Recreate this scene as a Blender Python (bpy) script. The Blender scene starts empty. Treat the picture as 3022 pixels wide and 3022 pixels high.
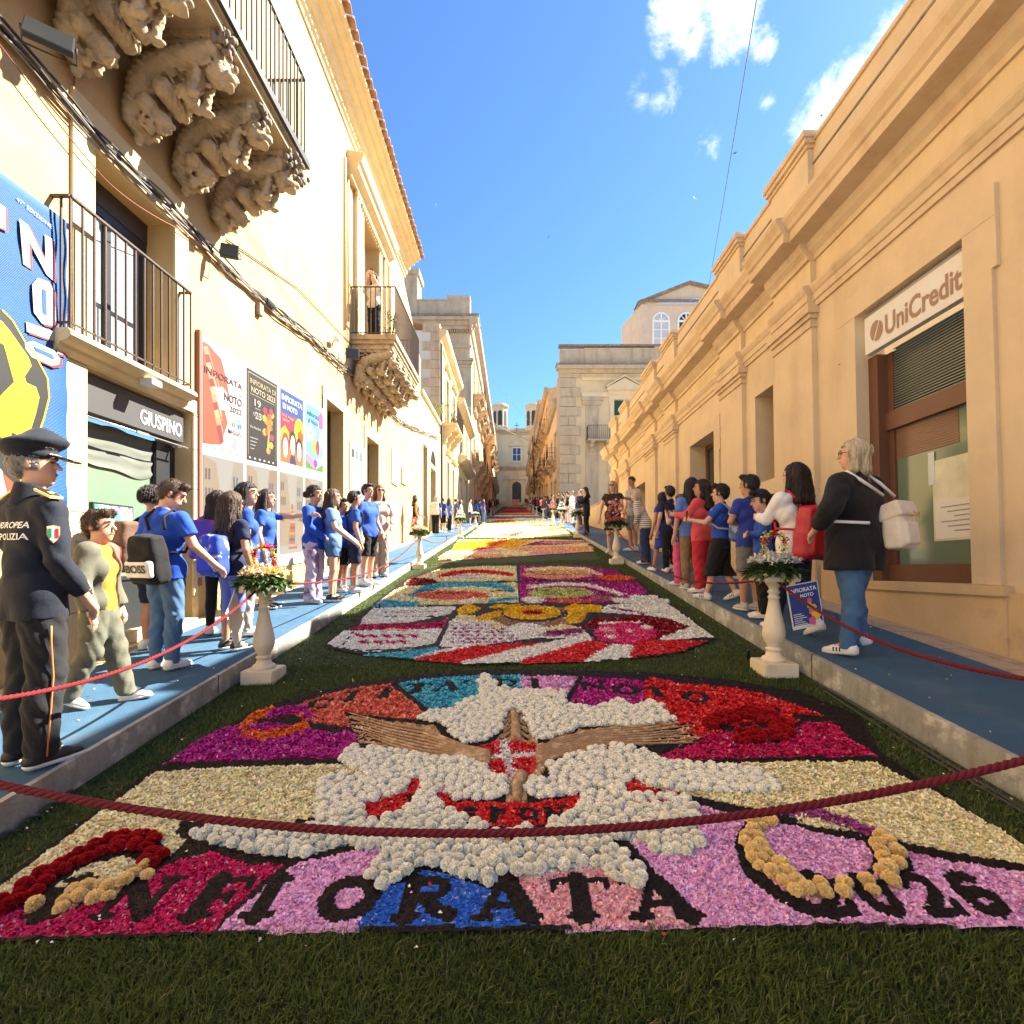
import bpy, bmesh, math, random
import numpy as np
from mathutils import Vector, Matrix
random.seed(7)
rng = np.random.default_rng(7)
C = bpy.context.scene.collection
SC = bpy.context.scene
R = math.radians
PI = math.pi

# ---------------------------------------------------------------- camera, sky, sun, exposure
cam_d = bpy.data.cameras.new('camera')
cam = bpy.data.objects.new('camera', cam_d)
C.objects.link(cam)
cam.location = (0, 0, 0)
cam.rotation_euler = (R(90), 0, 0)
cam_d.sensor_width = 36
cam_d.sensor_fit = 'HORIZONTAL'
cam_d.lens = 36 * 1514 / 3022
cam_d.shift_y = 119 / 3022
cam_d.clip_start = 0.05
cam_d.clip_end = 3000
SC.camera = cam

SUN_DIR = Vector((1.0, 0.48, 1.02)).normalized()
EL = math.asin(SUN_DIR.z)
AZ = math.atan2(SUN_DIR.x, SUN_DIR.y)
world = bpy.data.worlds.new('World')
SC.world = world
world.use_nodes = True
wn = world.node_tree
for n in list(wn.nodes): wn.nodes.remove(n)

def node(nt, typ, **kw):
    n = nt.nodes.new(typ)
    for k, v in kw.items():
        if k.startswith('i_'):
            key = k[2:]
            key = int(key) if key.isdigit() else key.replace('_', ' ')
            n.inputs[key].default_value = v
        else:
            setattr(n, k, v)
    return n

def vmath(nt, op, a, b=None):
    n = nt.nodes.new('ShaderNodeMath'); n.operation = op
    for i, v in enumerate((a, b)):
        if v is None: continue
        if isinstance(v, (int, float)): n.inputs[i].default_value = v
        else: nt.links.new(v, n.inputs[i])
    return n.outputs[0]

sky = node(wn, 'ShaderNodeTexSky', sky_type='NISHITA', sun_disc=False, sun_elevation=EL, sun_rotation=AZ,
           altitude=100.0, air_density=1.0, dust_density=0.3, ozone_density=2.5)
tc = node(wn, 'ShaderNodeTexCoord')
nz = node(wn, 'ShaderNodeTexNoise', i_Scale=11.0, i_Detail=10.0, i_Roughness=0.66, i_Distortion=0.4)
wn.links.new(tc.outputs['Generated'], nz.inputs['Vector'])
nz2 = node(wn, 'ShaderNodeTexNoise', i_Scale=2.2, i_Detail=3.0)
wn.links.new(tc.outputs['Generated'], nz2.inputs['Vector'])
# clouds: soft blobs of directions broken up by noise
blobs = [((0.34, 1, 1.06), 0.06, 1.15), ((0.42, 1, 1.07), 0.075, 1.15), ((0.36, 1, 1.01), 0.045, 0.95), ((0.45, 1, 1.03), 0.05, 1.0), ((0.30, 1, 1.0), 0.03, 0.6), ((0.68, 1, 0.93), 0.055, 0.8), ((0.74, 1, 0.99), 0.05, 0.85),
         ((0.61, 1, 0.86), 0.055, 0.75), ((0.57, 1, 0.84), 0.04, 0.6), ((0.49, 1, 0.98), 0.03, 0.6), ((0.50, 1, 0.88), 0.025, 0.55), ((0.305, 1, 0.9), 0.05, 0.32),
         ((0.385, 1, 0.80), 0.05, 0.3), ((0.25, 1, 0.90), 0.04, 0.26), ((0.34,1,0.70),0.06,0.16),
         ((-1.0, 0.1, 0.8), 0.30, 0.9), ((0.9, -0.6, 0.7), 0.30, 0.9), ((-0.4, -1, 0.8), 0.35, 0.9)]
tot = None
for c, rad, amp in blobs:
    v = Vector(c).normalized()
    d = node(wn, 'ShaderNodeVectorMath', operation='DISTANCE')
    wn.links.new(tc.outputs['Generated'], d.inputs[0]); d.inputs[1].default_value = v
    m = node(wn, 'ShaderNodeMapRange', interpolation_type='SMOOTHSTEP')
    m.inputs['From Min'].default_value = rad * 1.15; m.inputs['From Max'].default_value = 0
    m.inputs['To Min'].default_value = 0; m.inputs['To Max'].default_value = amp
    wn.links.new(d.outputs['Value'], m.inputs['Value'])
    tot = m.outputs[0] if tot is None else vmath(wn, 'MAXIMUM', tot, m.outputs[0])
nn = vmath(wn, 'MULTIPLY', vmath(wn, 'SUBTRACT', nz.outputs[0], 0.52), 2.9)
den = vmath(wn, 'ADD', tot, nn)
den = vmath(wn, 'MULTIPLY', den, vmath(wn, 'MINIMUM', vmath(wn, 'MULTIPLY', tot, 4.0), 1.0))
mr = node(wn, 'ShaderNodeMapRange', interpolation_type='SMOOTHSTEP')
mr.inputs['From Min'].default_value = 0.15; mr.inputs['From Max'].default_value = 1.05
wn.links.new(den, mr.inputs['Value'])
mix = node(wn, 'ShaderNodeMix', data_type='RGBA')
wn.links.new(mr.outputs[0], mix.inputs['Factor'])
# the photograph's sky is a little bluer than the model's: tint towards blue
tint = node(wn, 'ShaderNodeMix', data_type='RGBA', blend_type='MULTIPLY')
tint.inputs['Factor'].default_value = 1.0
wn.links.new(sky.outputs[0], tint.inputs[6]); tint.inputs[7].default_value = (0.55, 0.78, 1.03, 1)
wn.links.new(tint.outputs[2], mix.inputs[6])
mix.inputs[7].default_value = (6.6, 6.7, 6.9, 1)
bg = node(wn, 'ShaderNodeBackground', i_Strength=0.056)
wn.links.new(mix.outputs[2], bg.inputs['Color'])
wo = node(wn, 'ShaderNodeOutputWorld')
wn.links.new(bg.outputs[0], wo.inputs['Surface'])

sun_d = bpy.data.lights.new('sun', 'SUN')
sun_d.energy = 5.0; sun_d.angle = R(0.53); sun_d.color = (1.0, 0.93, 0.80)
sun = bpy.data.objects.new('sun', sun_d); C.objects.link(sun)
sun.rotation_euler = SUN_DIR.to_track_quat('Z', 'Y').to_euler()

SC.view_settings.view_transform = 'Standard'
SC.view_settings.look = 'None'
SC.view_settings.exposure = 2.42
SC.view_settings.gamma = 1
SC.view_settings.use_curve_mapping = False
SC.cycles.max_bounces = 8
SC.cycles.diffuse_bounces = 5

# ---------------------------------------------------------------- helpers
MATS = {}
def hexc(h):
    h = h.lstrip('#')
    s = [int(h[i:i+2], 16) / 255 for i in (0, 2, 4)]
    return tuple(c / 12.92 if c <= 0.04045 else ((c + 0.055) / 1.055) ** 2.4 for c in s)

def mat(name, col, rough=0.8, var=0.12, vscale=3.0, bump=0.0, bscale=40.0, metal=0.0, spec=0.4, col2=None, c2scale=1.2, c2lo=0.5, c2hi=0.7,
        streak=None, attr=False, trans=0.0, sheen=0.0, coat=0.0):
    if name in MATS: return MATS[name]
    m = bpy.data.materials.new(name); m.use_nodes = True
    nt = m.node_tree
    b = nt.nodes['Principled BSDF']
    b.inputs['Roughness'].default_value = rough
    b.inputs['Metallic'].default_value = metal
    b.inputs['Specular IOR Level'].default_value = spec
    if sheen: b.inputs['Sheen Weight'].default_value = sheen
    if coat: b.inputs['Coat Weight'].default_value = coat; b.inputs['Coat Roughness'].default_value = 0.1
    if isinstance(col, str): col = hexc(col)
    geo = node(nt, 'ShaderNodeNewGeometry')
    tcn = node(nt, 'ShaderNodeTexCoord')
    pos = geo.outputs['Position'] if not attr == 'local' else tcn.outputs['Object']
    if attr is True:
        a = node(nt, 'ShaderNodeAttribute', attribute_name='Col')
        base = a.outputs['Color']
    else:
        rgb = node(nt, 'ShaderNodeRGB'); rgb.outputs[0].default_value = (*col, 1)
        base = rgb.outputs[0]
    if col2 is not None:
        if isinstance(col2, str): col2 = hexc(col2)
        n2 = node(nt, 'ShaderNodeTexNoise', i_Scale=c2scale, i_Detail=8.0, i_Roughness=0.6)
        nt.links.new(pos, n2.inputs['Vector'])
        r2 = node(nt, 'ShaderNodeMapRange'); r2.inputs['From Min'].default_value = c2lo; r2.inputs['From Max'].default_value = c2hi
        nt.links.new(n2.outputs[0], r2.inputs['Value'])
        mx = node(nt, 'ShaderNodeMix', data_type='RGBA')
        nt.links.new(r2.outputs[0], mx.inputs['Factor']); nt.links.new(base, mx.inputs[6]); mx.inputs[7].default_value = (*col2, 1)
        base = mx.outputs[2]
    if streak is not None:
        sc, sz, amt, scol = streak
        mp = node(nt, 'ShaderNodeMapping'); mp.inputs['Scale'].default_value = (sc, sc, sz)
        nt.links.new(pos, mp.inputs['Vector'])
        n3 = node(nt, 'ShaderNodeTexNoise', i_Scale=1.0, i_Detail=6.0, i_Roughness=0.65)
        nt.links.new(mp.outputs[0], n3.inputs['Vector'])
        r3 = node(nt, 'ShaderNodeMapRange'); r3.inputs['From Min'].default_value = 0.5; r3.inputs['From Max'].default_value = 0.75
        r3.inputs['To Max'].default_value = amt
        nt.links.new(n3.outputs[0], r3.inputs['Value'])
        mx = node(nt, 'ShaderNodeMix', data_type='RGBA')
        nt.links.new(r3.outputs[0], mx.inputs['Factor']); nt.links.new(base, mx.inputs[6]); mx.inputs[7].default_value = (*(hexc(scol) if isinstance(scol, str) else scol), 1)
        base = mx.outputs[2]
    if var:
        n1 = node(nt, 'ShaderNodeTexNoise', i_Scale=vscale, i_Detail=7.0, i_Roughness=0.6)
        nt.links.new(pos, n1.inputs['Vector'])
        r1 = node(nt, 'ShaderNodeMapRange'); r1.inputs['From Min'].default_value = 0.25; r1.inputs['From Max'].default_value = 0.75
        r1.inputs['To Min'].default_value = 1 - var; r1.inputs['To Max'].default_value = 1 + var
        nt.links.new(n1.outputs[0], r1.inputs['Value'])
        hs = node(nt, 'ShaderNodeHueSaturation')
        nt.links.new(r1.outputs[0], hs.inputs['Value']); nt.links.new(base, hs.inputs['Color'])
        base = hs.outputs[0]
    nt.links.new(base, b.inputs['Base Color'])
    if bump:
        nb = node(nt, 'ShaderNodeTexNoise', i_Scale=bscale, i_Detail=5.0, i_Roughness=0.6)
        nt.links.new(pos, nb.inputs['Vector'])
        bp = node(nt, 'ShaderNodeBump', i_Strength=bump, i_Distance=0.02)
        nt.links.new(nb.outputs[0], bp.inputs['Height'])
        nt.links.new(bp.outputs[0], b.inputs['Normal'])
    if trans:
        tr = node(nt, 'ShaderNodeBsdfTranslucent')
        nt.links.new(base, tr.inputs['Color'])
        ms = node(nt, 'ShaderNodeMixShader', i_Fac=trans)
        out = nt.nodes['Material Output']
        nt.links.new(b.outputs[0], ms.inputs[1]); nt.links.new(tr.outputs[0], ms.inputs[2])
        nt.links.new(ms.outputs[0], out.inputs['Surface'])
    m.diffuse_color = (*col, 1) if not attr is True else (1, 1, 1, 1)
    MATS[name] = m
    return m

def link(name, me, parent=None, mats=None, loc=None, rz=None, smooth=False):
    if mats is not None and not len(me.materials):
        for m in (mats if isinstance(mats, (list, tuple)) else [mats]): me.materials.append(m)
    o = bpy.data.objects.new(name, me)
    C.objects.link(o)
    if parent is not None: o.parent = parent
    if loc is not None: o.location = loc
    if rz is not None: o.rotation_euler = (0, 0, rz)
    return o

def tag(o, label=None, cat=None, group=None, kind=None):
    if label: o['label'] = label
    if cat: o['category'] = cat
    if group: o['group'] = group
    if kind: o['kind'] = kind
    return o

def thing(name, label, cat, loc=(0, 0, 0), rz=0, group=None):
    o = bpy.data.objects.new(name, None); C.objects.link(o)
    o.location = loc; o.rotation_euler = (0, 0, rz)
    o.empty_display_size = 0.1
    return tag(o, label, cat, group)

def dup(root, loc=None, rz=None, label=None, group=None):
    def cp(o, par):
        c = o.copy(); C.objects.link(c)
        if par is not None: c.parent = par
        for ch in kids.get(o.name, []): cp(ch, c)
        return c
    kids = {}
    for o in root.children_recursive: kids.setdefault(o.parent.name, []).append(o)
    c = cp(root, None)
    if loc is not None: c.location = loc
    if rz is not None: c.rotation_euler = (0, 0, rz)
    if label: c['label'] = label
    if group: c['group'] = group
    return c

def np_mesh(name, V, F, mats, parent=None, smooth=False, cols=None, mat_idx=None, **kw):
    """V (n,3) array, F (m,k) array of equal-sized faces"""
    V = np.asarray(V, dtype=np.float32); F = np.asarray(F, dtype=np.int32)
    me = bpy.data.meshes.new(name)
    k = F.shape[1]
    me.vertices.add(len(V)); me.vertices.foreach_set('co', V.ravel())
    me.loops.add(F.size); me.loops.foreach_set('vertex_index', F.ravel())
    me.polygons.add(len(F)); me.polygons.foreach_set('loop_start', np.arange(0, F.size, k, dtype=np.int32))
    me.polygons.foreach_set('loop_total', np.full(len(F), k, dtype=np.int32))
    if smooth: me.polygons.foreach_set('use_smooth', np.ones(len(F), dtype=bool))
    if mat_idx is not None: me.polygons.foreach_set('material_index', np.asarray(mat_idx, dtype=np.int32))
    me.update(calc_edges=True)
    if cols is not None:
        ca = me.color_attributes.new('Col', 'FLOAT_COLOR', 'POINT')
        cc = np.ones((len(V), 4), dtype=np.float32); cc[:, :3] = cols
        ca.data.foreach_set('color', cc.ravel())
    return link(name, me, parent, mats, **kw)

class MB:
    """collects faces; F maps (u,v,w) to world"""
    def __init__(s, F=None): s.v = []; s.f = []; s.sm = []; s.mi = []; s.F = F or (lambda a, b, c: (a, b, c)); s.cur = 0
    def P(s, *p): s.v.append(s.F(*p)); return len(s.v) - 1
    def face(s, pts, sm=False):
        i = [s.P(*p) for p in pts]; s.f.append(i); s.sm.append(sm); s.mi.append(s.cur); return s
    def fi(s, idx, sm=False): s.f.append(list(idx)); s.sm.append(sm); s.mi.append(s.cur)
    def box(s, a0, a1, b0, b1, c0, c1):
        i = [s.P(a, b, c) for a in (a0, a1) for b in (b0, b1) for c in (c0, c1)]
        for q in ((0, 1, 3, 2), (4, 6, 7, 5), (0, 4, 5, 1), (2, 3, 7, 6), (0, 2, 6, 4), (1, 5, 7, 3)): s.fi([i[k] for k in q])
        return s
    def prism(s, prof, u0, u1, axis=0):
        """prof: list of 2 coords; extruded along axis"""
        def p(u, a, b):
            c = [a, b]; c.insert(axis, u); return c
        A = [s.P(*p(u0, *q)) for q in prof]; B = [s.P(*p(u1, *q)) for q in prof]
        n = len(prof)
        for k in range(n): s.fi([A[k], A[(k + 1) % n], B[(k + 1) % n], B[k]])
        s.fi(A[::-1]); s.fi(B)
        return s
    def tube(s, pts, r, n=8, cap=True, sm=True, closed=False):
        pts = [Vector(s.F(*p)) for p in pts]
        F0 = s.F; s.F = lambda a, b, c: (a, b, c)
        rs = r if isinstance(r, (list, tuple)) else [r] * len(pts)
        rings = []; up = None
        for k, p in enumerate(pts):
            a = pts[k - 1] if (k > 0 or closed) else pts[0]; b = pts[(k + 1) % len(pts)] if (k < len(pts) - 1 or closed) else pts[-1]
            t = (b - a).normalized()
            if up is None:
                up = Vector((0, 0, 1)) if abs(t.z) < 0.9 else Vector((1, 0, 0))
            x = t.cross(up).normalized(); up = x.cross(t).normalized()
            rings.append([s.P(*(p + (x * math.cos(2 * PI * j / n) + up * math.sin(2 * PI * j / n)) * rs[k])) for j in range(n)])
        m = len(rings)
        for k in range(m if closed else m - 1):
            for j in range(n): s.fi([rings[k][j], rings[k][(j + 1) % n], rings[(k + 1) % m][(j + 1) % n], rings[(k + 1) % m][j]], sm)
        if cap and not closed: s.fi(rings[0][::-1]); s.fi(rings[-1])
        s.F = F0
        return s
    def lathe(s, prof, n=20, cx=0, cy=0, z0=0, sm=True, sq=0):
        rings = [[s.P(cx + r * math.cos(2 * PI * j / n), cy + r * math.sin(2 * PI * j / n), z0 + z) for j in range(n)] for r, z in prof]
        for k in range(len(rings) - 1):
            for j in range(n): s.fi([rings[k][j], rings[k][(j + 1) % n], rings[k + 1][(j + 1) % n], rings[k + 1][j]], sm)
        s.fi(rings[0][::-1]); s.fi(rings[-1])
        return s
    def build(s, name, mats, parent=None, recalc=True, bevel=0, **kw):
        me = bpy.data.meshes.new(name)
        me.from_pydata([tuple(v) for v in s.v], [], s.f)
        if any(s.sm): me.polygons.foreach_set('use_smooth', s.sm)
        if any(s.mi): me.polygons.foreach_set('material_index', s.mi)
        if recalc:
            bm = bmesh.new(); bm.from_mesh(me); bmesh.ops.recalc_face_normals(bm, faces=bm.faces); bm.to_mesh(me); bm.free()
        me.update()
        o = link(name, me, parent, mats, **kw)
        if bevel:
            bv = o.modifiers.new('bevel', 'BEVEL'); bv.width = bevel; bv.segments = 2; bv.limit_method = 'ANGLE'
        return o

def FX(X, s):
    """facade plane x=X; s=+1 faces +x (left side), -1 faces -x. u=y, v=z, w=depth into the wall (negative = proud)"""
    return lambda u, v, w: (X - s * w, u, v)
def FY(Y):
    return lambda u, v, w: (u, Y + w, v)

def wall(F, parent, m, u0, u1, v0, v1, holes, depth=0.35, name='wall', vt=None):
    """holes (ua,ub,va,vb[,depth]); vt: optional top height at u1 (sloped)"""
    mb = MB(F)
    us = sorted({u0, u1, *[min(max(h[0], u0), u1) for h in holes], *[min(max(h[1], u0), u1) for h in holes]})
    vs = sorted({v0, v1, *[min(max(h[2], v0), v1) for h in holes], *[min(max(h[3], v0), v1) for h in holes]})
    top = lambda u: v1 if vt is None else v1 + (vt - v1) * (u - u0) / (u1 - u0)
    for a, b in zip(us, us[1:]):
        for c, d in zip(vs, vs[1:]):
            cu, cv = (a + b) / 2, (c + d) / 2
            if any(h[0] < cu < h[1] and h[2] < cv < h[3] for h in holes): continue
            da = top(a) if d == v1 else d; db = top(b) if d == v1 else d
            mb.face([(a, c, 0), (b, c, 0), (b, db, 0), (a, da, 0)])
    for h in holes:
        a, b, c, d = h[:4]; w = h[4] if len(h) > 4 else depth
        mb.face([(a, c, 0), (a, d, 0), (a, d, w), (a, c, w)]); mb.face([(b, c, 0), (b, c, w), (b, d, w), (b, d, 0)])
        mb.face([(a, d, 0), (b, d, 0), (b, d, w), (a, d, w)]); mb.face([(a, c, 0), (a, c, w), (b, c, w), (b, c, 0)])
    return mb.build(name, m, parent, recalc=False)

def window(F, parent, a, b, c, d, w, fm, gm, nu=2, nv=3, fw=0.06, name='window', fd=0.05, back=True):
    mb = MB(F)
    mb.box(a, a + fw, c, d, w - fd, w); mb.box(b - fw, b, c, d, w - fd, w)
    mb.box(a + fw, b - fw, d - fw, d, w - fd, w); mb.box(a + fw, b - fw, c, c + fw, w - fd, w)
    iw = (b - a - 2 * fw)
    for k in range(1, nu):
        x = a + fw + iw * k / nu; mb.box(x - fw * .5, x + fw * .5, c + fw, d - fw, w - fd, w)
    for k in range(1, nv):
        z = c + fw + (d - c - 2 * fw) * k / nv; mb.box(a + fw, b - fw, z - fw * .3, z + fw * .3, w - fd * .8, w - 0.002)
    o = mb.build(name, fm, parent)
    g = MB(F); g.box(a + .01, b - .01, c + .01, d - .01, w - fd * .4, w - fd * .3)
    g.build('pane', gm, o)
    return o

def prof_run(F, parent, m, prof, u0, u1, name='moulding'):
    """prof list (w,v) polygon, extruded along u"""
    mb = MB(F)
    A = [mb.P(u0, v, w) for w, v in prof]; B = [mb.P(u1, v, w) for w, v in prof]
    n = len(prof)
    for k in range(n): mb.fi([A[k], A[(k + 1) % n], B[(k + 1) % n], B[k]])
    mb.fi(A[::-1]); mb.fi(B)
    return mb.build(name, m, parent)

def gy(y): return 0.095 * y + 0.01 * max(0.0, y - 40)
def gyv(y): return 0.095 * y + 0.01 * np.maximum(0.0, y - 40)
XL, XR = -2.40, 2.45
def hr_lawn(y): return np.interp(y, [5, 10, 18], [1.43, 1.32, 1.21])
def hr_plat(y): return np.interp(y, [0, 10, 18], [1.25, 1.22, 1.12])
def zl(x, y):
    t = (x - XL) / (XR - XL)
    return gyv(y) - (1.57 * (1 - t) + hr_lawn(y) * t)
def zpl(y): return gyv(y) - 1.41
def zpr(y): return gyv(y) - hr_plat(y)

def unproj(vx, vy, surf):
    """1932-px picture coordinates -> point on a ground surface surf(x,y)"""
    a, b = 0.8, 200.0
    f = lambda Z: (1042 - vy) / 968 * Z - surf((vx - 966) / 968 * Z, Z)
    if f(a) < 0: return None
    for _ in range(50):
        c = (a + b) / 2
        if f(c) > 0: a = c
        else: b = c
    return ((vx - 966) / 968 * a, a, (1042 - vy) / 968 * a)

FONT_CACHE = {}
def text_mesh(s, size=1.0, offset=0.0, extrude=0.0, spacing=1.0, shear=0.0, res=3):
    """returns (verts list of (x,y,z), faces) for a text, lower-left origin, cap height about 0.7*size"""
    cu = bpy.data.curves.new('t', 'FONT'); cu.body = s; cu.size = size; cu.offset = offset; cu.extrude = extrude
    cu.space_character = spacing; cu.shear = shear; cu.resolution_u = res
    o = bpy.data.objects.new('t', cu); C.objects.link(o)
    dg = bpy.context.evaluated_depsgraph_get(); dg.update()
    me = bpy.data.meshes.new_from_object(o.evaluated_get(dg))
    V = [tuple(v.co) for v in me.vertices]; Fc = [list(p.vertices) for p in me.polygons]
    bpy.data.objects.remove(o); bpy.data.curves.remove(cu); bpy.data.meshes.remove(me)
    return V, Fc

def text_on(F, parent, m, s, u, v, w, height, width=None, name='lettering', bold=0.0, thick=0.004, flip=False, spacing=1.0, tilt=0.0, fdir=1, vert=False):
    """lay a text on a facade frame; u,v = lower-left; height = cap height; fdir=-1 runs towards -u; tilt = rise per u"""
    V, Fc = text_mesh(s, 1.0, offset=bold, spacing=spacing)
    if not V: return None
    xs = [p[0] for p in V]; ys = [p[1] for p in V]
    x0, x1 = min(xs), max(xs); capy = 0.729
    sy = height / capy; sx = sy if width is None else width / (x1 - x0)
    mb = MB(F)
    for x, y, z in V:
        a = (x - x0) * sx; b = y * sy
        if vert: a, b = b, -a
        mb.P(u + fdir * a, v + b + tilt * a, w - thick)
    for f in Fc: mb.fi(f)
    return mb.build(name, m, parent, recalc=False)
# ---------------------------------------------------------------- materials
M = {}
M['plaster_l'] = mat('cream_plaster', (0.46, 0.315, 0.135), 0.9, 0.14, 1.2, 0.3, 30, col2=(0.52, 0.38, 0.20), c2scale=0.7, streak=(1.6, 0.35, 0.7, (0.50, 0.27, 0.13)))
M['plaster_l2'] = mat('pale_plaster', (0.53, 0.40, 0.20), 0.9, 0.08, 1.0, 0.25, 30, streak=(1.5, 0.4, 0.35, (0.5, 0.38, 0.24)))
M['plaster_r'] = mat('orange_plaster', (0.63, 0.49, 0.31), 0.88, 0.08, 1.5, 0.25, 60, col2=(0.56, 0.44, 0.29), c2scale=1.3, streak=(2.2, 0.3, 0.5, (0.50, 0.35, 0.20)))
M['trim_r'] = mat('orange_trim', (0.60, 0.46, 0.29), 0.88, 0.1, 2.0, 0.3, 40, streak=(3.0, 0.8, 0.65, (0.42, 0.26, 0.15)))
M['stone_y'] = mat('yellow_limestone', (0.60, 0.46, 0.25), 0.9, 0.1, 2.5, 0.45, 35, streak=(3, 0.8, 0.4, (0.40, 0.27, 0.14)))
M['stone_r'] = mat('warm_limestone', (0.60, 0.43, 0.23), 0.9, 0.1, 2.5, 0.4, 35, col2=(0.36, 0.26, 0.16), c2scale=2.2, c2lo=0.58, c2hi=0.8)
M['stone_g'] = mat('weathered_stone', (0.47, 0.37, 0.25), 0.92, 0.14, 1.6, 0.5, 25, col2=(0.28, 0.22, 0.15), c2scale=0.8, c2lo=0.55, c2hi=0.8, streak=(2, 0.3, 0.6, (0.16, 0.13, 0.10)))
M['stone_dark'] = mat('blackened_stone', (0.20, 0.16, 0.12), 0.95, 0.25, 5.0, 0.6, 25, col2=(0.40, 0.31, 0.2), c2scale=3)
M['carved'] = mat('carved_stone', (0.47, 0.36, 0.22), 0.92, 0.16, 6.0, 0.7, 60, col2=(0.20, 0.15, 0.10), c2scale=3.5, c2lo=0.52, c2hi=0.75)
M['paver'] = mat('paving_stone', (0.50, 0.38, 0.25), 0.9, 0.14, 6.0, 0.4, 50, col2=(0.36, 0.27, 0.18), c2scale=4)
M['grout'] = mat('paving_joint', (0.13, 0.10, 0.07), 0.95, 0.1)
M['asphalt'] = mat('street_stone', (0.30, 0.26, 0.21), 0.9, 0.12, 2.0, 0.3)
M['blue'] = mat('blue_walkway_carpet', (0.040, 0.115, 0.205), 0.95, 0.16, 3.0, 0.7, 200, col2=(0.09, 0.15, 0.20), c2scale=2.3, c2lo=0.5, c2hi=0.85)
M['kerb'] = mat('galvanised_kerb', (0.34, 0.34, 0.31), 0.55, 0.22, 5.0, 0.4, 30, metal=0.3, col2=(0.58, 0.56, 0.50), c2scale=6, c2lo=0.52, c2hi=0.62, streak=(9, 2, .6, (.20, .14, .09)))
M['iron'] = mat('brown_iron', (0.055, 0.032, 0.026), 0.6, 0.15, 8, 0.2)
M['iron_d'] = mat('dark_iron', (0.03, 0.028, 0.027), 0.5, 0.1)
M['cable'] = mat('grey_cable', (0.22, 0.20, 0.18), 0.6, 0.2, 3)
M['cable_d'] = mat('dark_cable', (0.05, 0.045, 0.04), 0.6, 0.2, 3)
M['frame_d'] = mat('dark_frame', (0.022, 0.024, 0.026), 0.4, 0.05)
M['frame_b'] = mat('brown_frame', (0.14, 0.062, 0.035), 0.45, 0.1, 3)
M['frame_w'] = mat('white_frame', (0.75, 0.74, 0.70), 0.5, 0.05)
M['glass'] = mat('dark_glass', (0.03, 0.035, 0.035), 0.06, 0.0, spec=0.8)
M['glass_g'] = mat('shop_glass', (0.13, 0.19, 0.135), 0.10, 0.05, 0.8, spec=0.7)
M['glass_c'] = mat('curtained_glass', (0.27, 0.31, 0.32), 0.2, 0.12, 2.5, spec=0.7, streak=(8, 0.4, 0.5, (0.08, 0.10, 0.11)))
M['green_sh'] = mat('green_shutter', (0.012, 0.085, 0.065), 0.6, 0.1)
M['tile'] = mat('clay_tile', (0.42, 0.25, 0.15), 0.9, 0.2, 5, 0.3, col2=(0.25, 0.17, 0.12), c2scale=3)
M['white'] = mat('white_paint', (0.68, 0.66, 0.62), 0.6, 0.03)
M['wood_d'] = mat('dark_wood', (0.05, 0.04, 0.035), 0.6, 0.15)
M['soil'] = mat('black_soil', (0.012, 0.008, 0.006), 0.95, 0.3, 40, 0.6, 120)
M['rope'] = mat('crimson_rope', (0.15, 0.003, 0.008), 0.75, 0.15, 60, 0.5, 300)
M['marble'] = mat('cream_stone_column', (0.72, 0.62, 0.44), 0.6, 0.06, 5, 0.15, 50, col2=(0.58, 0.46, 0.28), c2scale=7, c2lo=0.55, c2hi=0.8)
M['petal'] = mat('petals', (1, 1, 1), 0.7, 0.0, attr=True, trans=0.06, spec=0.2)
M['petal_bed'] = mat('petal_bed', (1, 1, 1), 0.9, 0.18, 60, 0.8, 90, attr=True)
M['turf'] = mat('turf_base', (0.028, 0.045, 0.010), 0.95, 0.3, 12, 0.6, 60)
M['grass'] = mat('grass_blades', (1, 1, 1), 0.7, 0.0, attr=True, trans=0.3, spec=0.2)
M['leaf'] = mat('leaves', (1, 1, 1), 0.55, 0.0, attr=True, trans=0.2, spec=0.4)

# ---------------------------------------------------------------- ground, walkways, kerbs
YS = [-3, 0, 1, 2, 3, 4, 5, 6, 8, 10, 12, 15, 18, 22, 26, 30, 35, 40, 50, 60, 70, 80, 100, 125, 150]
def strip(name, x0, x1, f0, f1, m, ys=YS, drop=0.0, label=None):
    mb = MB()
    for a, b in zip(ys, ys[1:]):
        mb.face([(x0, a, f0(a) - drop), (x1, a, f1(a) - drop), (x1, b, f1(b) - drop), (x0, b, f0(b) - drop)])
    o = mb.build(name, m); tag(o, kind='structure'); return o
g = MB()
for a, b in zip([-300, -100] + YS + [300, 900], [-100] + YS + [300, 900, 2000]):
    za, zb = gy(min(a, 160)) - 2.2, gy(min(b, 160)) - 2.2
    g.face([(-1200, a, za), (1200, a, za), (1200, b, zb), (-1200, b, zb)])
tag(g.build('ground', M['asphalt']), kind='structure')
strip('turf', XL, XR, lambda y: zl(XL, y), lambda y: zl(XR, y), M['turf'])
strip('left_pavement', -4.4, -3.58, lambda y: gy(y) - 1.46, lambda y: gy(y) - 1.46, M['stone_y'])
strip('right_pavement', 3.63, 5.0, lambda y: zpr(y) - 0.06, lambda y: zpr(y) - 0.06, M['grout'])
# gap at the side street right of the street
strip('side_square', 5.0, 40, lambda y: zpr(y) - 0.07, lambda y: zpr(y) - 0.07, M['asphalt'], ys=[20, 25, 30, 40, 44])

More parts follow.
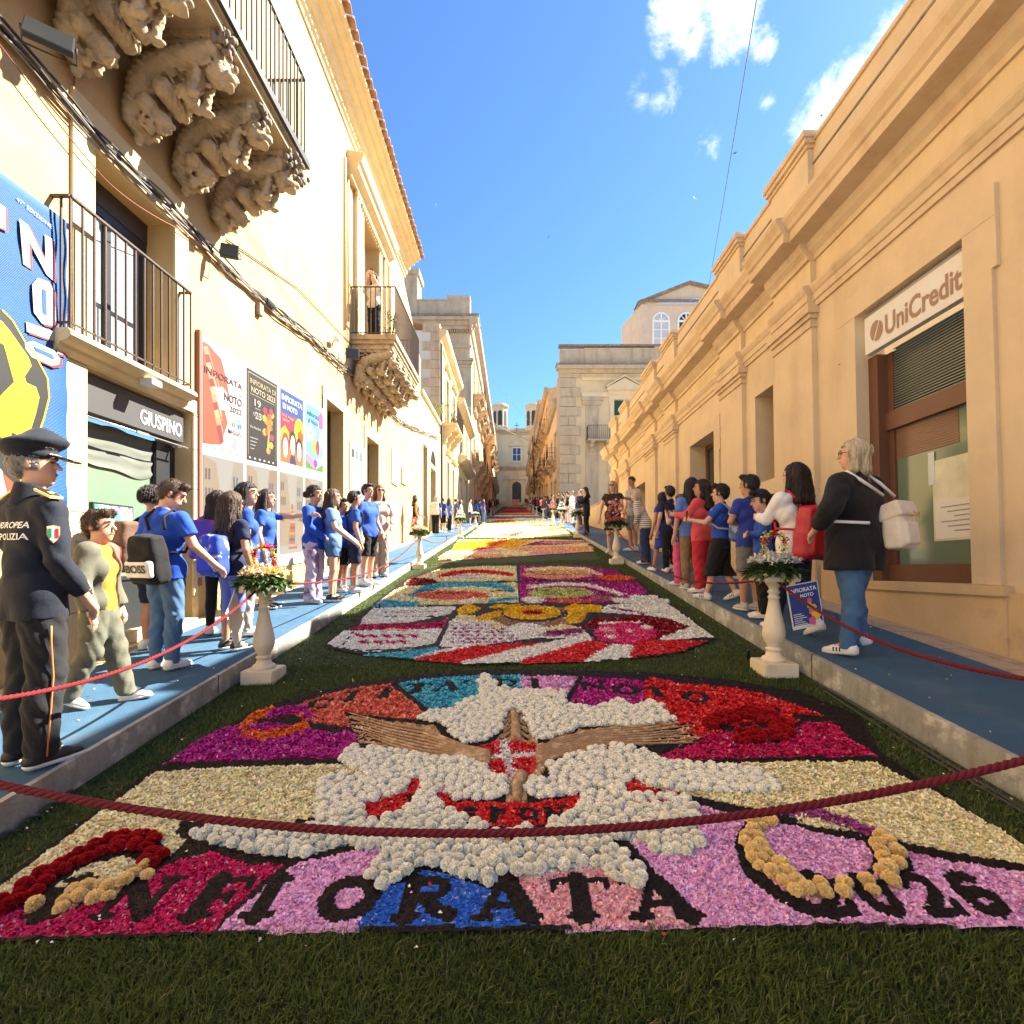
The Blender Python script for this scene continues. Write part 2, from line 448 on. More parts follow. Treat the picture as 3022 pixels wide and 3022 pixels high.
def walkway(name, x0, x1, zf):
    mb = MB()
    for a, b in zip(YS, YS[1:]):
        xa, xb = min(x0, x1), max(x0, x1)
        i = [mb.P(x, y, zf(y) + d) for x in (xa, xb) for y in (a, b) for d in (0, -0.05)]
        mb.fi([i[0], i[4], i[6], i[2]]); mb.fi([i[1], i[3], i[7], i[5]]); mb.fi([i[0], i[2], i[3], i[1]]); mb.fi([i[4], i[5], i[7], i[6]])
    o = mb.build(name, M['blue'], recalc=False); tag(o, kind='structure'); return o
wl = walkway('left_walkway', XL - 0.02, -3.6, zpl)
wr = walkway('right_walkway', XR + 0.02, 3.65, zpr)
# supports under the walkways (closed sides towards the walls)
def kerb(parent, x, side, zf, zlw):
    y = -1.0; L = 2.6; k = 0
    joints = []
    while y < 60:
        y1 = y + L
        mb = MB()
        n = 4
        for j in range(n):
            a = y + (L - 0.012) * j / n; b = y + (L - 0.012) * (j + 1) / n
            pts = []
            for yy in (a, b):
                t = float(zf(yy)) + 0.006; bt = float(zlw(yy)) - 0.05
                pts.append([(x, yy, bt), (x, yy, t), (x + side * 0.035, yy, t), (x + side * 0.035, yy, bt)])
            for q in range(3):
                mb.face([pts[0][q], pts[0][q + 1], pts[1][q + 1], pts[1][q]])
        o = mb.build('kerb_panel', M['kerb'], parent, recalc=False)
        if y < 8:
            s = MB()
            for q in range(5):
                yy = y + 0.15 + q * 0.55
                s.lathe([(0.008, 0), (0.008, 0.004), (0.003, 0.006)], 8, x + side * 0.018, yy, float(zf(yy)) + 0.006)
            s.build('rivets', M['kerb'], o)
        y = y1
kerb(wl, XL, -1, zpl, lambda y: zl(XL, y))
kerb(wr, XR, 1, zpr, lambda y: zl(XR, y))

# pavers of the right-hand pavement
mb = MB(); mb.box(-.092, .092, -.142, .142, -.03, 0.0)
pm = bpy.data.meshes.new('paver'); pm.from_pydata(mb.v, [], mb.f); pm.materials.append(M['paver'])
rp = bpy.data.objects['right_pavement']
for i, x in enumerate(np.arange(3.74, 4.3, 0.195)):
    for j in range(58):
        y = 2.2 + j * 0.297 + (0.15 if i % 2 else 0)
        o = bpy.data.objects.new('paver', pm); C.objects.link(o); o.parent = rp
        o.location = (x, y, float(zpr(y)) - 0.052 + random.uniform(-.003, .003)); o.rotation_euler = (math.atan(0.095), 0, random.uniform(-.01, .01))
# slabs of the left pavement
lp = bpy.data.objects['left_pavement']
mb = MB(); mb.box(-.19, .19, -.39, .39, -.03, 0.0)
sm_ = bpy.data.meshes.new('slab'); sm_.from_pydata(mb.v, [], mb.f); sm_.materials.append(M['stone_y'])
for j in range(34):
    y = 2.2 + j * 0.8
    o = bpy.data.objects.new('slab', sm_); C.objects.link(o); o.parent = lp
    o.location = (-3.79, y, gy(y) - 1.445); o.rotation_euler = (math.atan(0.095), 0, 0)
# ---------------------------------------------------------------- right: low orange bank building
FR = FX(4.2, -1)
bank = thing('bank_building', 'long single-storey orange plaster building with stepped parapet on the right', 'building')
holesR = [(4.79, 6.28, -.33, 2.87, .32), (8.23, 8.84, 1.27, 2.75, .35), (10.65, 12.07, -.35, 2.67, .4), (16.1, 17.4, .25, 2.55, .4)]
wall(FR, bank, M['plaster_r'], -3, 21.3, -2.4, 5.74, holesR)
mb = MB(); mb.box(4.204, 12, -3, -2.99, -2.4, 5.74); mb.box(4.204, 12, 21.29, 21.3, -2.4, 5.74); mb.box(4.6, 12, -3, 21.3, 5.2, 5.25)
mb.build('side_walls', M['plaster_r'], bank)
mb = MB(FR); mb.box(-3, 21.3, 5.74, 5.80, -.03, .3); mb.build('coping', M['trim_r'], bank)
mb = MB(FR); mb.box(-3, 21.3, 5.44, 5.47, -.012, .01); mb.build('parapet_groove', M['stone_dark'], bank)
ent = [(0.02, 3.42), (-.03, 3.42), (-.03, 3.50), (-.05, 3.505), (-.05, 3.60), (-.07, 3.62), (-.10, 3.68), (-.10, 3.72), (0.02, 3.74)]
cor = [(0.02, 4.08), (-.03, 4.08), (-.04, 4.14), (-.10, 4.20), (-.13, 4.27), (-.13, 4.31), (-.36, 4.33), (-.36, 4.46), (-.39, 4.48), (-.41, 4.53), (-.46, 4.60), (-.47, 4.65), (-.44, 4.67), (0.02, 4.74)]
prof_run(FR, bank, M['trim_r'], ent, -3, 21.3, 'architrave')
prof_run(FR, bank, M['trim_r'], cor, -3, 21.36, 'cornice')
piers = [(7.1, 8.1), (9.25, 10.2), (13.0, 13.9), (14.86, 15.9), (18.3, 19.3), (20.25, 21.3), (-1.6, -.6)]
for a, b in piers:
    mb = MB(FR)
    z0 = float(zpr(a)) - .3
    mb.box(a, b, z0, 3.14, -.075, .0)
    p = mb.build('pilaster', M['plaster_r'], bank)
    mb = MB(FR)
    mb.box(a - .02, b + .02, 3.14, 3.19, -.10, -.001); mb.box(a, b, 3.19, 3.26, -.085, -.001)
    mb.box(a - .035, b + .035, 3.26, 3.32, -.12, -.001); mb.box(a - .07, b + .07, 3.32, 3.415, -.16, -.001)
    mb.build('capital', M['trim_r'], p)
    mb = MB(FR); mb.box(a - .02, b + .02, z0, z0 + .85, -.10, -.076); mb.build('plinth', M['stone_r'], p)
    prof_run(FR, bank, M['trim_r'], [(w - .08, v) if w < 0.01 else (w - .02, v) for w, v in ent], a, b, 'architrave_break')
    prof_run(FR, bank, M['trim_r'], [(w - .085, v) if w < 0.01 else (w - .02, v + .002) for w, v in cor], a - .01, b + .01, 'cornice_break')
    mb = MB(FR); mb.box(a, b, 3.73, 4.09, -.075, .0); mb.build('frieze_block', M['plaster_r'], bank)
    mb = MB(FR); mb.box(a, b, 4.70, 5.66, -.08, .31); pp = mb.build('parapet_pier', M['plaster_r'], bank)
    mb = MB(FR); mb.box(a - .03, b + .03, 5.66, 5.71, -.11, .34); mb.box(a - .06, b + .06, 5.71, 5.78, -.15, .37); mb.box(a - .08, b + .08, 5.78, 5.87, -.18, .39)
    mb.build('cap', M['trim_r'], pp)
# plinth of the facade
for a, b in ((-3, 4.45), (6.62, 7.05), (8.15, 9.2)):
    mb = MB(FR); mb.box(a, b, -2.4, float(zpr(b)) + .42, -.045, -.002); mb.build('base_course', M['stone_r'], bank)
mb = MB(FR); mb.box(4.45, 6.62, -2.4, -.42, -.06, -.002); mb.build('window_plinth', M['stone_r'], bank)
mb = MB(FR); mb.box(4.43, 6.64, -.42, -.332, -.09, .30); mb.build('stone_sill', M['stone_r'], bank)
# surrounds
def surround(F, parent, m, a, b, c, d, t=.27, ear=.06, proud=.035, bottom=None, th=None):
    mb = MB(F); th = th or t
    bot = c if bottom is None else bottom
    mb.box(a - t, a, bot, d, -proud, -.001); mb.box(b, b + t, bot, d, -proud, -.001)
    mb.box(a - t - ear, b + t + ear, d, d + th, -proud - .004, -.001)
    mb.box(a - t - ear, a - t, d - .45, d, -proud, -.001); mb.box(b + t, b + t + ear, d - .45, d, -proud, -.001)
    return mb.build('surround', m, parent)
surround(FR, bank, M['plaster_r'], 4.79, 6.28, -.33, 2.87, .28, .05)
surround(FR, bank, M['plaster_r'], 8.23, 8.84, 1.27, 2.75, .17, .0, bottom=.3)
surround(FR, bank, M['plaster_r'], 10.65, 12.07, -.3, 2.67, .26, .05)
surround(FR, bank, M['plaster_r'], 16.1, 17.4, .25, 2.55, .26, .05)
# shop window of the bank
w = MB(FR)
w.box(4.79, 4.90, -.33, 2.35, .20, .31); w.box(6.13, 6.28, -.33, 2.35, .12, .31); w.box(4.9, 6.13, -.33, -.14, .2, .31); w.box(4.9, 6.13, 1.43, 1.64, .2, .31)
w.box(6.05, 6.13, -.14, 2.35, .24, .31)
sw = w.build('window_frame', M['frame_b'], bank)
w = MB(FR); w.box(4.9, 6.05, -.14, 1.43, .27, .28); w.build('pane', M['glass_g'], sw)
w = MB(FR); w.box(4.9, 6.05, 1.64, 2.40, .285, .29); w.build('upper_pane', mat('dark_green_glass', (0.03, 0.055, 0.045), 0.15, 0.1), sw)
w = MB(FR)
for k in range(24): z = 1.66 + k * .031; w.box(4.9, 6.05, z, z + .011, .255, .27)
g_ = w.build('grille', mat('metal_slats', (0.22, 0.23, 0.20), 0.45, 0.1, metal=0.4), sw); 
w = MB(FR)
for k in range(13): z = 1.08 + k * .027; w.box(5.22, 6.05, z, z + .015, .262, .269)
w.build('blind_slats', mat('red_brown_slats', (0.26, 0.10, 0.06), 0.6, 0.1), sw)
w = MB(FR); w.box(4.9, 5.55, .1, .95, .262, .268); po = w.build('notice', mat('notice_paper', (0.62, 0.60, 0.45), 0.5, 0.25, 3), sw)
w = MB(FR); w.box(4.93, 5.52, .12, .52, .256, .261); w.build('notice_panel', M['white'], po)
w = MB(FR)
for k in range(6): w.box(4.97, 5.45 - (k % 3) * .08, .44 - k * .05, .452 - k * .05, .2545, .2555)
w.build('print_lines', mat('grey_print', (0.25, 0.25, 0.24), 0.7, 0), po)
w = MB(FR); w.box(5.52, 5.60, .70, 1.05, .258, .262); w.build('sticker', mat('pale_sticker', (0.55, 0.62, 0.62), 0.5, 0.1), sw)
# narrow windows and doors
window(FR, bank, 8.23, 8.84, 1.27, 2.75, .34, M['frame_b'], M['glass'], 1, 1)
window(FR, bank, 10.65, 12.07, -.35, 2.67, .38, M['frame_b'], M['glass'], 2, 2, fw=.1)
window(FR, bank, 16.1, 17.4, .25, 2.55, .38, M['frame_b'], M['glass'], 2, 2, fw=.1)
# bank sign
sg = thing('shop_sign', 'white box sign with brown lettering above the right-hand shop window', 'sign')
w = MB(FR); w.box(4.80, 6.20, 2.36, 2.80, .03, .11); w.build('panel', M['white'], sg, bevel=.004)
w = MB(FR); w.tube([(4.80, 2.815, .08), (6.20, 2.815, .08)], .045, 12); w.box(4.80, 6.2, 2.80, 2.86, .06, .3); w.build('shutter_box', mat('grey_roller', (0.35, 0.34, 0.33), 0.5, 0.1), sg)
br = mat('brown_letter', (0.32, 0.19, 0.10), 0.5, 0.03)
text_on(FR, sg, br, 'UniCredit', 5.86, 2.455, .029, .235, width=.99, bold=.022, fdir=-1)
w = MB(FR); n = 28
c0, r0 = (6.00, 2.575), .115
for half in (0, 1):
    pts = []
    for k in range(n + 1):
        t = R(62) + PI * half + PI * k / n
        off = .012
        pts.append((c0[0] + r0 * .8 * math.cos(t) + math.cos(R(62) + PI / 2 + PI * half) * off, c0[1] + r0 * math.sin(t) + math.sin(R(62) + PI / 2 + PI * half) * off))
    # slanted cut disc, two halves
    base = len(w.v)
    for p in pts: w.P(2 * c0[0] - p[0], p[1], .026)
    for k in range(n // 2):
        w.fi([base + k, base + k + 1, base + n - k - 1, base + n - k])
w.build('round_emblem', br, sg, recalc=False)
# low garden wall beyond the building
for o_ in (bank, sg): o_.rotation_euler = (-.033, 0, 0); o_.location = (0, -.13, .033 * 6)
lw = thing('low_wall', 'low mottled stone wall beside the blue walkway beyond the bank building', 'wall')
for k in range(10):
    a = 21.42 + k * .9; mb = MB(FR)
    zt = float(zpr(a)) + 1.35 - k * .07
    mb.box(a, a + .89, float(zpr(a)) - .3, zt, -.05, .25); mb.build('stone_block', M['stone_r'], lw)
    mb = MB(FR); mb.box(a - .002, a + .893, zt, zt + .07, -.09, .29); mb.build('coping_stone', M['stone_g'], lw)

# ---------------------------------------------------------------- left: tall cream building with the carved balconies
FL = FX(-4.0, 1)
ha = thing('cream_building', 'tall cream plaster building with tiled eaves and carved balconies on the left', 'building')
holesL = [(4.89, 6.05, 1.86, 3.85, .38), (4.81, 6.39, -.98, 1.73, .45), (11.0, 12.1, -.45, 3.3, .4), (14.05, 15.3, -.2, 3.2, .4), (13.67, 15.3, 5.4, 9.0, .45)]
wall(FL, ha, M['plaster_l'], -3, 19, -2.4, 10.4, holesL)
wall(FL, ha, M['plaster_l'], 19, 22.4, -2.4, 10.0, [], name='wall_end', vt=8.4)
mb = MB(); mb.box(-12, -4.004, -3, -2.99, -2.4, 11); mb.box(-12, -4.004, 22.39, 22.4, -2.4, 8.4); mb.box(-12, -4.004, 18.99, 19, 8, 11.5); mb.build('side_walls', M['plaster_l2'], ha)
mb = MB(); mb.face([(-4.5, -3, 11.05), (-4.5, 19, 11.05), (-12, 19, 13.5), (-12, -3, 13.5)]); mb.face([(-4.02, 19, 10), (-4.02, 22.4, 8.4), (-12, 22.4, 8.4), (-12, 19, 10)]); mb.build('roof', M['tile'], ha, recalc=False)
eave = [(0.02, 10.22), (-.04, 10.22), (-.05, 10.30), (-.10, 10.34), (-.12, 10.46), (-.20, 10.50), (-.22, 10.58), (-.24, 10.64), (-.36, 10.68), (-.38, 10.76), (-.50, 10.80), (-.52, 10.86), (-.60, 10.88), (-.62, 10.92), (0.3, 11.0)]
prof_run(FL, ha, M['stone_y'], eave, -3, 19.1, 'eaves_cornice')
mb = MB(); n = 8
for (r, s) in ((.105, 0), (.09, 1)):
    pass
A = []; B = []
for side, r in ((0, .115), (1, .098)):
    ring0 = []; ring1 = []
    for k in range(n + 1):
        t = PI * k / n
        ring0.append(mb.P(0.0, r * math.cos(t), r * math.sin(t))); ring1.append(mb.P(-1.2, r * .85 * math.cos(t), .34 + r * .85 * math.sin(t)))
    A.append(ring0); B.append(ring1)
for k in range(n):
    mb.fi([A[0][k], A[0][k + 1], B[0][k + 1], B[0][k]], True); mb.fi([A[1][k], B[1][k], B[1][k + 1], A[1][k + 1]], True); mb.fi([A[0][k], A[1][k], A[1][k + 1], A[0][k + 1]])
tm = bpy.data.meshes.new('roof_tile'); tm.from_pydata(mb.v, [], mb.f); tm.materials.append(M['tile'])
for k in range(66):
    o = bpy.data.objects.new('roof_tile', tm); C.objects.link(o); o.parent = ha
    o.location = (-3.26 + random.uniform(-.015, .015), .8 + k * .28, 10.93 + random.uniform(-.01, .01)); o.rotation_euler = (0, 0, random.uniform(-.02, .02))
# window above the small balcony
window(FL, ha, 4.89, 6.05, 1.86, 3.62, .36, M['frame_d'], M['glass_c'], 2, 1, fw=.09)
mb = MB(FL); mb.box(4.89, 6.05, 3.62, 3.85, .30, .38); mb.build('lintel_shade_strip', M['wood_d'], ha)  # dark strip standing in for the shade under the lintel
mb = MB(FL); mb.box(6.05, 6.30, 1.86, 4.0, -.03, -.001); mb.box(4.64, 4.89, 1.86, 4.0, -.03, -.001); mb.box(4.64, 6.3, 4.0, 4.22, -.035, -.001); mb.box(4.89, 6.05, 3.85, 4.0, -.03, -.001); mb.build('surround', M['plaster_l2'], ha)
# ground-floor doors
for a, b, c, d in ((11.0, 12.1, -.45, 3.3), (14.05, 15.3, -.2, 3.2)):
    f = MB(FL); f.box(a, a + .09, c, d, .28, .38); f.box(b - .09, b, c, d, .28, .38); f.box(a + .09, b - .09, d - .12, d, .28, .38)
    f.box(a + .09, b - .09, c + 1.55, c + 1.63, .28, .38); f.box(a + .09, b - .09, c, c + .2, .28, .38)
    fo = f.build('door', M['frame_d'], ha)
    f = MB(FL); f.box(a + .09, b - .09, c + 1.63, d - .12, .33, .34); f.build('pane', M['glass'], fo)
    f = MB(FL); f.box(a + .12, b - .12, c + .2, c + 1.55, .33, .36); f.build('leaf', M['wood_d'], fo)
    for k in range(9):
        f = MB(FL); z = c + .3 + k * .14; f.box(a + .14, b - .14, z, z + .05, .30, .32); f.build('slat', mat('pale_slat', (0.45, 0.42, 0.36), 0.5, 0.1), fo)
    surround(FL, ha, M['plaster_l2'], a, b, c, d, .22, .0, .03)
# tall door and hood above the second balcony
window(FL, ha, 13.67, 15.3, 5.4, 9.0, .42, M['frame_w'], M['glass'], 2, 2, fw=.12)
surround(FL, ha, M['stone_y'], 13.67, 15.3, 5.4, 9.0, .28, .0, .06)
for u in (12.95, 15.75): mb = MB(FL); mb.box(u, u + .25, 5.4, 9.1, -.1, -.001); mb.build('pilaster_strip', M['stone_y'], ha)
prof_run(FL, ha, M['stone_y'], [(0, 9.12), (-.12, 9.12), (-.14, 9.22), (-.2, 9.26), (-.28, 9.3), (-.3, 9.42), (-.36, 9.46), (-.4, 9.56), (-.42, 9.66), (0, 9.74)], 12.4, 16.3, 'hood_moulding')
mb = MB(FL)
for k in range(22): u = 12.9 + k * .15; mb.box(u, u + .07, 9.0, 9.12, -.13, -.061)
mb.build('dentils', M['stone_y'], ha)
# shop front
f = MB(FL)
f.box(4.81, 6.39, -.98, -.30, .22, .45)
f.build('shop_base', M['frame_d'], ha)
f = MB(FL); f.box(6.06, 6.39, -.3, 1.32, .2, .3); f.box(4.81, 4.87, -.3, 1.32, .2, .3); f.box(4.87, 6.06, -.3, -.26, .2, .3); sf = f.build('shop_frame', M['frame_d'], ha)
f = MB(FL); f.box(4.87, 6.06, -.26, 1.32, .26, .27); f.build('pane', M['glass_g'], sf)
# swag curtain behind the glass
mb = MB(FL); nx, nz = 30, 10; idx = []
for j in range(nz + 1):
    row = []
    for i in range(nx + 1):
        t = i / nx; s = j / nz
        sag = .30 + .10 * math.sin(PI * t) * (1) + (.12 * t)
        v = 1.31 - s * sag - .03 * math.sin(t * 9)
        row.append(mb.P(4.88 + 1.17 * t, v, .245 + .012 * math.sin(s * 22 + t * 4)))
    idx.append(row)
for j in range(nz):
    for i in range(nx): mb.fi([idx[j][i], idx[j][i + 1], idx[j + 1][i + 1], idx[j + 1][i]], True)
mb.build('swag_curtain', mat('grey_curtain', (0.12, 0.13, 0.11), 0.9, 0.15), sf, recalc=False)
st = thing('shop_sign', 'dark grey fascia sign with white lettering above the left shop window', 'sign')
f = MB(FL); f.box(4.82, 6.34, 1.35, 1.715, .06, .2); f.build('panel', mat('dark_grey_panel', (0.055, 0.055, 0.055), 0.5, 0.05), st, bevel=.004)
wl_ = mat('white_letter', (0.85, 0.85, 0.83), 0.5, 0)
text_on(FL, st, wl_, 'GIUSPINO', 5.60, 1.415, .058, .165, width=.70, bold=.004)
text_on(FL, st, wl_, 'i', 4.84, 1.44, .058, .17, bold=.004)
f = MB(FL); f.tube([(4.80, 1.29, .02), (6.36, 1.29, .02)], .009, 8); f.tube([(4.86, 1.29, .02), (4.86, 1.29, .2)], .012, 8); f.tube([(6.30, 1.29, .02), (6.30, 1.29, .2)], .012, 8); f.box(5.48, 5.66, 1.275, 1.305, .0, .02)
tag(f.build('awning_bar', mat('steel_bar', (0.6, 0.6, 0.58), 0.3, 0.05, metal=0.8)), 'thin steel awning bar across the left shop window below the grey sign', 'bar')
tv = thing('display_screen', 'lit television screen standing inside the left shop window', 'screen')
f = MB(FL); f.box(5.08, 5.62, .13, .50, .15, .19); f.build('bezel', M['frame_d'], tv)
f = MB(FL); f.box(5.10, 5.60, .15, .48, .146, .149)
sm = bpy.data.materials.new('screen_picture'); sm.use_nodes = True; nt = sm.node_tree; b = nt.nodes['Principled BSDF']
vz = node(nt, 'ShaderNodeTexVoronoi', i_Scale=14.0); gg = node(nt, 'ShaderNodeNewGeometry'); nt.links.new(gg.outputs['Position'], vz.inputs['Vector'])
nt.links.new(vz.outputs['Color'], b.inputs['Base Color']); nt.links.new(vz.outputs['Color'], b.inputs['Emission Color']); b.inputs['Emission Strength'].default_value = 0.35
f.build('picture', sm, tv)
f = MB(FL); f.box(5.25, 5.45, -.3, .13, .19, .21); f.build('stand', M['frame_d'], tv)
# stone surround of the shop: blocks
for (a, b) in ((4.57, 4.80), (6.40, 6.50)):
    z = -1.05; k = 0
    while z < 1.72:
        h = .42 if k % 2 else .5
        mb = MB(FL); mb.box(a + .004, b - .004, z + .004, min(z + h, 1.74) - .004, -.03, -.001); mb.build('stone_block', M['stone_y'], ha)
        z += h; k += 1
for k in range(5):
    mb = MB(FL); a = 4.57 + k * .386; mb.box(a + .003, a + .383, 1.744, 1.76 + .0, -.03, -.001)
mb = MB(FL); mb.box(4.57, 6.5, 1.745, 1.9, -.028, -.0015); mb.build('stone_lintel', M['stone_y'], ha)
for k, (x0, z0, z1) in enumerate(((-3.75, -1.25, -.93), (-3.88, -.93, -.80))):
    mb = MB(); mb.box(-3.999, x0, 4.95, 6.35, z0, z1); mb.build('door_step', M['stone_y'], ha, bevel=.01)
# lamp above the shop
lp_ = thing('wall_lamp', 'small white spotlight on the wall above the grey shop sign', 'lamp')
f = MB(FL); f.lathe([(.0, 0), (.05, 0), (.05, .03), (.02, .05)], 14, 5.42, 1.80, .0); f.tube([(5.42, 1.82, -.0), (5.44, 1.84, -.12)], .012, 8); f.build('bracket', M['frame_w'], lp_)
f = MB(FL); f.box(5.36, 5.52, 1.76, 1.83, -.24, -.10); f.build('lamp_head', mat('grey_lamp', (0.5, 0.49, 0.46), 0.4, 0.1), lp_, bevel=.01)

# balconies
def rail(F, parent, u0, u1, w1, z0, z1, m, step=.115, r=.008, mid=None, bars_as_parts=True, ends=True):
    f = MB(F); path = [(u0, z1, 0), (u0, z1, w1), (u1, z1, w1), (u1, z1, 0)]
    for a, b in zip(path, path[1:]): 
        d = .018
        if a[0] == b[0]: f.box(a[0] - d, a[0] + d, z1 - .012, z1 + .008, min(a[2], b[2]) , max(a[2], b[2]))
        else: f.box(u0, u1, z1 - .0125, z1 + .0085, w1 - d, w1 + d)
    f.build('handrail', m, parent); f = MB(F)
    for zz in ([z0 + .06] + ([mid] if mid else [])):
        f.box(u0, u1, zz - .008, zz + .008, w1 - .008, w1 + .008)
        for u in (u0, u1): f.box(u - .0085, u + .0085, zz - .0085, zz + .0085, w1, 0)
    f.build('lower_rail', m, parent)
    pos = [(u0, w1), (u1, w1)]
    n = int((u1 - u0) / step); pos += [(u0 + (u1 - u0) * k / n, w1) for k in range(1, n)]
    nw = max(2, int(abs(w1) / step)); pos += [(u, w1 * k / nw) for u in (u0, u1) for k in range(1, nw)]
    if bars_as_parts:
        b = MB(); b.box(-r, r, -r, r, z0, z1 - .012)
        me = bpy.data.meshes.new('bar'); me.from_pydata(b.v, [], b.f); me.materials.append(m)
        for u, w in pos:
            p = F(u, 0, w); o = bpy.data.objects.new('bar', me); C.objects.link(o); o.parent = parent; o.location = (p[0], p[1], 0)
    else:
        f = MB(F)
        for u, w in pos: f.box(u - r, u + r, z0, z1 - .012, w - r, w + r)
        tag(f.build('bars', m, parent), kind='stuff')

b1 = thing('small_balcony', 'shallow iron balcony in front of the window above the left shop', 'balcony')
prof_run(FL, b1, M['stone_y'], [(0, 1.74), (-.05, 1.75), (-.09, 1.79), (-.10, 1.82), (-.16, 1.84), (-.20, 1.88), (-.20, 1.91), (-.17, 1.94), (0, 1.94)], 4.42, 6.2, 'slab')
rail(FL, b1, 4.46, 6.13, -.16, 1.94, 3.10, M['iron'], .125)

b2 = thing('carved_balcony', 'large balcony with carved grotesque brackets high on the left, nearest the camera', 'balcony')
mb = MB(FL); mb.box(3.0, 7.2, 5.36, 5.47, -1.12, -.001); mb.box(3.04, 7.16, 5.28, 5.36, -1.08, -.001); mb.build('slab', M['carved'], b2)
mb = MB(FL); mb.box(3.0, 7.22, 5.38, 5.475, -1.16, -1.121); mb.build('slab_edge', M['iron_d'], b2)
rail(FL, b2, 3.05, 7.17, -1.10, 5.47, 6.60, M['iron_d'], .11, .009, mid=None)
b3 = thing('carved_balcony', 'carved stone balcony with iron railing where a person photographs', 'balcony')
mb = MB(FL); mb.box(12.7, 16.0, 5.28, 5.40, -1.13, -.001); mb.box(12.75, 15.95, 5.19, 5.28, -1.08, -.001); mb.box(12.8, 15.9, 5.12, 5.19, -1.04, -.001); mb.build('slab', M['carved'], b3)
rail(FL, b3, 12.75, 15.95, -1.10, 5.40, 6.60, M['iron'], .12, .010, mid=None)
# ---------------------------------------------------------------- buildings further up the street, left
def holes_grid(us, wid, rows): return [(u, u + wid, a, b) for u in us for a, b in rows]
def simple_balcony(F, parent, a, b, z, w=-.8, h=1.05, m=None, st=None, name='balcony', carved=True):
    st = st or M['stone_y']; m = m or M['iron']
    mb = MB(F); mb.box(a, b, z - .14, z, w, -.001)
    s = mb.build(name, st, parent)
    f = MB(F)
    f.box(a, b, z + h - .03, z + h, w - .02, w + .02); f.box(a, a + .03, z + h - .03, z + h, w + .02, 0); f.box(b - .03, b, z + h - .03, z + h, w + .02, 0)
    n = int((b - a) / .16)
    for k in range(n + 1):
        u = a + (b - a) * k / n; f.box(u - .012, u + .012, z, z + h - .03, w - .012, w + .012)
    for k in range(1, 5):
        for u in (a + .012, b - .012): f.box(u - .012, u + .012, z, z + h - .03, w * k / 5 - .012, w * k / 5 + .012)
    f.build('railing', m, s)
    return s

hb = thing('terrace_building', 'low cream building with arched doorway beyond the tall cream one', 'building')
H2 = [(22.9, 24.1, .8, 4.9, .4), (25.0, 26.8, .95, 4.2, .4)]
wall(FL, hb, M['plaster_l2'], 22.4, 28.2, -2.4, 7.0, H2)
mb = MB(FL); mb.box(22.4, 28.2, 7.0, 7.14, -.12, .4); mb.build('coping', M['stone_y'], hb)
for a, b, c, d, _ in H2:
    f = MB(FL); f.box(a, b, c, d, .36, .4); f.build('door', M['wood_d'], hb)
    surround(FL, hb, M['stone_y'], a, b, c, d, .2, 0, .03)
mb = MB(FL); pts = [(25.9 + .9 * math.cos(t), 4.2 + .9 * math.sin(t)) for t in np.linspace(0, PI, 13)]
base = [mb.P(u, v, -.004) for u, v in pts]; mb.fi(base); mb.build('arch_light', M['glass'], hb, recalc=False)
mb = MB(FL)
for k in range(12):
    t0, t1 = PI * k / 12, PI * (k + 1) / 12
    q = [(25.9 + r * math.cos(t), 4.2 + r * math.sin(t)) for t, r in ((t0, .92), (t1, .92), (t1, 1.15), (t0, 1.15))]
    i = [mb.P(u, v, -.03) for u, v in q]; mb.fi(i)
mb.build('arch_ring', M['stone_y'], hb, recalc=False)
mb = MB(FL); mb.tube([(28.3, 0.6, -.12), (28.3, 11.5, -.12)], .07, 8); tag(mb.build('drainpipe', M['iron']), 'brown drainpipe running down between the low and the quoined building', 'pipe')

hc = thing('quoined_building', 'cream two-storey building with grey quoins and a balcony, left side mid-distance', 'building')
H3 = [(31.2, 32.4, 1.2, 5.6, .4), (34.2, 35.4, 1.5, 5.6, .4), (30.9, 32.2, 7.6, 10.6, .4), (34.4, 35.6, 7.6, 10.6, .4)]
wall(FL, hc, M['plaster_l2'], 28.2, 37.5, -2.4, 12.2, H3)
mb = MB(); mb.face([(-4.0, 28.2, 4), (-9, 28.2, 4), (-9, 28.2, 12.2), (-4.0, 28.2, 12.2)]); mb.build('end_wall', mat('pale_rendered_wall', (0.52, 0.50, 0.44), 0.9, 0.06), hc, recalc=False)
for k in range(12):
    z = 6.6 + k * .5; l = .9 if k % 2 else .45
    mb = MB(); mb.box(-4.0 - l, -3.96, 28.15, 28.15 + l, z, z + .47); mb.build('quoin', M['stone_g'], hc)
prof_run(FL, hc, M['stone_y'], [(0, 11.5), (-.1, 11.55), (-.15, 11.8), (-.4, 11.95), (-.45, 12.2), (0, 12.3)], 28.1, 37.6, 'cornice')
mb = MB(); mb.face([(-3.9, 28.2, 12.3), (-3.9, 37.6, 12.3), (-9, 37.6, 13.6), (-9, 28.2, 13.6)]); mb.build('roof', M['tile'], hc, recalc=False)
for a, b, c, d, _ in H3:
    if c > 7: window(FL, hc, a, b, c, d, .35, M['frame_w'], M['glass_g'], 2, 3)
    else: window(FL, hc, a, b, c, d, .35, M['frame_w'], M['glass'], 2, 2)
    surround(FL, hc, M['stone_y'], a, b, c, d, .25, .08, .05)
    prof_run(FL, hc, M['stone_y'], [(0, d + .3), (-.2, d + .35), (-.3, d + .5), (0, d + .55)], a - .4, b + .4, 'window_hood')
simple_balcony(FL, hc, 29.7, 33.6, 7.5, -.82)
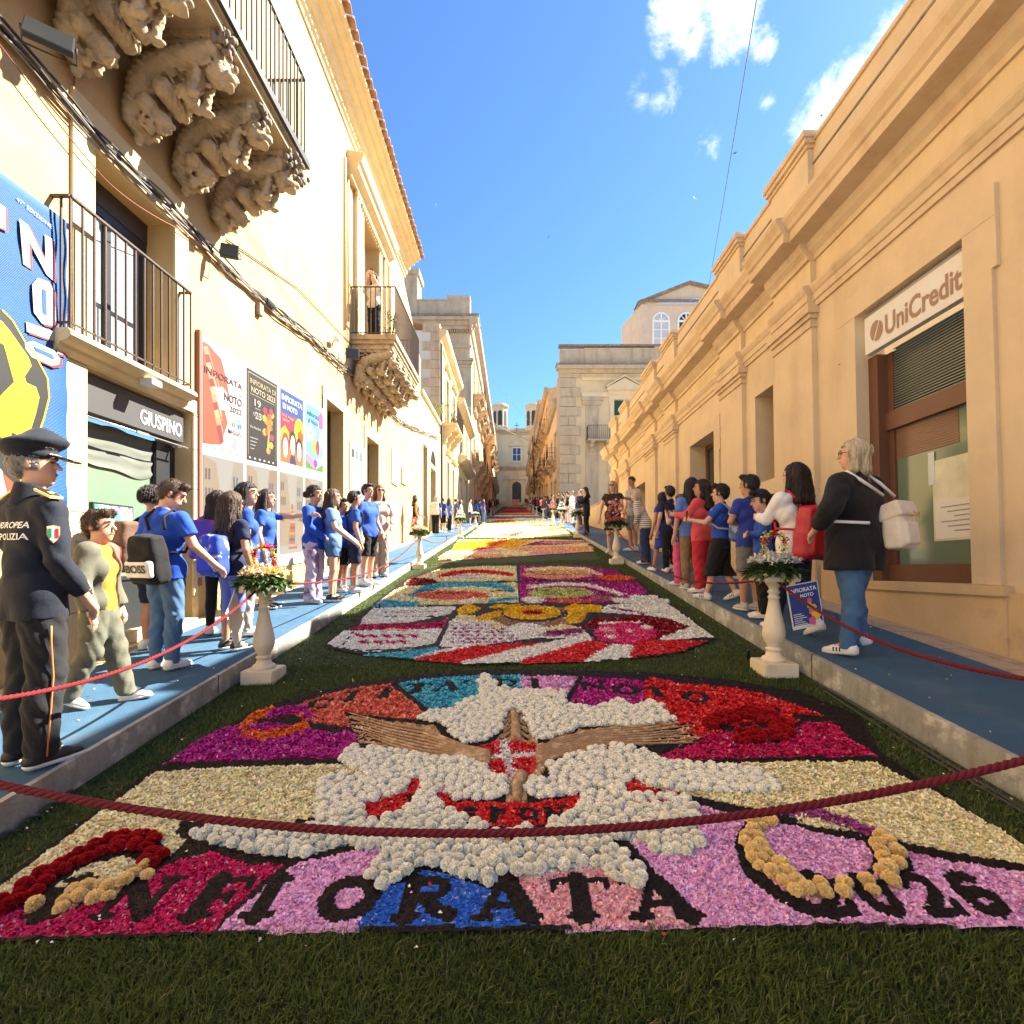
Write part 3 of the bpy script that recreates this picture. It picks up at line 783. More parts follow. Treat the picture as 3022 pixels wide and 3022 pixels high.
for u in (30.1, 31.7, 33.2):
    mb = MB(FL); mb.prism([(-.8, 7.34), (-.0, 7.34), (0, 6.5), (-.15, 6.5), (-.35, 6.9), (-.6, 7.05)], u - .15, u + .15, 0)
    pass
def brackets(F, parent, us, z, w, h, m, t=.16):
    for u in us:
        mb = MB(F)
        prof = [(0, z), (w, z), (w * .95, z - h * .15), (w * .62, z - h * .28), (w * .6, z - h * .45), (w * .3, z - h * .6), (w * .25, z - h * .85), (0, z - h)]
        A = [mb.P(u - t, v, ww) for ww, v in prof]; B = [mb.P(u + t, v, ww) for ww, v in prof]
        for k in range(len(prof)): mb.fi([A[k], A[(k + 1) % len(prof)], B[(k + 1) % len(prof)], B[k]])
        mb.fi(A[::-1]); mb.fi(B); mb.build('bracket', m, parent)
brackets(FL, hc, (30.0, 31.6, 33.3), 7.36, -.75, 1.1, M['stone_y'])

hd = thing('plain_house', 'narrow cream house with a projecting cornice before the tall palace, left', 'building')
H4 = [(39.5, 41, 2.0, 5.8, .4), (44, 45.5, 2.5, 6.2, .4), (40, 41.3, 7.9, 10.2, .4), (44.5, 45.8, 7.9, 10.2, .4)]
wall(FL, hd, M['plaster_l2'], 37.5, 49, -2.4, 11.2, H4)
for a, b, c, d, _ in H4: window(FL, hd, a, b, c, d, .35, M['frame_b'], M['glass'], 2, 2); surround(FL, hd, M['stone_y'], a, b, c, d, .25, .0, .05)
prof_run(FL, hd, M['stone_g'], [(0, 6.6), (-.3, 6.7), (-.7, 6.95), (-.72, 7.15), (0, 7.3)], 38, 47, 'string_cornice')
prof_run(FL, hd, M['stone_y'], [(0, 10.7), (-.3, 10.9), (-.5, 11.1), (-.52, 11.3), (0, 11.4)], 37.5, 49, 'cornice')

# palace
pa = thing('palace', 'tall grey and orange stone palace with heavy cornice and stacked carved balconies, left', 'building')
M['stone_o'] = mat('orange_limestone', (0.62, 0.42, 0.22), 0.9, 0.12, 2.0, 0.4, 30, streak=(2, .5, .4, (0.35, .22, .12)))
ups = [53.2 + 6.2 * k for k in range(7)]
H5 = [(u, u + 1.5, 16.2, 20.0, .5) for u in ups] + [(u, u + 1.5, 9.3, 12.0, .5) for u in ups] + [(u + .1, u + 1.6, 4.5, 7.5, .5) for u in ups if abs(u - 72) > 1.5]
wall(FL, pa, M['stone_o'], 49, 96, -2.4, 22.0, H5)
for a, b, c, d, _ in H5: window(FL, pa, a, b, c, d, .4, M['frame_b'], M['glass'], 2, 2); surround(FL, pa, M['stone_y'], a, b, c, d, .3, .1, .08)
FC = FY(49.0)
wall(FC, pa, M['stone_g'], -12, -4.0, 0, 22.0, [], name='end_wall')
mb = MB(FC)
mb.box(-5.25, -4.0 + .12, 4, 17.6, -.12, -.001); mb.box(-6.3, -5.6, 4, 17.6, -.10, -.001)
mb.build('pilaster', M['stone_g'], pa)
mb = MB(FC)
for z, e in ((17.6, .05), (17.9, .14), (18.2, .24)): mb.box(-5.3 - e, -3.9 + e, z, z + .28, -.14 - e, -.0012)
mb.box(-9, -3.85, 19.5, 19.75, -.2, -.0014)
mb.build('capital', M['stone_g'], pa)
mb = MB(FC); mb.box(-12, -3.6, 21.2, 21.5, -.35, -.001); mb.box(-12, -3.4, 21.5, 21.9, -.55, -.001); mb.box(-12, -3.2, 21.9, 22.2, -.8, -.001); mb.build('cornice', M['stone_g'], pa)
mb = MB(FC); mb.box(-12, -3.1, 22.21, 22.43, -.87, 2); mb.build('weathered_edge', M['stone_dark'], pa)
mb = MB(FC); mb.box(-9.6, -4.1, 22.42, 24.0, -.05, 1.0); mb.box(-6.2, -4.0, 22.42, 24.5, -.12, 1.0); mb.box(-9.6, -4.0, 24.0, 24.15, -.14, 1.1); mb.build('parapet', M['stone_g'], pa)
mb = MB(FC); mb.box(-11.5, -9.0, 20, 26.4, -.2, 2.0); mb.box(-11.7, -8.8, 26.4, 26.9, -.4, 2.2); mb.build('roof_block', M['stone_g'], pa)
mb = MB(FC); k = 0
for k in range(18): u = -7.5 + k * .2; mb.box(u, u + .1, 20.9, 21.19, -.3, -.0016)
mb.build('dentils', M['stone_g'], pa)
prof_run(FL, pa, M['stone_g'], [(0, 20.9), (-.2, 21.0), (-.35, 21.5), (-.8, 21.9), (-.85, 22.3), (0, 22.4)], 48.163, 96, 'cornice')
for row, z in enumerate((16.2, 9.3)):
    for k, u in enumerate(ups):
        zz = z + (0 if row == 0 else 0)
        s = simple_balcony(FL, pa, u - .9, u + 2.4, zz, -1.15, 1.1, M['iron'], M['carved'])
        brackets(FL, s, [u - .6 + j * .9 for j in range(4)], zz - .14, -1.1, 1.9, M['carved'], .2)
        if k % 2 == 0:
            mb = MB(FL); mb.lathe([(.0, 0), (.14, 0), (.2, .25), (.0, .26)], 8, u - .6, zz, 0); 
mb = MB(FL); mb.lathe  # noqa
col = MB(); col.lathe([(.62, 0), (.62, .5), (.48, .6), (.46, 1.0), (.42, 7.6), (.46, 7.7), (.52, 7.9), (.44, 8.0), (.7, 8.9), (.8, 9.0), (.8, 9.3)], 20, -3.25, 72, gy(72) - 1.5)
cp = thing('portal_column', 'lit orange stone column of the palace portal', 'column')
col.build('shaft', M['stone_o'], cp); mb = MB(); mb.box(-4.0, -2.35, 71.2, 72.9, gy(72) + 7.8, gy(72) + 9.2); mb.build('entablature', M['stone_o'], cp)

he = thing('far_building', 'cream building with balconies at the top of the street, left of the church', 'building')
ups2 = [99 + 5.5 * k for k in range(5)]
H6 = [(u, u + 1.4, z, z + 2.6, .4) for u in ups2 for z in (14.5, 19.5)]
wall(FL, he, M['stone_y'], 96, 126, 0, 24.5, H6)
mb = MB(); mb.face([(-4, 96, 10), (-12, 96, 10), (-12, 96, 24.5), (-4, 96, 24.5)]); mb.build('end_wall', M['stone_g'], he, recalc=False)
for a, b, c, d, _ in H6: window(FL, he, a, b, c, d, .3, M['frame_b'], M['glass'], 2, 2)
prof_run(FL, he, M['stone_g'], [(0, 24), (-.3, 24.2), (-.6, 24.6), (0, 24.8)], 96, 126, 'cornice')
for k, u in enumerate(ups2):
    s = simple_balcony(FL, he, u - .6, u + 2, 19.5, -.9, 1.05, M['iron'], M['carved']); brackets(FL, s, [u - .3, u + .7, u + 1.7], 19.36, -.85, 1.2, M['carved'])
    s = simple_balcony(FL, he, u - .6, u + 2, 14.5, -.9, 1.05, M['iron'], M['carved']); brackets(FL, s, [u - .3, u + .7, u + 1.7], 14.36, -.85, 1.2, M['carved'])

# ---------------------------------------------------------------- church at the top of the street
ch = thing('church', 'concave pale stone church facade with two bell towers closing the street', 'church')
CX, CY, CZ = 1.2, 130.0, 12.2
def FCH(u, v, w):                       # concave front: the middle lies deeper
    d = 3.2 * max(0, 1 - (abs(u) / 8.5) ** 2)
    return (CX + u, CY + d + w - 3, CZ + v)
def chwall(a, b, c, d, w=0, name='wall', m=None, n=10, th=.6):
    mb = MB(FCH)
    us = np.linspace(a, b, n + 1)
    for u0, u1 in zip(us, us[1:]):
        mb.face([(u0, c, w), (u1, c, w), (u1, d, w), (u0, d, w)]); mb.face([(u0, d, w), (u1, d, w), (u1, d, w + th), (u0, d, w + th)]); mb.face([(u0, c, w), (u0, c, w + th), (u1, c, w + th), (u1, c, w)])
    for u0 in (a, b): mb.face([(u0, c, w), (u0, d, w), (u0, d, w + th), (u0, c, w + th)])
    return mb.build(name, m or M['stone_c'], ch, recalc=False)
M['stone_c'] = mat('church_stone', (0.64, 0.50, 0.31), 0.9, 0.1, .6, 0.3, 10, streak=(.6, .15, .5, (0.34, .26, .17)))
chwall(-9.5, 9.5, -4, 19.3, 0)
chwall(-9.6, 9.6, 8.6, 9.1, -.35, 'string_cornice', M['stone_g']); chwall(-9.7, 9.7, 9.1, 9.5, -.7, 'cornice', M['stone_g'])
chwall(-9.6, 9.6, 17.6, 18.1, -.3, 'frieze', M['stone_g']); chwall(-9.7, 9.7, 18.1, 18.5, -.7, 'top_cornice', M['stone_g'])
for u in (-8, -5.2, 5.2, 8): chwall(u - .5, u + .5, -4, 8.6, -.3, 'pilaster', n=1); chwall(u - .5, u + .5, 9.5, 17.6, -.3, 'pilaster', n=1)
for u in (-2.6, 2.6): chwall(u - .35, u + .35, -4, 6.2, -.25, 'pilaster', n=1)
chwall(-3.2, 3.2, 6.2, 6.9, -.4, 'door_hood', n=4)
mb = MB(FCH); pts = [(-1.15, -3), (1.15, -3)] + [(1.15 * math.cos(t), 4.6 + 1.1 * math.sin(t)) for t in np.linspace(0, PI, 11)]
mb.face([(u, v, -.05) for u, v in pts]); mb.build('door', M['wood_d'], ch, recalc=False)
mb = MB(FCH); mb.face([(-1.0, 11.0, -.04), (1.0, 11.0, -.04), (1.0, 14.2, -.04), (-1.0, 14.2, -.04)]); wo_ = mb.build('window', M['glass'], ch, recalc=False)
mb = MB(FCH); 
for a, b, c, d in ((-1.2, -1, 10.8, 14.4), (1, 1.2, 10.8, 14.4), (-1, 1, 14.2, 14.4), (-1, 1, 10.8, 11), (-.06, .06, 11, 14.2), (-1, 1, 12.5, 12.6)): mb.box(a, b, c, d, -.2, -.05)
mb.build('frame', M['frame_w'], wo_)
mb = MB(FCH); mb.face([(-2, 15.0, -.3), (2, 15, -.3), (0, 16.4, -.3)]); mb.box(-2.1, 2.1, 14.7, 15, -.4, 0); mb.build('pediment', M['stone_c'], ch, recalc=False)
for sx, n_ in ((-1, 0), (1, 1)):
    t = MB(lambda x, y, z: (CX + x, CY + y - 3, CZ + z)); cx_ = sx * 4.2
    A = [(cx_ + 2.0 * math.cos(PI / 8 + k * PI / 4), 3 + 2.0 * math.sin(PI / 8 + k * PI / 4)) for k in range(8)]
    i0 = [t.P(x, y, 18.4) for x, y in A]; i1 = [t.P(x, y, 24.3) for x, y in A]
    for k in range(8): t.fi([i0[k], i0[(k + 1) % 8], i1[(k + 1) % 8], i1[k]])
    tw = t.build('bell_tower', M['stone_c'], ch)
    for z0, z1, r in ((24.2, 24.5, 2.2), (24.5, 24.8, 2.35), (18.4, 18.9, 2.25), (24.8, 25.2, 1.7)):
        t = MB(lambda x, y, z: (CX + x, CY + y - 3, CZ + z))
        A = [(cx_ + r * math.cos(PI / 8 + k * PI / 4), 3 + r * math.sin(PI / 8 + k * PI / 4)) for k in range(8)]
        i0 = [t.P(x, y, z0) for x, y in A]; i1 = [t.P(x, y, z1) for x, y in A]
        for k in range(8): t.fi([i0[k], i0[(k + 1) % 8], i1[(k + 1) % 8], i1[k]])
        t.fi(i0); t.fi(i1); t.build('tower_cornice', M['stone_c'], tw)
    for ang in (-PI / 2, -PI / 4 - PI / 2, -PI / 4):
        t = MB(lambda x, y, z: (CX + x, CY + y - 3, CZ + z)); d = 1.87
        ca, sa = math.cos(ang), math.sin(ang)
        pts = [(-.5, 19.6), (.5, 19.6)] + [(.5 * math.cos(q), 22.8 + .5 * math.sin(q)) for q in np.linspace(0, PI, 8)]
        t.face([(cx_ + ca * d - sa * p, 3 + sa * d + ca * p, v) for p, v in pts]); t.build('belfry_opening', M['wood_d'], tw, recalc=False)
mb = MB(lambda x, y, z: (CX + x, CY + y, CZ + z)); mb.box(-.06, .06, 0, .12, 18.4, 20.7); mb.box(-.6, .6, 0, .12, 19.9, 20.02); mb.build('cross', M['iron_d'], ch)
# steps before the church
mb = MB()
for k in range(9): mb.box(-3.5, 4.5, 123 + k * .5, 127.6, gy(123) - 1.6 + k * .17, gy(123) - 1.6 + (k + 1) * .17)
tag(mb.build('church_steps', M['stone_c']), kind='structure')

# ---------------------------------------------------------------- right: stone palace facing the camera beyond the side street
r2 = thing('stone_palace', 'grey stone palace with green shutters facing the camera on the right', 'building')
FP = FY(44.0)
def px(u): return (u - 1511) * 44 / 1514           # orig px -> x at y=44
def pz(v): return (1630 - v) * 44 / 1514
H7 = [(px(1812), px(1812) + 1.7, pz(1300), pz(1180), .4), (px(1812) + 6, px(1812) + 7.7, pz(1300), pz(1180), .4), (px(1808), px(1808) + 1.6, 1.5, pz(1375), .4)]
wall(FP, r2, mat('pale_yellow_render', (0.60, 0.47, 0.28), 0.9, 0.1, 1.0, 0.2, streak=(1, .2, .35, (0.4, .3, .2))), 4.15, 24, -1, 15.9, H7)
wall(FX(4.15, -1), r2, M['stone_g'], 44, 47.8, -1, 15.9, [], name='side_wall')
for a, b, c, d, _ in H7:
    f = MB(FP); f.box(a, b, c, d, .25, .3); sh = f.build('shutter', M['green_sh'], r2)
    f = MB(FP)
    for k in range(int((d - c) / .12)): f.box(a + .08, b - .08, c + k * .12 + .02, c + k * .12 + .07, .22, .249)
    f.build('louvres', M['green_sh'], sh)
    surround(FP, r2, M['stone_c'], a, b, c, d, .35, .1, .1)
    mb = MB(FP); mb.box(a - .5, b + .5, d + .4, d + .75, -.2, -.001); mb.box(a - .65, b + .65, d + .75, d + .95, -.4, -.001)
    mb.face([(a - .7, d + .95, -.38), (b + .7, d + .95, -.38), ((a + b) / 2, d + 1.75, -.38)])
    mb.prism([(0, 0), (0, 0), (0, 0)], 0, 0) if False else None
    for s_ in (0, 1):
        p0 = (a - .75, d + .95) if s_ == 0 else (b + .75, d + .95); p1 = ((a + b) / 2, d + 1.9)
        i = [mb.P(p0[0], p0[1], w) for w in (-.42, 0)] + [mb.P(p1[0], p1[1], w) for w in (-.42, 0)]
        j = [mb.P(p0[0], p0[1] + .14, w) for w in (-.42, 0)] + [mb.P(p1[0], p1[1] + .16, w) for w in (-.42, 0)]
        mb.fi([i[0], i[2], i[3], i[1]]); mb.fi([j[0], j[1], j[3], j[2]]); mb.fi([i[0], j[0], j[2], i[2]])
    mb.build('pediment', M['stone_c'], r2, recalc=False)
# rusticated corner: blocks
bid = 0
for k in range(18):
    z = 1.0 + k * .82; l = 1.75 if k % 2 else 1.35
    xs = [(4.08, 4.08 + l)] if k % 3 else [(4.08, 4.08 + l * .55), (4.1 + l * .55, 4.08 + l)]
    for a, b in xs:
        mb = MB(FP); mb.box(a, b, z + .02, z + .80, -.10 - .012 * (k % 3), -.002); mb.build('stone_block', M['stone_g'], r2, bevel=.03)
for k in range(8):
    z = 1.0 + k * .62
    for j in range(3):
        a = 8.4 + j * .72 + (.2 if k % 2 else 0)
        mb = MB(FP); mb.box(a, a + .69, z + .015, z + .60, -.11, -.002); mb.build('stone_block', M['stone_g'], r2, bevel=.02)
mb = MB(FP); mb.box(6.3, 7.4, 0, 13.0, -.06, -.002); mb.box(5.95, 7.75, 13.0, 13.3, -.2, -.002); mb.box(6.05, 7.65, 12.6, 13.0, -.14, -.003); mb.build('pilaster', M['stone_g'], r2)
mb = MB(FP); mb.box(6.0, 24, 13.3, 13.7, -.12, -.002); mb.box(6.0, 24, 14.7, 15.0, -.15, -.002); mb.build('frieze', M['stone_c'], r2)
mb = MB(FP); mb.box(3.95, 24, 15.3, 15.6, -.3, -.002); mb.box(3.8, 24, 15.6, 15.9, -.55, .3); mb.build('cornice', M['stone_g'], r2)
mb = MB(FP); mb.box(3.75, 24, 15.9, 16.05, -.6, .4); mb.build('weathered_edge', M['stone_dark'], r2)
mb = MB(FP); mb.box(4.1, 6.2, 16.05, 17.4, -.05, .4); mb.box(6.2, 12.2, 16.05, 17.5, -.12, .4); mb.box(12.2, 12.6, 16.05, 17.7, -.15, .4)
mb.box(14.6, 24, 16.05, 17.6, -.12, .4); mb.build('parapet', M['stone_g'], r2)
mb = MB(FP); mb.box(4.0, 24, 17.62, 17.78, -.2, .45); mb.build('coping', M['stone_dark'], r2)
for k in range(7):
    mb = MB(); mb.lathe([(.1, 0), (.1, .15), (.06, .25), (.13, .55), (.1, .8), (.05, 1.1), (.1, 1.35), (.1, 1.57)], 8, 12.75 + k * .28, 44.15, 16.05); mb.build('baluster', M['stone_c'], r2)
ba = simple_balcony(FP, r2, px(1730), px(1900), pz(1302), -1.0, 1.15, M['iron_d'], M['stone_g'])
brackets(FP, ba, (px(1745), px(1790), px(1840)), pz(1302) - .14, -.9, .9, M['stone_g'])
mb = MB(FP); mb.box(4.5, 6.0, 4.0, 4.9, -.16, -.13); mb.box(4.7, 5.5, 4.2, 4.7, -.18, -.16); mb.build('street_plaque', M['stone_c'], r2)
# belvedere tower behind
bv = thing('belvedere', 'pale gabled rooftop belvedere with white arched windows behind the stone palace', 'building')
FB = FY(60.0)
bx = lambda u: (u - 1511) * 60 / 1514
bz = lambda v: (1630 - v) * 60 / 1514
x0, x1 = bx(1893), bx(2160)
M['belv'] = mat('belvedere_render', (0.62, 0.48, 0.34), 0.9, 0.08, 1, .15, streak=(1, .3, .4, (0.4, .3, .22)))
wall(FB, bv, M['belv'], x0, x1, 17, bz(895), [])
mb = MB(); xm = bx(2032)
mb.face([(x0, 60, bz(897)), (x1, 60, bz(870)), (xm, 60, bz(842))]); mb.face([(x0, 60, 17), (x0 - 1.6, 63.5, 17), (x0 - 1.6, 63.5, bz(925)), (x0, 60, bz(897))]); mb.build('gable', M['belv'], bv, recalc=False)
mb = MB(FB); 
for a, b in (((x0 - .5, bz(900)), (xm, bz(840))), ((xm, bz(840)), (x1, bz(870)))):
    i = [mb.P(a[0], a[1], w) for w in (-.5, 2)] + [mb.P(b[0], b[1], w) for w in (-.5, 2)]; j = [mb.P(a[0], a[1] + .25, w) for w in (-.5, 2)] + [mb.P(b[0], b[1] + .25, w) for w in (-.5, 2)]
    mb.fi([i[0], i[2], i[3], i[1]]); mb.fi([j[0], j[1], j[3], j[2]]); mb.fi([i[0], j[0], j[2], i[2]])
mb.box(x0 - .2, x1, bz(893), bz(887), -.35, 0)
mb.build('raking_cornice', M['stone_dark'], bv, recalc=False)
mb = MB(FB); mb.box(x0, x0 + .7, 17, bz(900), -.1, 0); mb.box(x0 + .9, x1, bz(908), bz(903), -.08, 0); mb.build('trim', M['belv'], bv)
for cxp in (1951, 2025):
    xc = bx(cxp); zb, zs = bz(1025), bz(948); r = 1.05
    mb = MB(FB)
    for (ro, ri) in ((r, r - .22),):
        for k in range(14):
            t0, t1 = PI * k / 14, PI * (k + 1) / 14
            mb.face([(xc + ro * math.cos(t0), zs + ro * math.sin(t0), -.08), (xc + ro * math.cos(t1), zs + ro * math.sin(t1), -.08), (xc + ri * math.cos(t1), zs + ri * math.sin(t1), -.08), (xc + ri * math.cos(t0), zs + ri * math.sin(t0), -.08)])
    mb.box(xc - r, xc - r + .22, zb, zs, -.08, -.01); mb.box(xc + r - .22, xc + r, zb, zs, -.08, -.01); mb.box(xc - r, xc + r, zs - .12, zs + .12, -.081, -.01)
    mb.box(xc - .09, xc + .09, zb, zs + r - .1, -.079, -.01)
    for z in (.35, .68): mb.box(xc - r, xc + r, zb + (zs - zb) * z - .05, zb + (zs - zb) * z + .05, -.078, -.01)
    for q in (PI / 4, 3 * PI / 4): mb.tube([(xc, zs, -.05), (xc + r * .85 * math.cos(q), zs + r * .85 * math.sin(q), -.05)], .06, 4)
    wf = mb.build('window', M['frame_w'], bv, recalc=False)
    mb = MB(FB); pts = [(xc - r + .05, zb), (xc + r - .05, zb)] + [(xc + (r - .05) * math.cos(t), zs + (r - .05) * math.sin(t)) for t in np.linspace(0, PI, 12)]
    mb.face([(u, v, -.006) for u, v in pts]); mb.build('pane', mat('pale_curtain_glass', (0.5, 0.5, 0.52), 0.2, 0.1) if cxp == 1951 else M['glass'], wf, recalc=False)  # left window gets a paler pane than the right one
an = MB(); an.tube([(17.0, 43, 17), (17.0, 43, 21.0)], .03, 6); an.tube([(16.4, 43, 20.6), (17.6, 43, 20.9)], .02, 6); an.tube([(16.6, 43, 20.1), (17.4, 43, 20.4)], .02, 6)
tag(an.build('antenna', M['iron_d']), 'thin rooftop aerial standing beside the gabled belvedere', 'antenna')

# right row towards the church
FR2 = FX(4.25, -1)
rows = [(47.8, 60, 14.2, 'orange_house', 'orange plaster house with round-bottomed iron balconies beyond the stone palace', M['plaster_r']),
        (60, 76, 19.2, 'tall_house', 'tall ochre house with stacked balconies on the right far up the street', M['stone_o']),
        (76, 100, 22.5, 'brown_palace', 'brownish stone building with carved balconies right, closer to the church', M['stone_g']),
        (100, 127, 24.5, 'last_house', 'last grey stone building on the right beside the church', M['stone_g'])]
for a, b, zt, nm, lb, mm in rows:
    t = thing(nm, lb, 'building')
    g0 = gy(a) - 1.2
    us = np.arange(a + 1.8, b - 2, 4.6)
    fl = [g0 + 5.6, g0 + 10.2] + ([g0 + 14.6] if zt - g0 > 17.5 else [])
    Hs = [(u, u + 1.3, z, z + 2.6, .4) for u in us for z in fl if z + 2.8 < zt] + [(u, u + 1.5, g0, g0 + 3.4 + gy(u) - gy(a), .4) for u in us]
    wall(FR2, t, mm, a, b, -1, zt, Hs)
    mb = MB(); mb.face([(4.25, a, 0), (14, a, 0), (14, a, zt), (4.25, a, zt)]); mb.face([(4.25, a, zt), (14, a, zt + 1.5), (14, b, zt + 1.5), (4.25, b, zt)]); mb.build('end_wall', mm, t, recalc=False)
    for q in Hs: window(FR2, t, q[0], q[1], q[2], q[3], .3, M['frame_b'], M['glass'], 2, 2); surround(FR2, t, M['stone_y'], *q[:4], .2, .0, .05)
    prof_run(FR2, t, M['stone_g'], [(0, zt - .5), (-.25, zt - .4), (-.5, zt - .1), (-.5, zt + .1), (0, zt + .2)], a, b, 'cornice')
    for u in us:
        for z in fl:
            if z + 2.8 < zt:
                s = simple_balcony(FR2, t, u - .5, u + 1.8, z, -.85, 1.0, M['iron_d'], M['stone_o']); brackets(FR2, s, [u - .2, u + 1.5], z - .14, -.8, .9, M['carved'])
# dark red banner on the far right, table in front of the church
mb = MB(FR2); n = 14; idx = []
for i in range(n + 1):
    row = []
    for j in range(5): row.append(mb.P(76.5 + j * .55, 17.5 - i * .62, -1.15 + .08 * math.sin(i * .7 + j * 1.9) + .02 * i))
    idx.append(row)
for i in range(n):
    for j in range(4): mb.fi([idx[i][j], idx[i][j + 1], idx[i + 1][j + 1], idx[i + 1][j]], True)
bn = mb.build('hanging_banner', mat('wine_red_cloth', (0.10, 0.012, 0.025), 0.9, 0.1), recalc=False)
so = bn.modifiers.new('t', 'SOLIDIFY'); so.thickness = .02
tag(bn, 'long wine red cloth hanging from a balcony at the far right', 'banner')
ta = thing('flower_table', 'pink cloth table with orange flowers at the far end before the church', 'table', (0.9, 118, 0))
mb = MB(lambda x, y, z: (x, y, z + gy(118) - 1.3)); mb.box(-.8, .8, 0, 1.0, -.3, 1.5); mb.build('cloth', mat('pink_cloth', (0.62, 0.28, 0.26), 0.8, 0.1), ta)
# far utility cables across the street
def wire(pts, sag, r, m, name, label, cat='cable', n=24):
    mb = MB(); P = [Vector(p) for p in pts]; path = []
    for a, b in zip(P, P[1:]):
        for k in range(n): t = k / n; q = a.lerp(b, t); q.z -= sag * 4 * t * (1 - t); path.append(tuple(q))
    path.append(tuple(P[-1])); mb.tube(path, r, 5)
    return tag(mb.build(name, m), label, cat)
wire([(-4, 36, 10.8), (4.2, 62, 12.9)], .5, .02, M['cable'], 'overhead_wire', 'pale wire crossing the street low before the church')
wire([(-3.5, 62, 22.8), (4.2, 78, 18.6)], .6, .02, M['cable'], 'overhead_wire', 'thin wire crossing high between the palace and the far right house')
wire([(3.85, 5.0, 14.5), (14.5, 38, 19.3)], .3, .016, M['cable_d'], 'overhead_wire', 'long thin wire running diagonally across the sky at upper right')
# ---------------------------------------------------------------- flower carpets
def toV(P):            # world ground points -> 1932 picture coordinates (for reading the layout only)
    x, y = P[:, 0], P[:, 1]; z = zl(x, y)
    return np.stack([966 + x / y * 968, 1042 - z / y * 968], 1)
def inpoly(P, poly):
    x, y = P[:, 0], P[:, 1]; c = np.zeros(len(P), bool); n = len(poly)
    for i in range(n):
        x0, y0 = poly[i]; x1, y1 = poly[(i + 1) % n]
        if y0 == y1: continue
        c ^= ((y0 > y) != (y1 > y)) & (x < (x1 - x0) * (y - y0) / (y1 - y0) + x0)
    return c
def segdist(P, pts):
    d = np.full(len(P), 1e9)
    for (ax, ay), (bx_, by_) in zip(pts, pts[1:]):
        vx, vy = bx_ - ax, by_ - ay; L = vx * vx + vy * vy + 1e-12
        t = np.clip(((P[:, 0] - ax) * vx + (P[:, 1] - ay) * vy) / L, 0, 1)
        d = np.minimum(d, np.hypot(P[:, 0] - ax - t * vx, P[:, 1] - ay - t * vy))
    return d
ZT = {'A': (0, 1246.6, .3309), 'B': (575.4, 1246.6, .3971), 'C': (1278.6, 1246.6, .3382), 'D': (607.3, 1054.8, .3971), 'E': (831, 863, .1489)}
COLS = dict(magenta=(.54, .03, .26), coral=(.80, .20, .11), turquoise=(.10, .50, .58), lilac=(.88, .46, .68), pale_pink=(.90, .46, .46), red=(.72, .03, .03),
            crimson=(.58, .015, .10), cream=(.94, .81, .46), white=(.94, .89, .74), blue=(.04, .17, .62), yellow=(.90, .56, .02), orange=(.82, .17, .02),
            brown=(.30, .16, .07), ivory=(.94, .90, .76), dark_red=(.30, .004, .01), soil=(.014, .009, .006), peach=(.86, .50, .26), lime=(.60, .62, .18), purple=(.36, .06, .22), hot_pink=(.78, .05, .20), tan=(.58, .36, .17))
IDS = {k: i for i, k in enumerate(COLS)}
def poly(c, z, pts):
    ox, oy, s = ZT[z]; return ('p', IDS[c], [(ox + a * s, oy + b * s) for a, b in pts])
def line(c, z, pts, th):
    ox, oy, s = ZT[z]; return ('l', IDS[c], [(ox + a * s, oy + b * s) for a, b in pts], th * s)
def ell(c, z, cx, cy, rx, ry, n=20, a0=0, a1=2 * PI):
    return poly(c, z, [(cx + rx * math.cos(t), cy + ry * math.sin(t)) for t in np.linspace(a0, a1, n + 1)[:n + (a1 - a0 < 6)]])
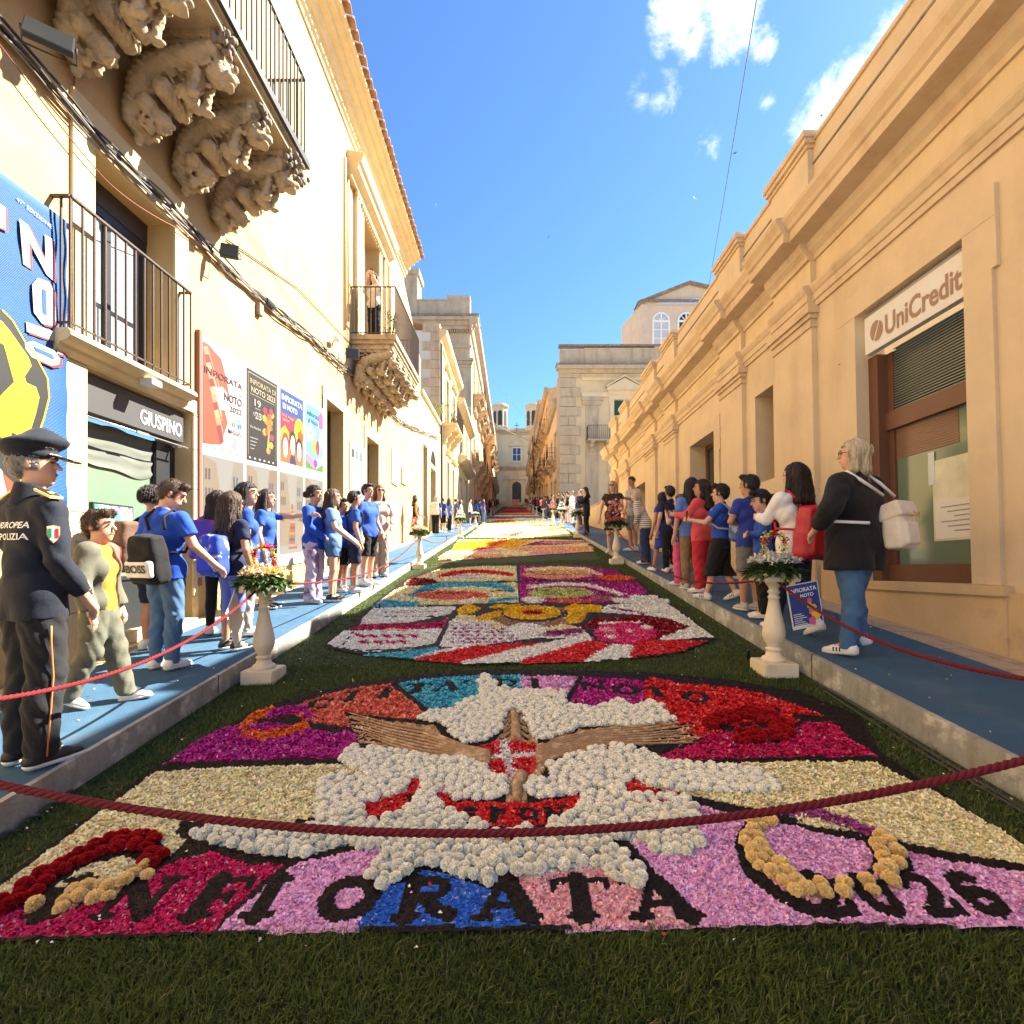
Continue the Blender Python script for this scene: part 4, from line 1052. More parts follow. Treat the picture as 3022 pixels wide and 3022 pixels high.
GL = {
 'I': [([(0, 0), (0, 1)], .14), ([(-.26, .04), (.26, .04)], .05), ([(-.26, .96), (.26, .96)], .05)],
 'N': [([(-.38, 0), (-.38, 1)], .07), ([(-.38, .97), (.38, .05)], .14), ([(.38, 0), (.38, 1)], .07), ([(-.55, .03), (-.2, .03)], .045), ([(.2, .96), (.58, .96)], .045), ([(-.58, .96), (-.35, .96)], .05)],
 'F': [([(-.22, 0), (-.22, 1)], .14), ([(-.42, .95), (.42, .95)], .055), ([(.42, .95), (.42, .75)], .05), ([(-.2, .5), (.2, .5)], .05), ([(.2, .62), (.2, .38)], .04), ([(-.45, .04), (.05, .04)], .05)],
 'O': [([(.42 * math.cos(t), .5 + .44 * math.sin(t)) for t in np.linspace(0, 2 * PI, 21)], .12)],
 'R': [([(-.3, 0), (-.3, 1)], .13), ([(-.3, .93), (.1, .93), (.3, .85), (.34, .72), (.28, .57), (.1, .48), (-.3, .48)], .08), ([(0, .48), (.2, .2), (.5, .04)], .12), ([(-.5, .04), (-.08, .04)], .05), ([(-.5, .96), (-.2, .96)], .05)],
 'A': [([(-.42, 0), (0, 1)], .06), ([(.02, 1), (.42, 0)], .14), ([(-.25, .32), (.25, .32)], .05), ([(-.58, .03), (-.25, .03)], .045), ([(.2, .03), (.62, .03)], .045)],
 'T': [([(0, 0), (0, 1)], .14), ([(-.48, .94), (.48, .94)], .065), ([(-.5, .94), (-.5, .72)], .04), ([(.5, .94), (.5, .72)], .04), ([(-.22, .04), (.22, .04)], .05)],
 '2': [([(-.34, .72), (-.3, .88), (0, .96), (.28, .84), (.3, .62), (.1, .36), (-.36, .06)], .10), ([(-.38, .07), (.4, .07), (.42, .25)], .08)],
 '0': [([(.32 * math.cos(t), .5 + .44 * math.sin(t)) for t in np.linspace(0, 2 * PI, 21)], .11)],
 '6': [([(.3, .85), (.1, .95), (-.2, .82), (-.34, .5), (-.3, .2), (0, .05), (.3, .2), (.32, .4), (.1, .56), (-.2, .5), (-.32, .35)], .10)],
 'C': [([(.34, .72), (.2, .9), (0, .95), (-.28, .85), (-.4, .5), (-.28, .15), (0, .05), (.2, .1), (.36, .28)], .10)],
 'D': [([(-.3, 0), (-.3, 1)], .12), ([(-.3, .94), (.1, .92), (.35, .72), (.4, .5), (.35, .28), (.1, .08), (-.3, .06)], .09)],
 "'": [([(0, .95), (-.05, .75)], .09)],
 'P': [([(-.25, 0), (-.25, 1)], .13), ([(-.25, .93), (.15, .92), (.32, .75), (.15, .52), (-.25, .5)], .08)],
 'Q': [([(.38 * math.cos(t), .52 + .42 * math.sin(t)) for t in np.linspace(0, 2 * PI, 17)], .10), ([(.1, .25), (.4, -.08)], .08)],
 'S': [([(.3, .82), (0, .95), (-.28, .78), (-.1, .55), (.2, .45), (.3, .22), (0, .05), (-.32, .18)], .09)],
}
def glyph(c, ch, vx, vy, h, wd, ang=0.0):       # vx,vy = centre of the letter's foot in the picture; h, wd in metres
    p = unproj(vx, vy, zl); return ('g', IDS[c], GL[ch], p[0], p[1], h, wd, ang)
L1 = [
 poly('soil', 'A', [(-700, 1640), (0, 1290), (310, 1060), (580, 860), (870, 635), (1020, 545), (1280, 395), (1500, 290), (1700, 210), (2000, 150), (2262, 105), (2600, 72), (2900, 62), (3300, 68), (3700, 82), (4100, 115), (4560, 190), (4900, 330), (5020, 545), (5260, 700), (5560, 900), (5900, 1130), (6400, 1460), (6700, 1640), (6400, 1580), (4800, 1560), (2000, 1580), (0, 1625)]),
 poly('magenta', 'A', [(925, 608), (1000, 560), (1100, 490), (1250, 410), (1390, 378), (1500, 372), (1700, 372), (1932, 400), (2050, 450), (1990, 540), (1932, 572), (1700, 575), (1300, 596)]),
 poly('coral', 'B', [(-80, 250), (-20, 215), (90, 180), (210, 150), (410, 122), (575, 268), (500, 312), (420, 295), (200, 270), (215, 330), (100, 325), (0, 300)]),
 poly('magenta', 'B', [(-60, 325), (0, 320), (120, 345), (220, 350), (250, 410), (220, 440), (160, 485), (-60, 475)]),
 poly('turquoise', 'B', [(440, 122), (600, 97), (820, 86), (1030, 86), (1020, 150), (960, 150), (900, 110), (830, 130), (830, 185), (760, 240), (600, 255)]),
 poly('lilac', 'B', [(1030, 86), (1300, 88), (1235, 200), (1160, 165), (1020, 158)]),
 poly('magenta', 'B', [(1320, 92), (1560, 105), (1760, 125), (1700, 180), (1560, 245), (1480, 205), (1400, 245), (1245, 232)]),
 poly('red', 'C', [(-160, 108), (20, 145), (300, 165), (500, 210), (700, 280), (850, 335), (700, 345), (640, 370), (300, 400), (160, 440), (20, 460), (-150, 340), (-200, 180)]),
 poly('crimson', 'C', [(1125, 550), (1000, 480), (860, 360), (700, 365), (640, 400), (300, 410), (120, 445), (-40, 520), (-120, 560), (0, 580), (600, 562)]),
 poly('cream', 'A', [(0, 1310), (120, 1230), (310, 1080), (580, 880), (880, 655), (1300, 628), (1932, 608), (2200, 640), (2300, 800), (1850, 935), (1650, 960), (1040, 940), (1000, 1000), (1060, 1050), (960, 1150), (900, 1040), (800, 1040), (520, 1120), (330, 1220), (100, 1380), (0, 1420), (-500, 1600), (-560, 1600)]),
 poly('cream', 'C', [(-300, 600), (350, 590), (640, 582), (1100, 585), (1300, 690), (1420, 740), (1600, 850), (1830, 980), (1960, 1080), (2250, 1290), (1932, 1165), (1500, 1090), (1150, 1015), (800, 950), (480, 872), (250, 820), (40, 770), (-300, 700)]),
 poly('crimson', 'A', [(-700, 1640), (-400, 1560), (0, 1400), (340, 1480), (600, 1380), (860, 1260), (960, 1170), (1200, 1110), (1420, 1190), (1640, 1180), (1500, 1290), (1400, 1400), (1290, 1470), (1220, 1575), (600, 1595), (0, 1615)]),
 poly('lilac', 'A', [(1700, 1175), (1932, 1130), (2200, 1060), (2300, 1200), (2150, 1400), (2040, 1580), (1235, 1578), (1310, 1470), (1420, 1400), (1520, 1300)]),
 poly('lilac', 'C', [(-700, 1540), (60, 1480), (-60, 1280), (-300, 1000), (-340, 870), (-60, 740), (40, 800), (200, 850), (480, 905), (800, 980), (1150, 1055), (1500, 1135), (1932, 1205), (2300, 1300), (2700, 1500), (2500, 1580), (1900, 1520), (900, 1495)]),
 poly('blue', 'B', [(250, 1290), (300, 1110), (400, 1100), (520, 1025), (650, 1012), (760, 1065), (870, 1095), (910, 1095), (975, 1065), (1030, 1130), (1085, 1250), (1115, 1290)]),
 poly('pale_pink', 'B', [(985, 1060), (1100, 1050), (1230, 1010), (1400, 1010), (1500, 1085), (1600, 1100), (1700, 1100), (1850, 1290), (1130, 1290), (1095, 1240)]),
 line('soil', 'B', [(415, 120), (600, 268)], 9), line('soil', 'B', [(1312, 90), (1238, 220)], 8), line('soil', 'B', [(-80, 300), (230, 345)], 8),
 line('soil', 'A', [(880, 640), (1300, 612), (1700, 590), (1932, 592)], 15), line('soil', 'A', [(900, 1190), (1100, 1125), (1220, 1090)], 16),
 line('soil', 'A', [(1660, 1180), (1500, 1300), (1400, 1400), (1290, 1490)], 12), line('soil', 'A', [(1700, 945), (1810, 925)], 14),
 line('soil', 'C', [(-60, 590), (600, 572), (1130, 562)], 12), line('soil', 'C', [(60, 795), (300, 850), (480, 885), (800, 965), (1150, 1035), (1500, 1115), (1932, 1185), (2300, 1285)], 24),
 # white cloud shapes
 poly('white', 'B', [(855, 80), (900, 110), (960, 150), (1020, 155), (1160, 160), (1230, 170), (1240, 230), (1400, 240), (1480, 200), (1560, 240), (1640, 210), (1700, 230), (1755, 300), (1600, 322), (1300, 332), (1200, 405), (1100, 400), (1060, 330), (1030, 270), (960, 255), (930, 300), (930, 350), (850, 400), (770, 415), (680, 350), (620, 312), (525, 300), (590, 262), (700, 250), (770, 200), (840, 180), (820, 120)]),
 poly('white', 'B', [(160, 490), (230, 430), (330, 440), (560, 450), (620, 490), (700, 475), (780, 490), (850, 520), (870, 560), (960, 580), (960, 640), (900, 680), (700, 680), (640, 640), (600, 650), (560, 640), (540, 590), (500, 580), (480, 640), (300, 690), (260, 790), (60, 790), (80, 640), (60, 620), (120, 570), (300, 570)]),
 poly('white', 'B', [(1150, 520), (1300, 450), (1430, 410), (1560, 420), (1650, 470), (1700, 500), (1932, 520), (2150, 545), (2250, 600), (2230, 640), (2000, 640), (1820, 640), (1700, 620), (1600, 600), (1570, 570), (1510, 620), (1340, 630), (1300, 650), (1100, 680), (1060, 640), (1070, 580), (1130, 590), (1180, 600)]),
 poly('white', 'B', [(-560, 860), (-420, 800), (-150, 830), (0, 820), (350, 780), (480, 730), (560, 650), (640, 690), (700, 760), (790, 800), (860, 800), (860, 830), (1170, 830), (1180, 790), (1300, 740), (1330, 650), (1500, 620), (1520, 660), (1700, 660), (1800, 680), (1850, 720), (1850, 800), (1880, 900), (1850, 950), (1700, 950), (1600, 880), (1440, 870), (1500, 920), (1600, 1030), (1590, 1100), (1500, 1080), (1400, 1010), (1230, 1010), (1100, 1060), (980, 1050), (870, 1090), (750, 1060), (650, 1010), (520, 1020), (400, 1090), (310, 1120), (270, 1060), (370, 930), (200, 900), (0, 950), (-200, 945), (-400, 900)]),
 poly('red', 'B', [(480, 590), (550, 575), (570, 640), (490, 660), (480, 730), (260, 790), (280, 700), (420, 665), (490, 635)]),
 poly('red', 'B', [(1500, 625), (1560, 570), (1600, 610), (1720, 650), (1690, 665), (1560, 655)]), poly('red', 'B', [(1570, 712), (1620, 685), (1740, 690), (1740, 722), (1680, 708), (1600, 732)]),
 poly('red', 'B', [(610, 640), (670, 640), (690, 685), (900, 690), (1100, 690), (1250, 670), (1350, 640), (1300, 705), (1290, 745), (1200, 770), (1150, 800), (1060, 812), (860, 812), (780, 775), (690, 745), (640, 700)]),
 poly('tan', 'B', [(950, 255), (990, 240), (1040, 265), (1080, 360), (1110, 400), (1150, 520), (1110, 580), (1060, 590), (1050, 690), (955, 690), (965, 600), (880, 560), (800, 430), (900, 400), (940, 350)]),
 poly('tan', 'B', [(205, 265), (380, 300), (620, 320), (660, 380), (800, 425), (870, 510), (780, 475), (600, 485), (400, 430), (250, 400), (220, 330)]),
 poly('tan', 'B', [(1100, 400), (1290, 340), (1500, 330), (1700, 310), (1790, 285), (1760, 330), (1890, 375), (1780, 425), (1560, 422), (1400, 420), (1280, 450), (1150, 520)]),
 ] + [line('soil', 'B', [(210 + i * 8, 270 + i * 22), (420, 320 + i * 18), (640, 360 + i * 18), (840, 440 + i * 8)], 5.5) for i in range(1, 6)] \
   + [line('peach', 'B', [(215 + i * 8, 262 + i * 24), (420, 310 + i * 19)], 2.5) for i in range(1, 6)] \
   + [line('soil', 'B', [(1780 + (i % 2) * 60, 300 + i * 22), (1600, 340 + i * 17), (1400, 360 + i * 16), (1180, 430 + i * 15)], 5.5) for i in range(1, 6)] \
   + [line('peach', 'B', [(1770 + (i % 2) * 60, 310 + i * 22), (1600, 350 + i * 17)], 3) for i in range(5)] \
   + [line('soil', 'B', [(985, 290 + 30 * i), (930, 330 + 30 * i)], 4) for i in range(3)] + [line('soil', 'B', [(1000, 290 + 30 * i), (1060, 330 + 30 * i)], 4) for i in range(3)] \
   + [line('soil', 'B', [(200, 268), (420, 292), (620, 312), (700, 350), (790, 412)], 7), line('soil', 'B', [(1110, 395), (1200, 408), (1290, 345)], 7), line('soil', 'B', [(1560, 440), (1780, 432), (1890, 385)], 6)] + [
 line('tan', 'B', [(865, 845), (850, 870)], 10), line('tan', 'B', [(950, 840), (965, 925)], 20), line('soil', 'B', [(985, 840), (985, 930)], 8), line('tan', 'B', [(1075, 840), (1090, 910)], 18), line('soil', 'B', [(1105, 840), (1100, 925)], 9), line('soil', 'B', [(1190, 840), (1195, 910)], 10), line('soil', 'B', [(880, 845), (870, 885)], 6),
 poly('red', 'B', [(815, 422), (930, 402), (1085, 405), (1095, 500), (1070, 545), (985, 570), (900, 560), (860, 500)]),
 line('ivory', 'B', [(950, 408), (960, 470), (985, 568)], 20), line('ivory', 'B', [(840, 484), (1088, 462)], 15),
 line('soil', 'B', [(500, 1020), (570, 1000), (700, 1030)], 10), line('soil', 'B', [(760, 1060), (870, 1095), (910, 1095)], 8), line('soil', 'B', [(965, 1062), (1030, 1130), (1110, 1280)], 9),
 # swirl upper left, flowers upper right
 line('soil', 'A', [(1500, 345), (1700, 385), (1850, 410), (1932, 425)], 12), line('orange', 'A', [(1740, 388), (1600, 435), (1480, 455), (1400, 430), (1395, 385), (1450, 338), (1560, 305)], 26),
 line('magenta', 'A', [(1540, 325), (1640, 298), (1740, 298), (1770, 345)], 24),
 line('soil', 'C', [(180, 395), (350, 390), (480, 370), (560, 300)], 14), line('soil', 'C', [(340, 470), (560, 470)], 12), line('soil', 'C', [(660, 330), (820, 345)], 16),
 line('dark_red', 'C', [(190, 370), (280, 335), (420, 315), (520, 345)], 32), line('dark_red', 'C', [(350, 450), (480, 445), (610, 420), (560, 380)], 34),
 # lower left fruit shape
 line('soil', 'A', [(820, 1030), (900, 1060), (960, 1150), (860, 1250)], 14),
 line('dark_red', 'A', [(-60, 1470), (100, 1400), (260, 1270), (430, 1160), (600, 1090), (750, 1060), (850, 1075), (890, 1130), (850, 1185)], 42),
 poly('cream', 'A', [(290, 1330), (420, 1240), (520, 1180), (700, 1140), (790, 1170), (860, 1210), (840, 1280), (700, 1340), (560, 1340), (440, 1340), (300, 1320)]),
 line('soil', 'A', [(290, 1335), (400, 1325), (520, 1330)], 12),
 line('peach', 'A', [(840, 1240), (740, 1310), (620, 1350), (500, 1370)], 42), line('peach', 'A', [(430, 1380), (370, 1430), (330, 1450)], 42), line('peach', 'A', [(330, 1400), (240, 1440), (180, 1465)], 26),
 # ring at the lower right
 line('soil', 'C', [(500, 905), (410, 940), (350, 1040), (390, 1190), (560, 1330), (760, 1430), (900, 1440)], 34), line('soil', 'C', [(1040, 1010), (1100, 1080), (1110, 1160), (1060, 1225), (960, 1250), (820, 1260), (700, 1240)], 15),
 line('soil', 'C', [(1270, 1120), (1300, 1180), (1260, 1240)], 18),
 line('purple', 'C', [(560, 868), (700, 862), (850, 898), (1000, 945), (1110, 998)], 30), line('cream', 'C', [(670, 920), (780, 945), (900, 965)], 8),
 line('peach', 'C', [(480, 930), (425, 990), (430, 1080), (500, 1165), (600, 1245), (720, 1310), (790, 1320)], 50),
 line('peach', 'C', [(1140, 1060), (1190, 1130), (1200, 1190), (1160, 1240)], 50),
 line('soil', 'C', [(820, 1290), (900, 1330)], 16), line('soil', 'C', [(960, 1250), (1100, 1270), (1200, 1250)], 20), line('peach', 'C', [(905, 1300), (940, 1330)], 30), line('peach', 'C', [(1050, 1290), (1075, 1310)], 28),
]
for chh, vx in zip('INFI', (73, 225, 385, 480)): L1.append(glyph('soil', chh, vx, 1741, .195, .205))
for chh, vx in zip('ORATA', (643, 794, 953, 1103, 1258)): L1.append(glyph('soil', chh, vx, 1742, .195, .205))
for chh, vx in zip('2026', (1588, 1690, 1792, 1888)): L1.append(glyph('soil', chh, vx, 1737, .20, .145))
for chh, vx, vy in (('C', 597, 1343), ('I', 655, 1328), ('T', 722, 1322), ('T', 784, 1312), ('A', 840, 1308), ("'", 876, 1306), ('D', 954, 1302), ('I', 1010, 1302), ('N', 1123, 1308), ('O', 1187, 1316), ('T', 1246, 1320), ('O', 1322, 1331)):
    L1.append(glyph('soil', chh, vx, vy, .19, .19))
for chh, vx in zip('SPQN', (885, 941, 998, 1050)): L1.append(glyph('soil', chh, vx, 1556, .10, .09))

def E(c, cx, cy, rx, ry, z='D'): return ell(c, z, cx, cy, rx, ry)
L2 = [poly('soil', 'D', [(15, 412), (95, 342), (185, 288), (255, 208), (395, 100), (500, 55), (700, 36), (930, 32), (1250, 34), (1405, 58), (1505, 106), (1565, 158), (1650, 213), (1760, 298), (1870, 382), (1840, 405), (1700, 455), (1500, 480), (1200, 505), (700, 510), (430, 490), (200, 465), (50, 435)]),
 poly('cream', 'D', [(400, 112), (540, 62), (700, 45), (925, 40), (930, 108), (400, 120)]), poly('dark_red', 'D', [(385, 132), (440, 98), (530, 104), (560, 122)]),
 line('red', 'D', [(560, 92), (620, 76), (700, 68), (800, 70), (905, 84)], 9), E('white', 690, 92, 105, 11), line('soil', 'D', [(590, 88), (760, 84)], 3), line('soil', 'D', [(620, 98), (780, 98)], 2),
 poly('magenta', 'D', [(942, 40), (1250, 42), (1395, 64), (1490, 108), (942, 108)]), E('peach', 1120, 82, 165, 22), line('cream', 'D', [(970, 60), (1120, 52), (1260, 58), (1320, 84)], 8), line('soil', 'D', [(1010, 82), (1230, 80)], 3), line('soil', 'D', [(990, 70), (1100, 66)], 2), E('orange', 1400, 98, 90, 11),
 poly('cream', 'D', [(385, 138), (930, 120), (935, 212), (240, 235), (330, 165)]), poly('turquoise', 'D', [(235, 235), (300, 203), (380, 210), (470, 214), (440, 238)]),
 line('turquoise', 'D', [(430, 184), (480, 152), (560, 134), (700, 126), (850, 136), (905, 158)], 13), E('coral', 620, 182, 180, 22), line('soil', 'D', [(400, 182), (480, 160), (560, 155)], 3), line('soil', 'D', [(540, 172), (690, 170)], 3), line('soil', 'D', [(800, 160), (910, 158)], 4), line('turquoise', 'D', [(800, 210), (930, 196)], 8), line('white', 'D', [(660, 210), (740, 200)], 8),
 poly('magenta', 'D', [(942, 118), (1500, 118), (1550, 165), (1400, 215), (942, 215)]), E('lime', 1135, 170, 160, 26), line('white', 'D', [(985, 142), (1150, 127), (1260, 132), (1430, 176)], 8), line('soil', 'D', [(1010, 160), (1250, 158)], 3), line('soil', 'D', [(1060, 176), (1200, 176)], 2), poly('brown', 'D', [(1290, 178), (1430, 182), (1370, 205), (1280, 198)]), E('white', 1005, 202, 60, 16), E('coral', 1180, 208, 110, 8),
 line('white', 'D', [(1390, 205), (1640, 208)], 11), line('white', 'D', [(1470, 190), (1590, 190)], 9),
 poly('white', 'D', [(190, 292), (245, 240), (640, 234), (610, 268), (400, 312), (180, 318)]), line('soil', 'D', [(300, 262), (560, 258)], 2), line('soil', 'D', [(280, 282), (540, 280)], 2),
 poly('crimson', 'D', [(175, 322), (118, 346), (570, 334), (612, 272), (560, 310), (400, 316)]),
 poly('white', 'D', [(28, 412), (100, 350), (572, 338), (540, 412), (420, 436), (200, 450), (70, 430)]), line('soil', 'D', [(100, 420), (150, 352)], 3), line('soil', 'D', [(60, 428), (200, 445), (420, 432), (545, 412), (580, 338)], 2.5),
 line('peach', 'D', [(290, 350), (340, 340), (400, 350)], 5),
 *[line('crimson', 'D', [(165 + k * 62, 372), (200 + k * 62, 380)], 7) for k in range(5)], *[line('crimson', 'D', [(185 + k * 62, 402), (220 + k * 62, 408)], 7) for k in range(4)],
 poly('turquoise', 'D', [(180, 465), (420, 445), (545, 425), (560, 440), (430, 482)]), poly('white', 'D', [(430, 482), (560, 440), (720, 415), (1000, 385), (720, 425), (450, 488)]),
 poly('white', 'D', [(610, 300), (860, 300), (1230, 335), (1290, 385), (1000, 385), (575, 432), (560, 415)]),
 *[E('purple', 620 + 38 * k + 12 * (j % 2), 325 + 16 * j, 11, 5) for j in range(6) for k in range(16 if j < 4 else 9)],
 poly('cream', 'D', [(620, 295), (650, 270), (880, 300), (860, 330), (820, 345), (800, 310)]), poly('brown', 'D', [(750, 275), (870, 236), (1150, 236), (1190, 330), (1050, 362), (880, 332)]),
 poly('yellow', 'D', [(640, 245), (700, 220), (760, 240), (720, 266), (650, 270)]), poly('yellow', 'D', [(725, 285), (850, 255), (860, 275), (740, 308)]), poly('yellow', 'D', [(790, 240), (830, 222), (880, 222), (860, 242)]), poly('yellow', 'D', [(860, 232), (960, 216), (900, 240)]),
 poly('yellow', 'D', [(1150, 240), (1190, 222), (1330, 228), (1330, 258), (1260, 262), (1230, 312), (1165, 312), (1170, 262)]),
 E('soil', 1005, 268, 150, 38), E('yellow', 1000, 262, 138, 34), E('orange', 1000, 262, 62, 14), E('dark_red', 1000, 264, 40, 8), poly('cream', 'D', [(1050, 340), (1150, 320), (1230, 335), (1100, 350)]),
 E('white', 970, 346, 92, 30), poly('purple', 'D', [(1060, 352), (1240, 340), (1250, 362), (1070, 378)]),
 poly('white', 'D', [(1340, 232), (1400, 222), (1645, 218), (1760, 302), (1862, 382), (1590, 392), (1745, 330), (1640, 288), (1500, 272), (1330, 262)]), line('purple', 'D', [(1370, 240), (1540, 270)], 4), 
 poly('dark_red', 'D', [(1228, 325), (1300, 290), (1500, 280), (1640, 293), (1748, 333), (1640, 372), (1560, 395), (1300, 345)]), line('white', 'D', [(1320, 315), (1520, 312)], 5),
 E('hot_pink', 1440, 362, 152, 50), E('pale_pink', 1360, 345, 40, 10), E('white', 1375, 378, 28, 8), E('white', 1545, 335, 26, 9), E('white', 1460, 350, 20, 7),
 poly('red', 'D', [(430, 488), (720, 422), (1280, 395), (1400, 418), (1590, 392), (1830, 398), (1700, 450), (1500, 475), (1200, 500), (700, 505)]),
 poly('white', 'D', [(650, 505), (900, 440), (1230, 372), (1290, 390), (1020, 470), (930, 503)]), poly('white', 'D', [(1230, 500), (1380, 414), (1478, 418), (1465, 478)]),
 line('soil', 'D', [(935, 36), (938, 215)], 4), line('soil', 'D', [(390, 122), (930, 112), (1500, 113)], 3)]
def rowp(c, y0, y1, xl0, xr0, xl1, xr1): return poly(c, 'E', [(xl0, y0), (xr0, y0), (xr1, y1), (xl1, y1)])
L3 = [poly('cream', 'E', [(-20, 1338), (0, 1258), (150, 1180), (230, 1055), (1300, 1050), (1800, 1062), (1900, 1140), (2020, 1290), (1932, 1300), (1400, 1312), (820, 1342), (300, 1345)]),
 poly('yellow', 'E', [(150, 1195), (210, 1090), (700, 1058), (640, 1130), (500, 1160), (440, 1172)]), poly('orange', 'E', [(580, 1140), (740, 1056), (900, 1056), (700, 1150)]), poly('yellow', 'E', [(640, 1158), (900, 1056), (1200, 1052), (960, 1150)]),
 line('red', 'E', [(450, 1172), (680, 1158)], 8), poly('purple', 'E', [(1020, 1135), (1230, 1072), (1880, 1078), (1700, 1110), (1400, 1120)]), poly('pale_pink', 'E', [(1240, 1085), (1880, 1085), (1900, 1100), (1350, 1105)]),
 poly('pale_pink', 'E', [(90, 1230), (500, 1175), (700, 1170), (760, 1205), (300, 1235)]), poly('peach', 'E', [(760, 1160), (1400, 1130), (1900, 1140), (1932, 1190), (1000, 1200)]), poly('pale_pink', 'E', [(1100, 1205), (1932, 1190), (2010, 1290), (1600, 1300), (1250, 1290), (1150, 1240)]),
 poly('peach', 'E', [(0, 1260), (700, 1240), (1000, 1260), (700, 1290), (400, 1280), (30, 1295)]), line('dark_red', 'E', [(0, 1315), (140, 1308)], 12), line('red', 'E', [(420, 1285), (680, 1292)], 6), line('brown', 'E', [(1200, 1268), (1400, 1275)], 4), line('brown', 'E', [(600, 1240), (780, 1246)], 4), line('yellow', 'E', [(1700, 1185), (1880, 1190)], 8),
 poly('cream', 'E', [(325, 1022), (500, 900), (1540, 888), (1670, 1002), (1400, 1016), (900, 1030)]), poly('white', 'E', [(420, 960), (1000, 905), (1400, 900), (1200, 950), (700, 975)]), poly('coral', 'E', [(780, 1000), (1060, 950), (1020, 985), (930, 1012)]), poly('pale_pink', 'E', [(430, 985), (760, 960), (900, 990), (600, 1010)]), line('brown', 'E', [(1080, 955), (1480, 962)], 3), line('brown', 'E', [(1410, 1005), (1500, 900)], 3),
 rowp('cream', 780, 895, 610, 1390, 480, 1560), rowp('magenta', 772, 786, 615, 900, 608, 920), rowp('white', 776, 805, 920, 1390, 900, 1420), rowp('orange', 805, 830, 700, 940, 640, 960), rowp('white', 850, 865, 560, 1500, 540, 1520), rowp('yellow', 830, 850, 600, 1200, 560, 1240), poly('lilac', 'E', [(1040, 845), (1090, 830), (1130, 845), (1060, 858)]), rowp('orange', 868, 880, 1170, 1500, 1160, 1530), rowp('peach', 805, 835, 1000, 1420, 980, 1450),
 rowp('brown', 690, 765, 760, 1210, 640, 1330), rowp('peach', 712, 725, 740, 1250, 720, 1270), rowp('white', 738, 752, 690, 1290, 670, 1300), rowp('crimson', 676, 700, 790, 1140, 770, 1160), rowp('orange', 700, 710, 900, 1180, 890, 1190),
 rowp('brown', 612, 672, 860, 1120, 800, 1170), rowp('dark_red', 640, 650, 850, 1120, 840, 1130), rowp('tan', 622, 630, 870, 1100, 860, 1110)]
def classify(P, layers):
    V = toV(P); out = np.full(len(P), -1)
    for L in layers:
        if L[0] == 'p':
            m = inpoly(V, L[2])
        elif L[0] == 'l':
            m = segdist(V, L[2]) < L[3] * .95
        else:
            _, _, strokes, gx, gy_, h, wd, ang = L
            Q = np.stack([(P[:, 0] - gx) / wd, (P[:, 1] - gy_) / h], 1)
            near = (np.abs(Q[:, 0]) < 1) & (Q[:, 1] > -.3) & (Q[:, 1] < 1.3); m = np.zeros(len(P), bool); idx = np.where(near)[0]
            if len(idx):
                mm = np.zeros(len(idx), bool)
                for pts, w_ in strokes: mm |= segdist(Q[idx], pts) < w_ * 1.12 + .012
                m[idx] = mm
        out[m] = L[1]
    return out

def petal_batch(P, Z, L, W, cols, lift=(.1, .9), seed=0):
    r = np.random.default_rng(seed); n = len(P)
    yaw = r.uniform(0, 2 * PI, n); pit = r.uniform(lift[0], lift[1], n); L = L * r.uniform(.7, 1.25, n); W = W * r.uniform(.7, 1.3, n); roll = r.uniform(-.8, .8, n)
    d = np.stack([np.cos(yaw), np.sin(yaw)], 1); s = np.stack([-np.sin(yaw), np.cos(yaw)], 1)
    hh = L * np.cos(pit); vv = L * np.sin(pit)
    V = np.zeros((n, 4, 3), np.float32)
    V[:, 0, :2] = P; V[:, 0, 2] = Z
    V[:, 2, :2] = P + d * hh[:, None]; V[:, 2, 2] = Z + vv * .8
    for k, sg in ((1, 1), (3, -1)):
        V[:, k, :2] = P + d * (hh * .55)[:, None] + s * (sg * W / 2)[:, None]; V[:, k, 2] = Z + vv * .6 + .3 * W + sg * roll * W * .5
    F = np.arange(n * 4).reshape(n, 4)
    F = np.concatenate([F[:, [0, 1, 2]], F[:, [0, 2, 3]]])
    Cc = np.repeat(cols, 4, 0)
    return V.reshape(-1, 3), F, Cc
def vary(base, n, r, amt=.16, hue=.06):
    k = 1 + r.normal(0, amt, (n, 1)); c = np.array(base)[None] * k + r.normal(0, hue, (n, 3)) * np.array(base)[None]
    pale = (r.random(n) < (.06 if max(base) > .05 else 0))[:, None]; c = np.where(pale, c * .6 + .35 * np.array([1, .85, .8]), c)
    return np.clip(c, .003, .95)
def grid_bed(layers, x0, x1, y0, y1, dx, dy, hgt, jit=0.0):
    xs = np.arange(x0, x1, dx); ys = np.arange(y0, y1, dy)
    X, Y = np.meshgrid(xs + dx / 2, ys + dy / 2, indexing='ij'); P = np.stack([X.ravel(), Y.ravel()], 1)
    ids = classify(P, layers); return P, ids
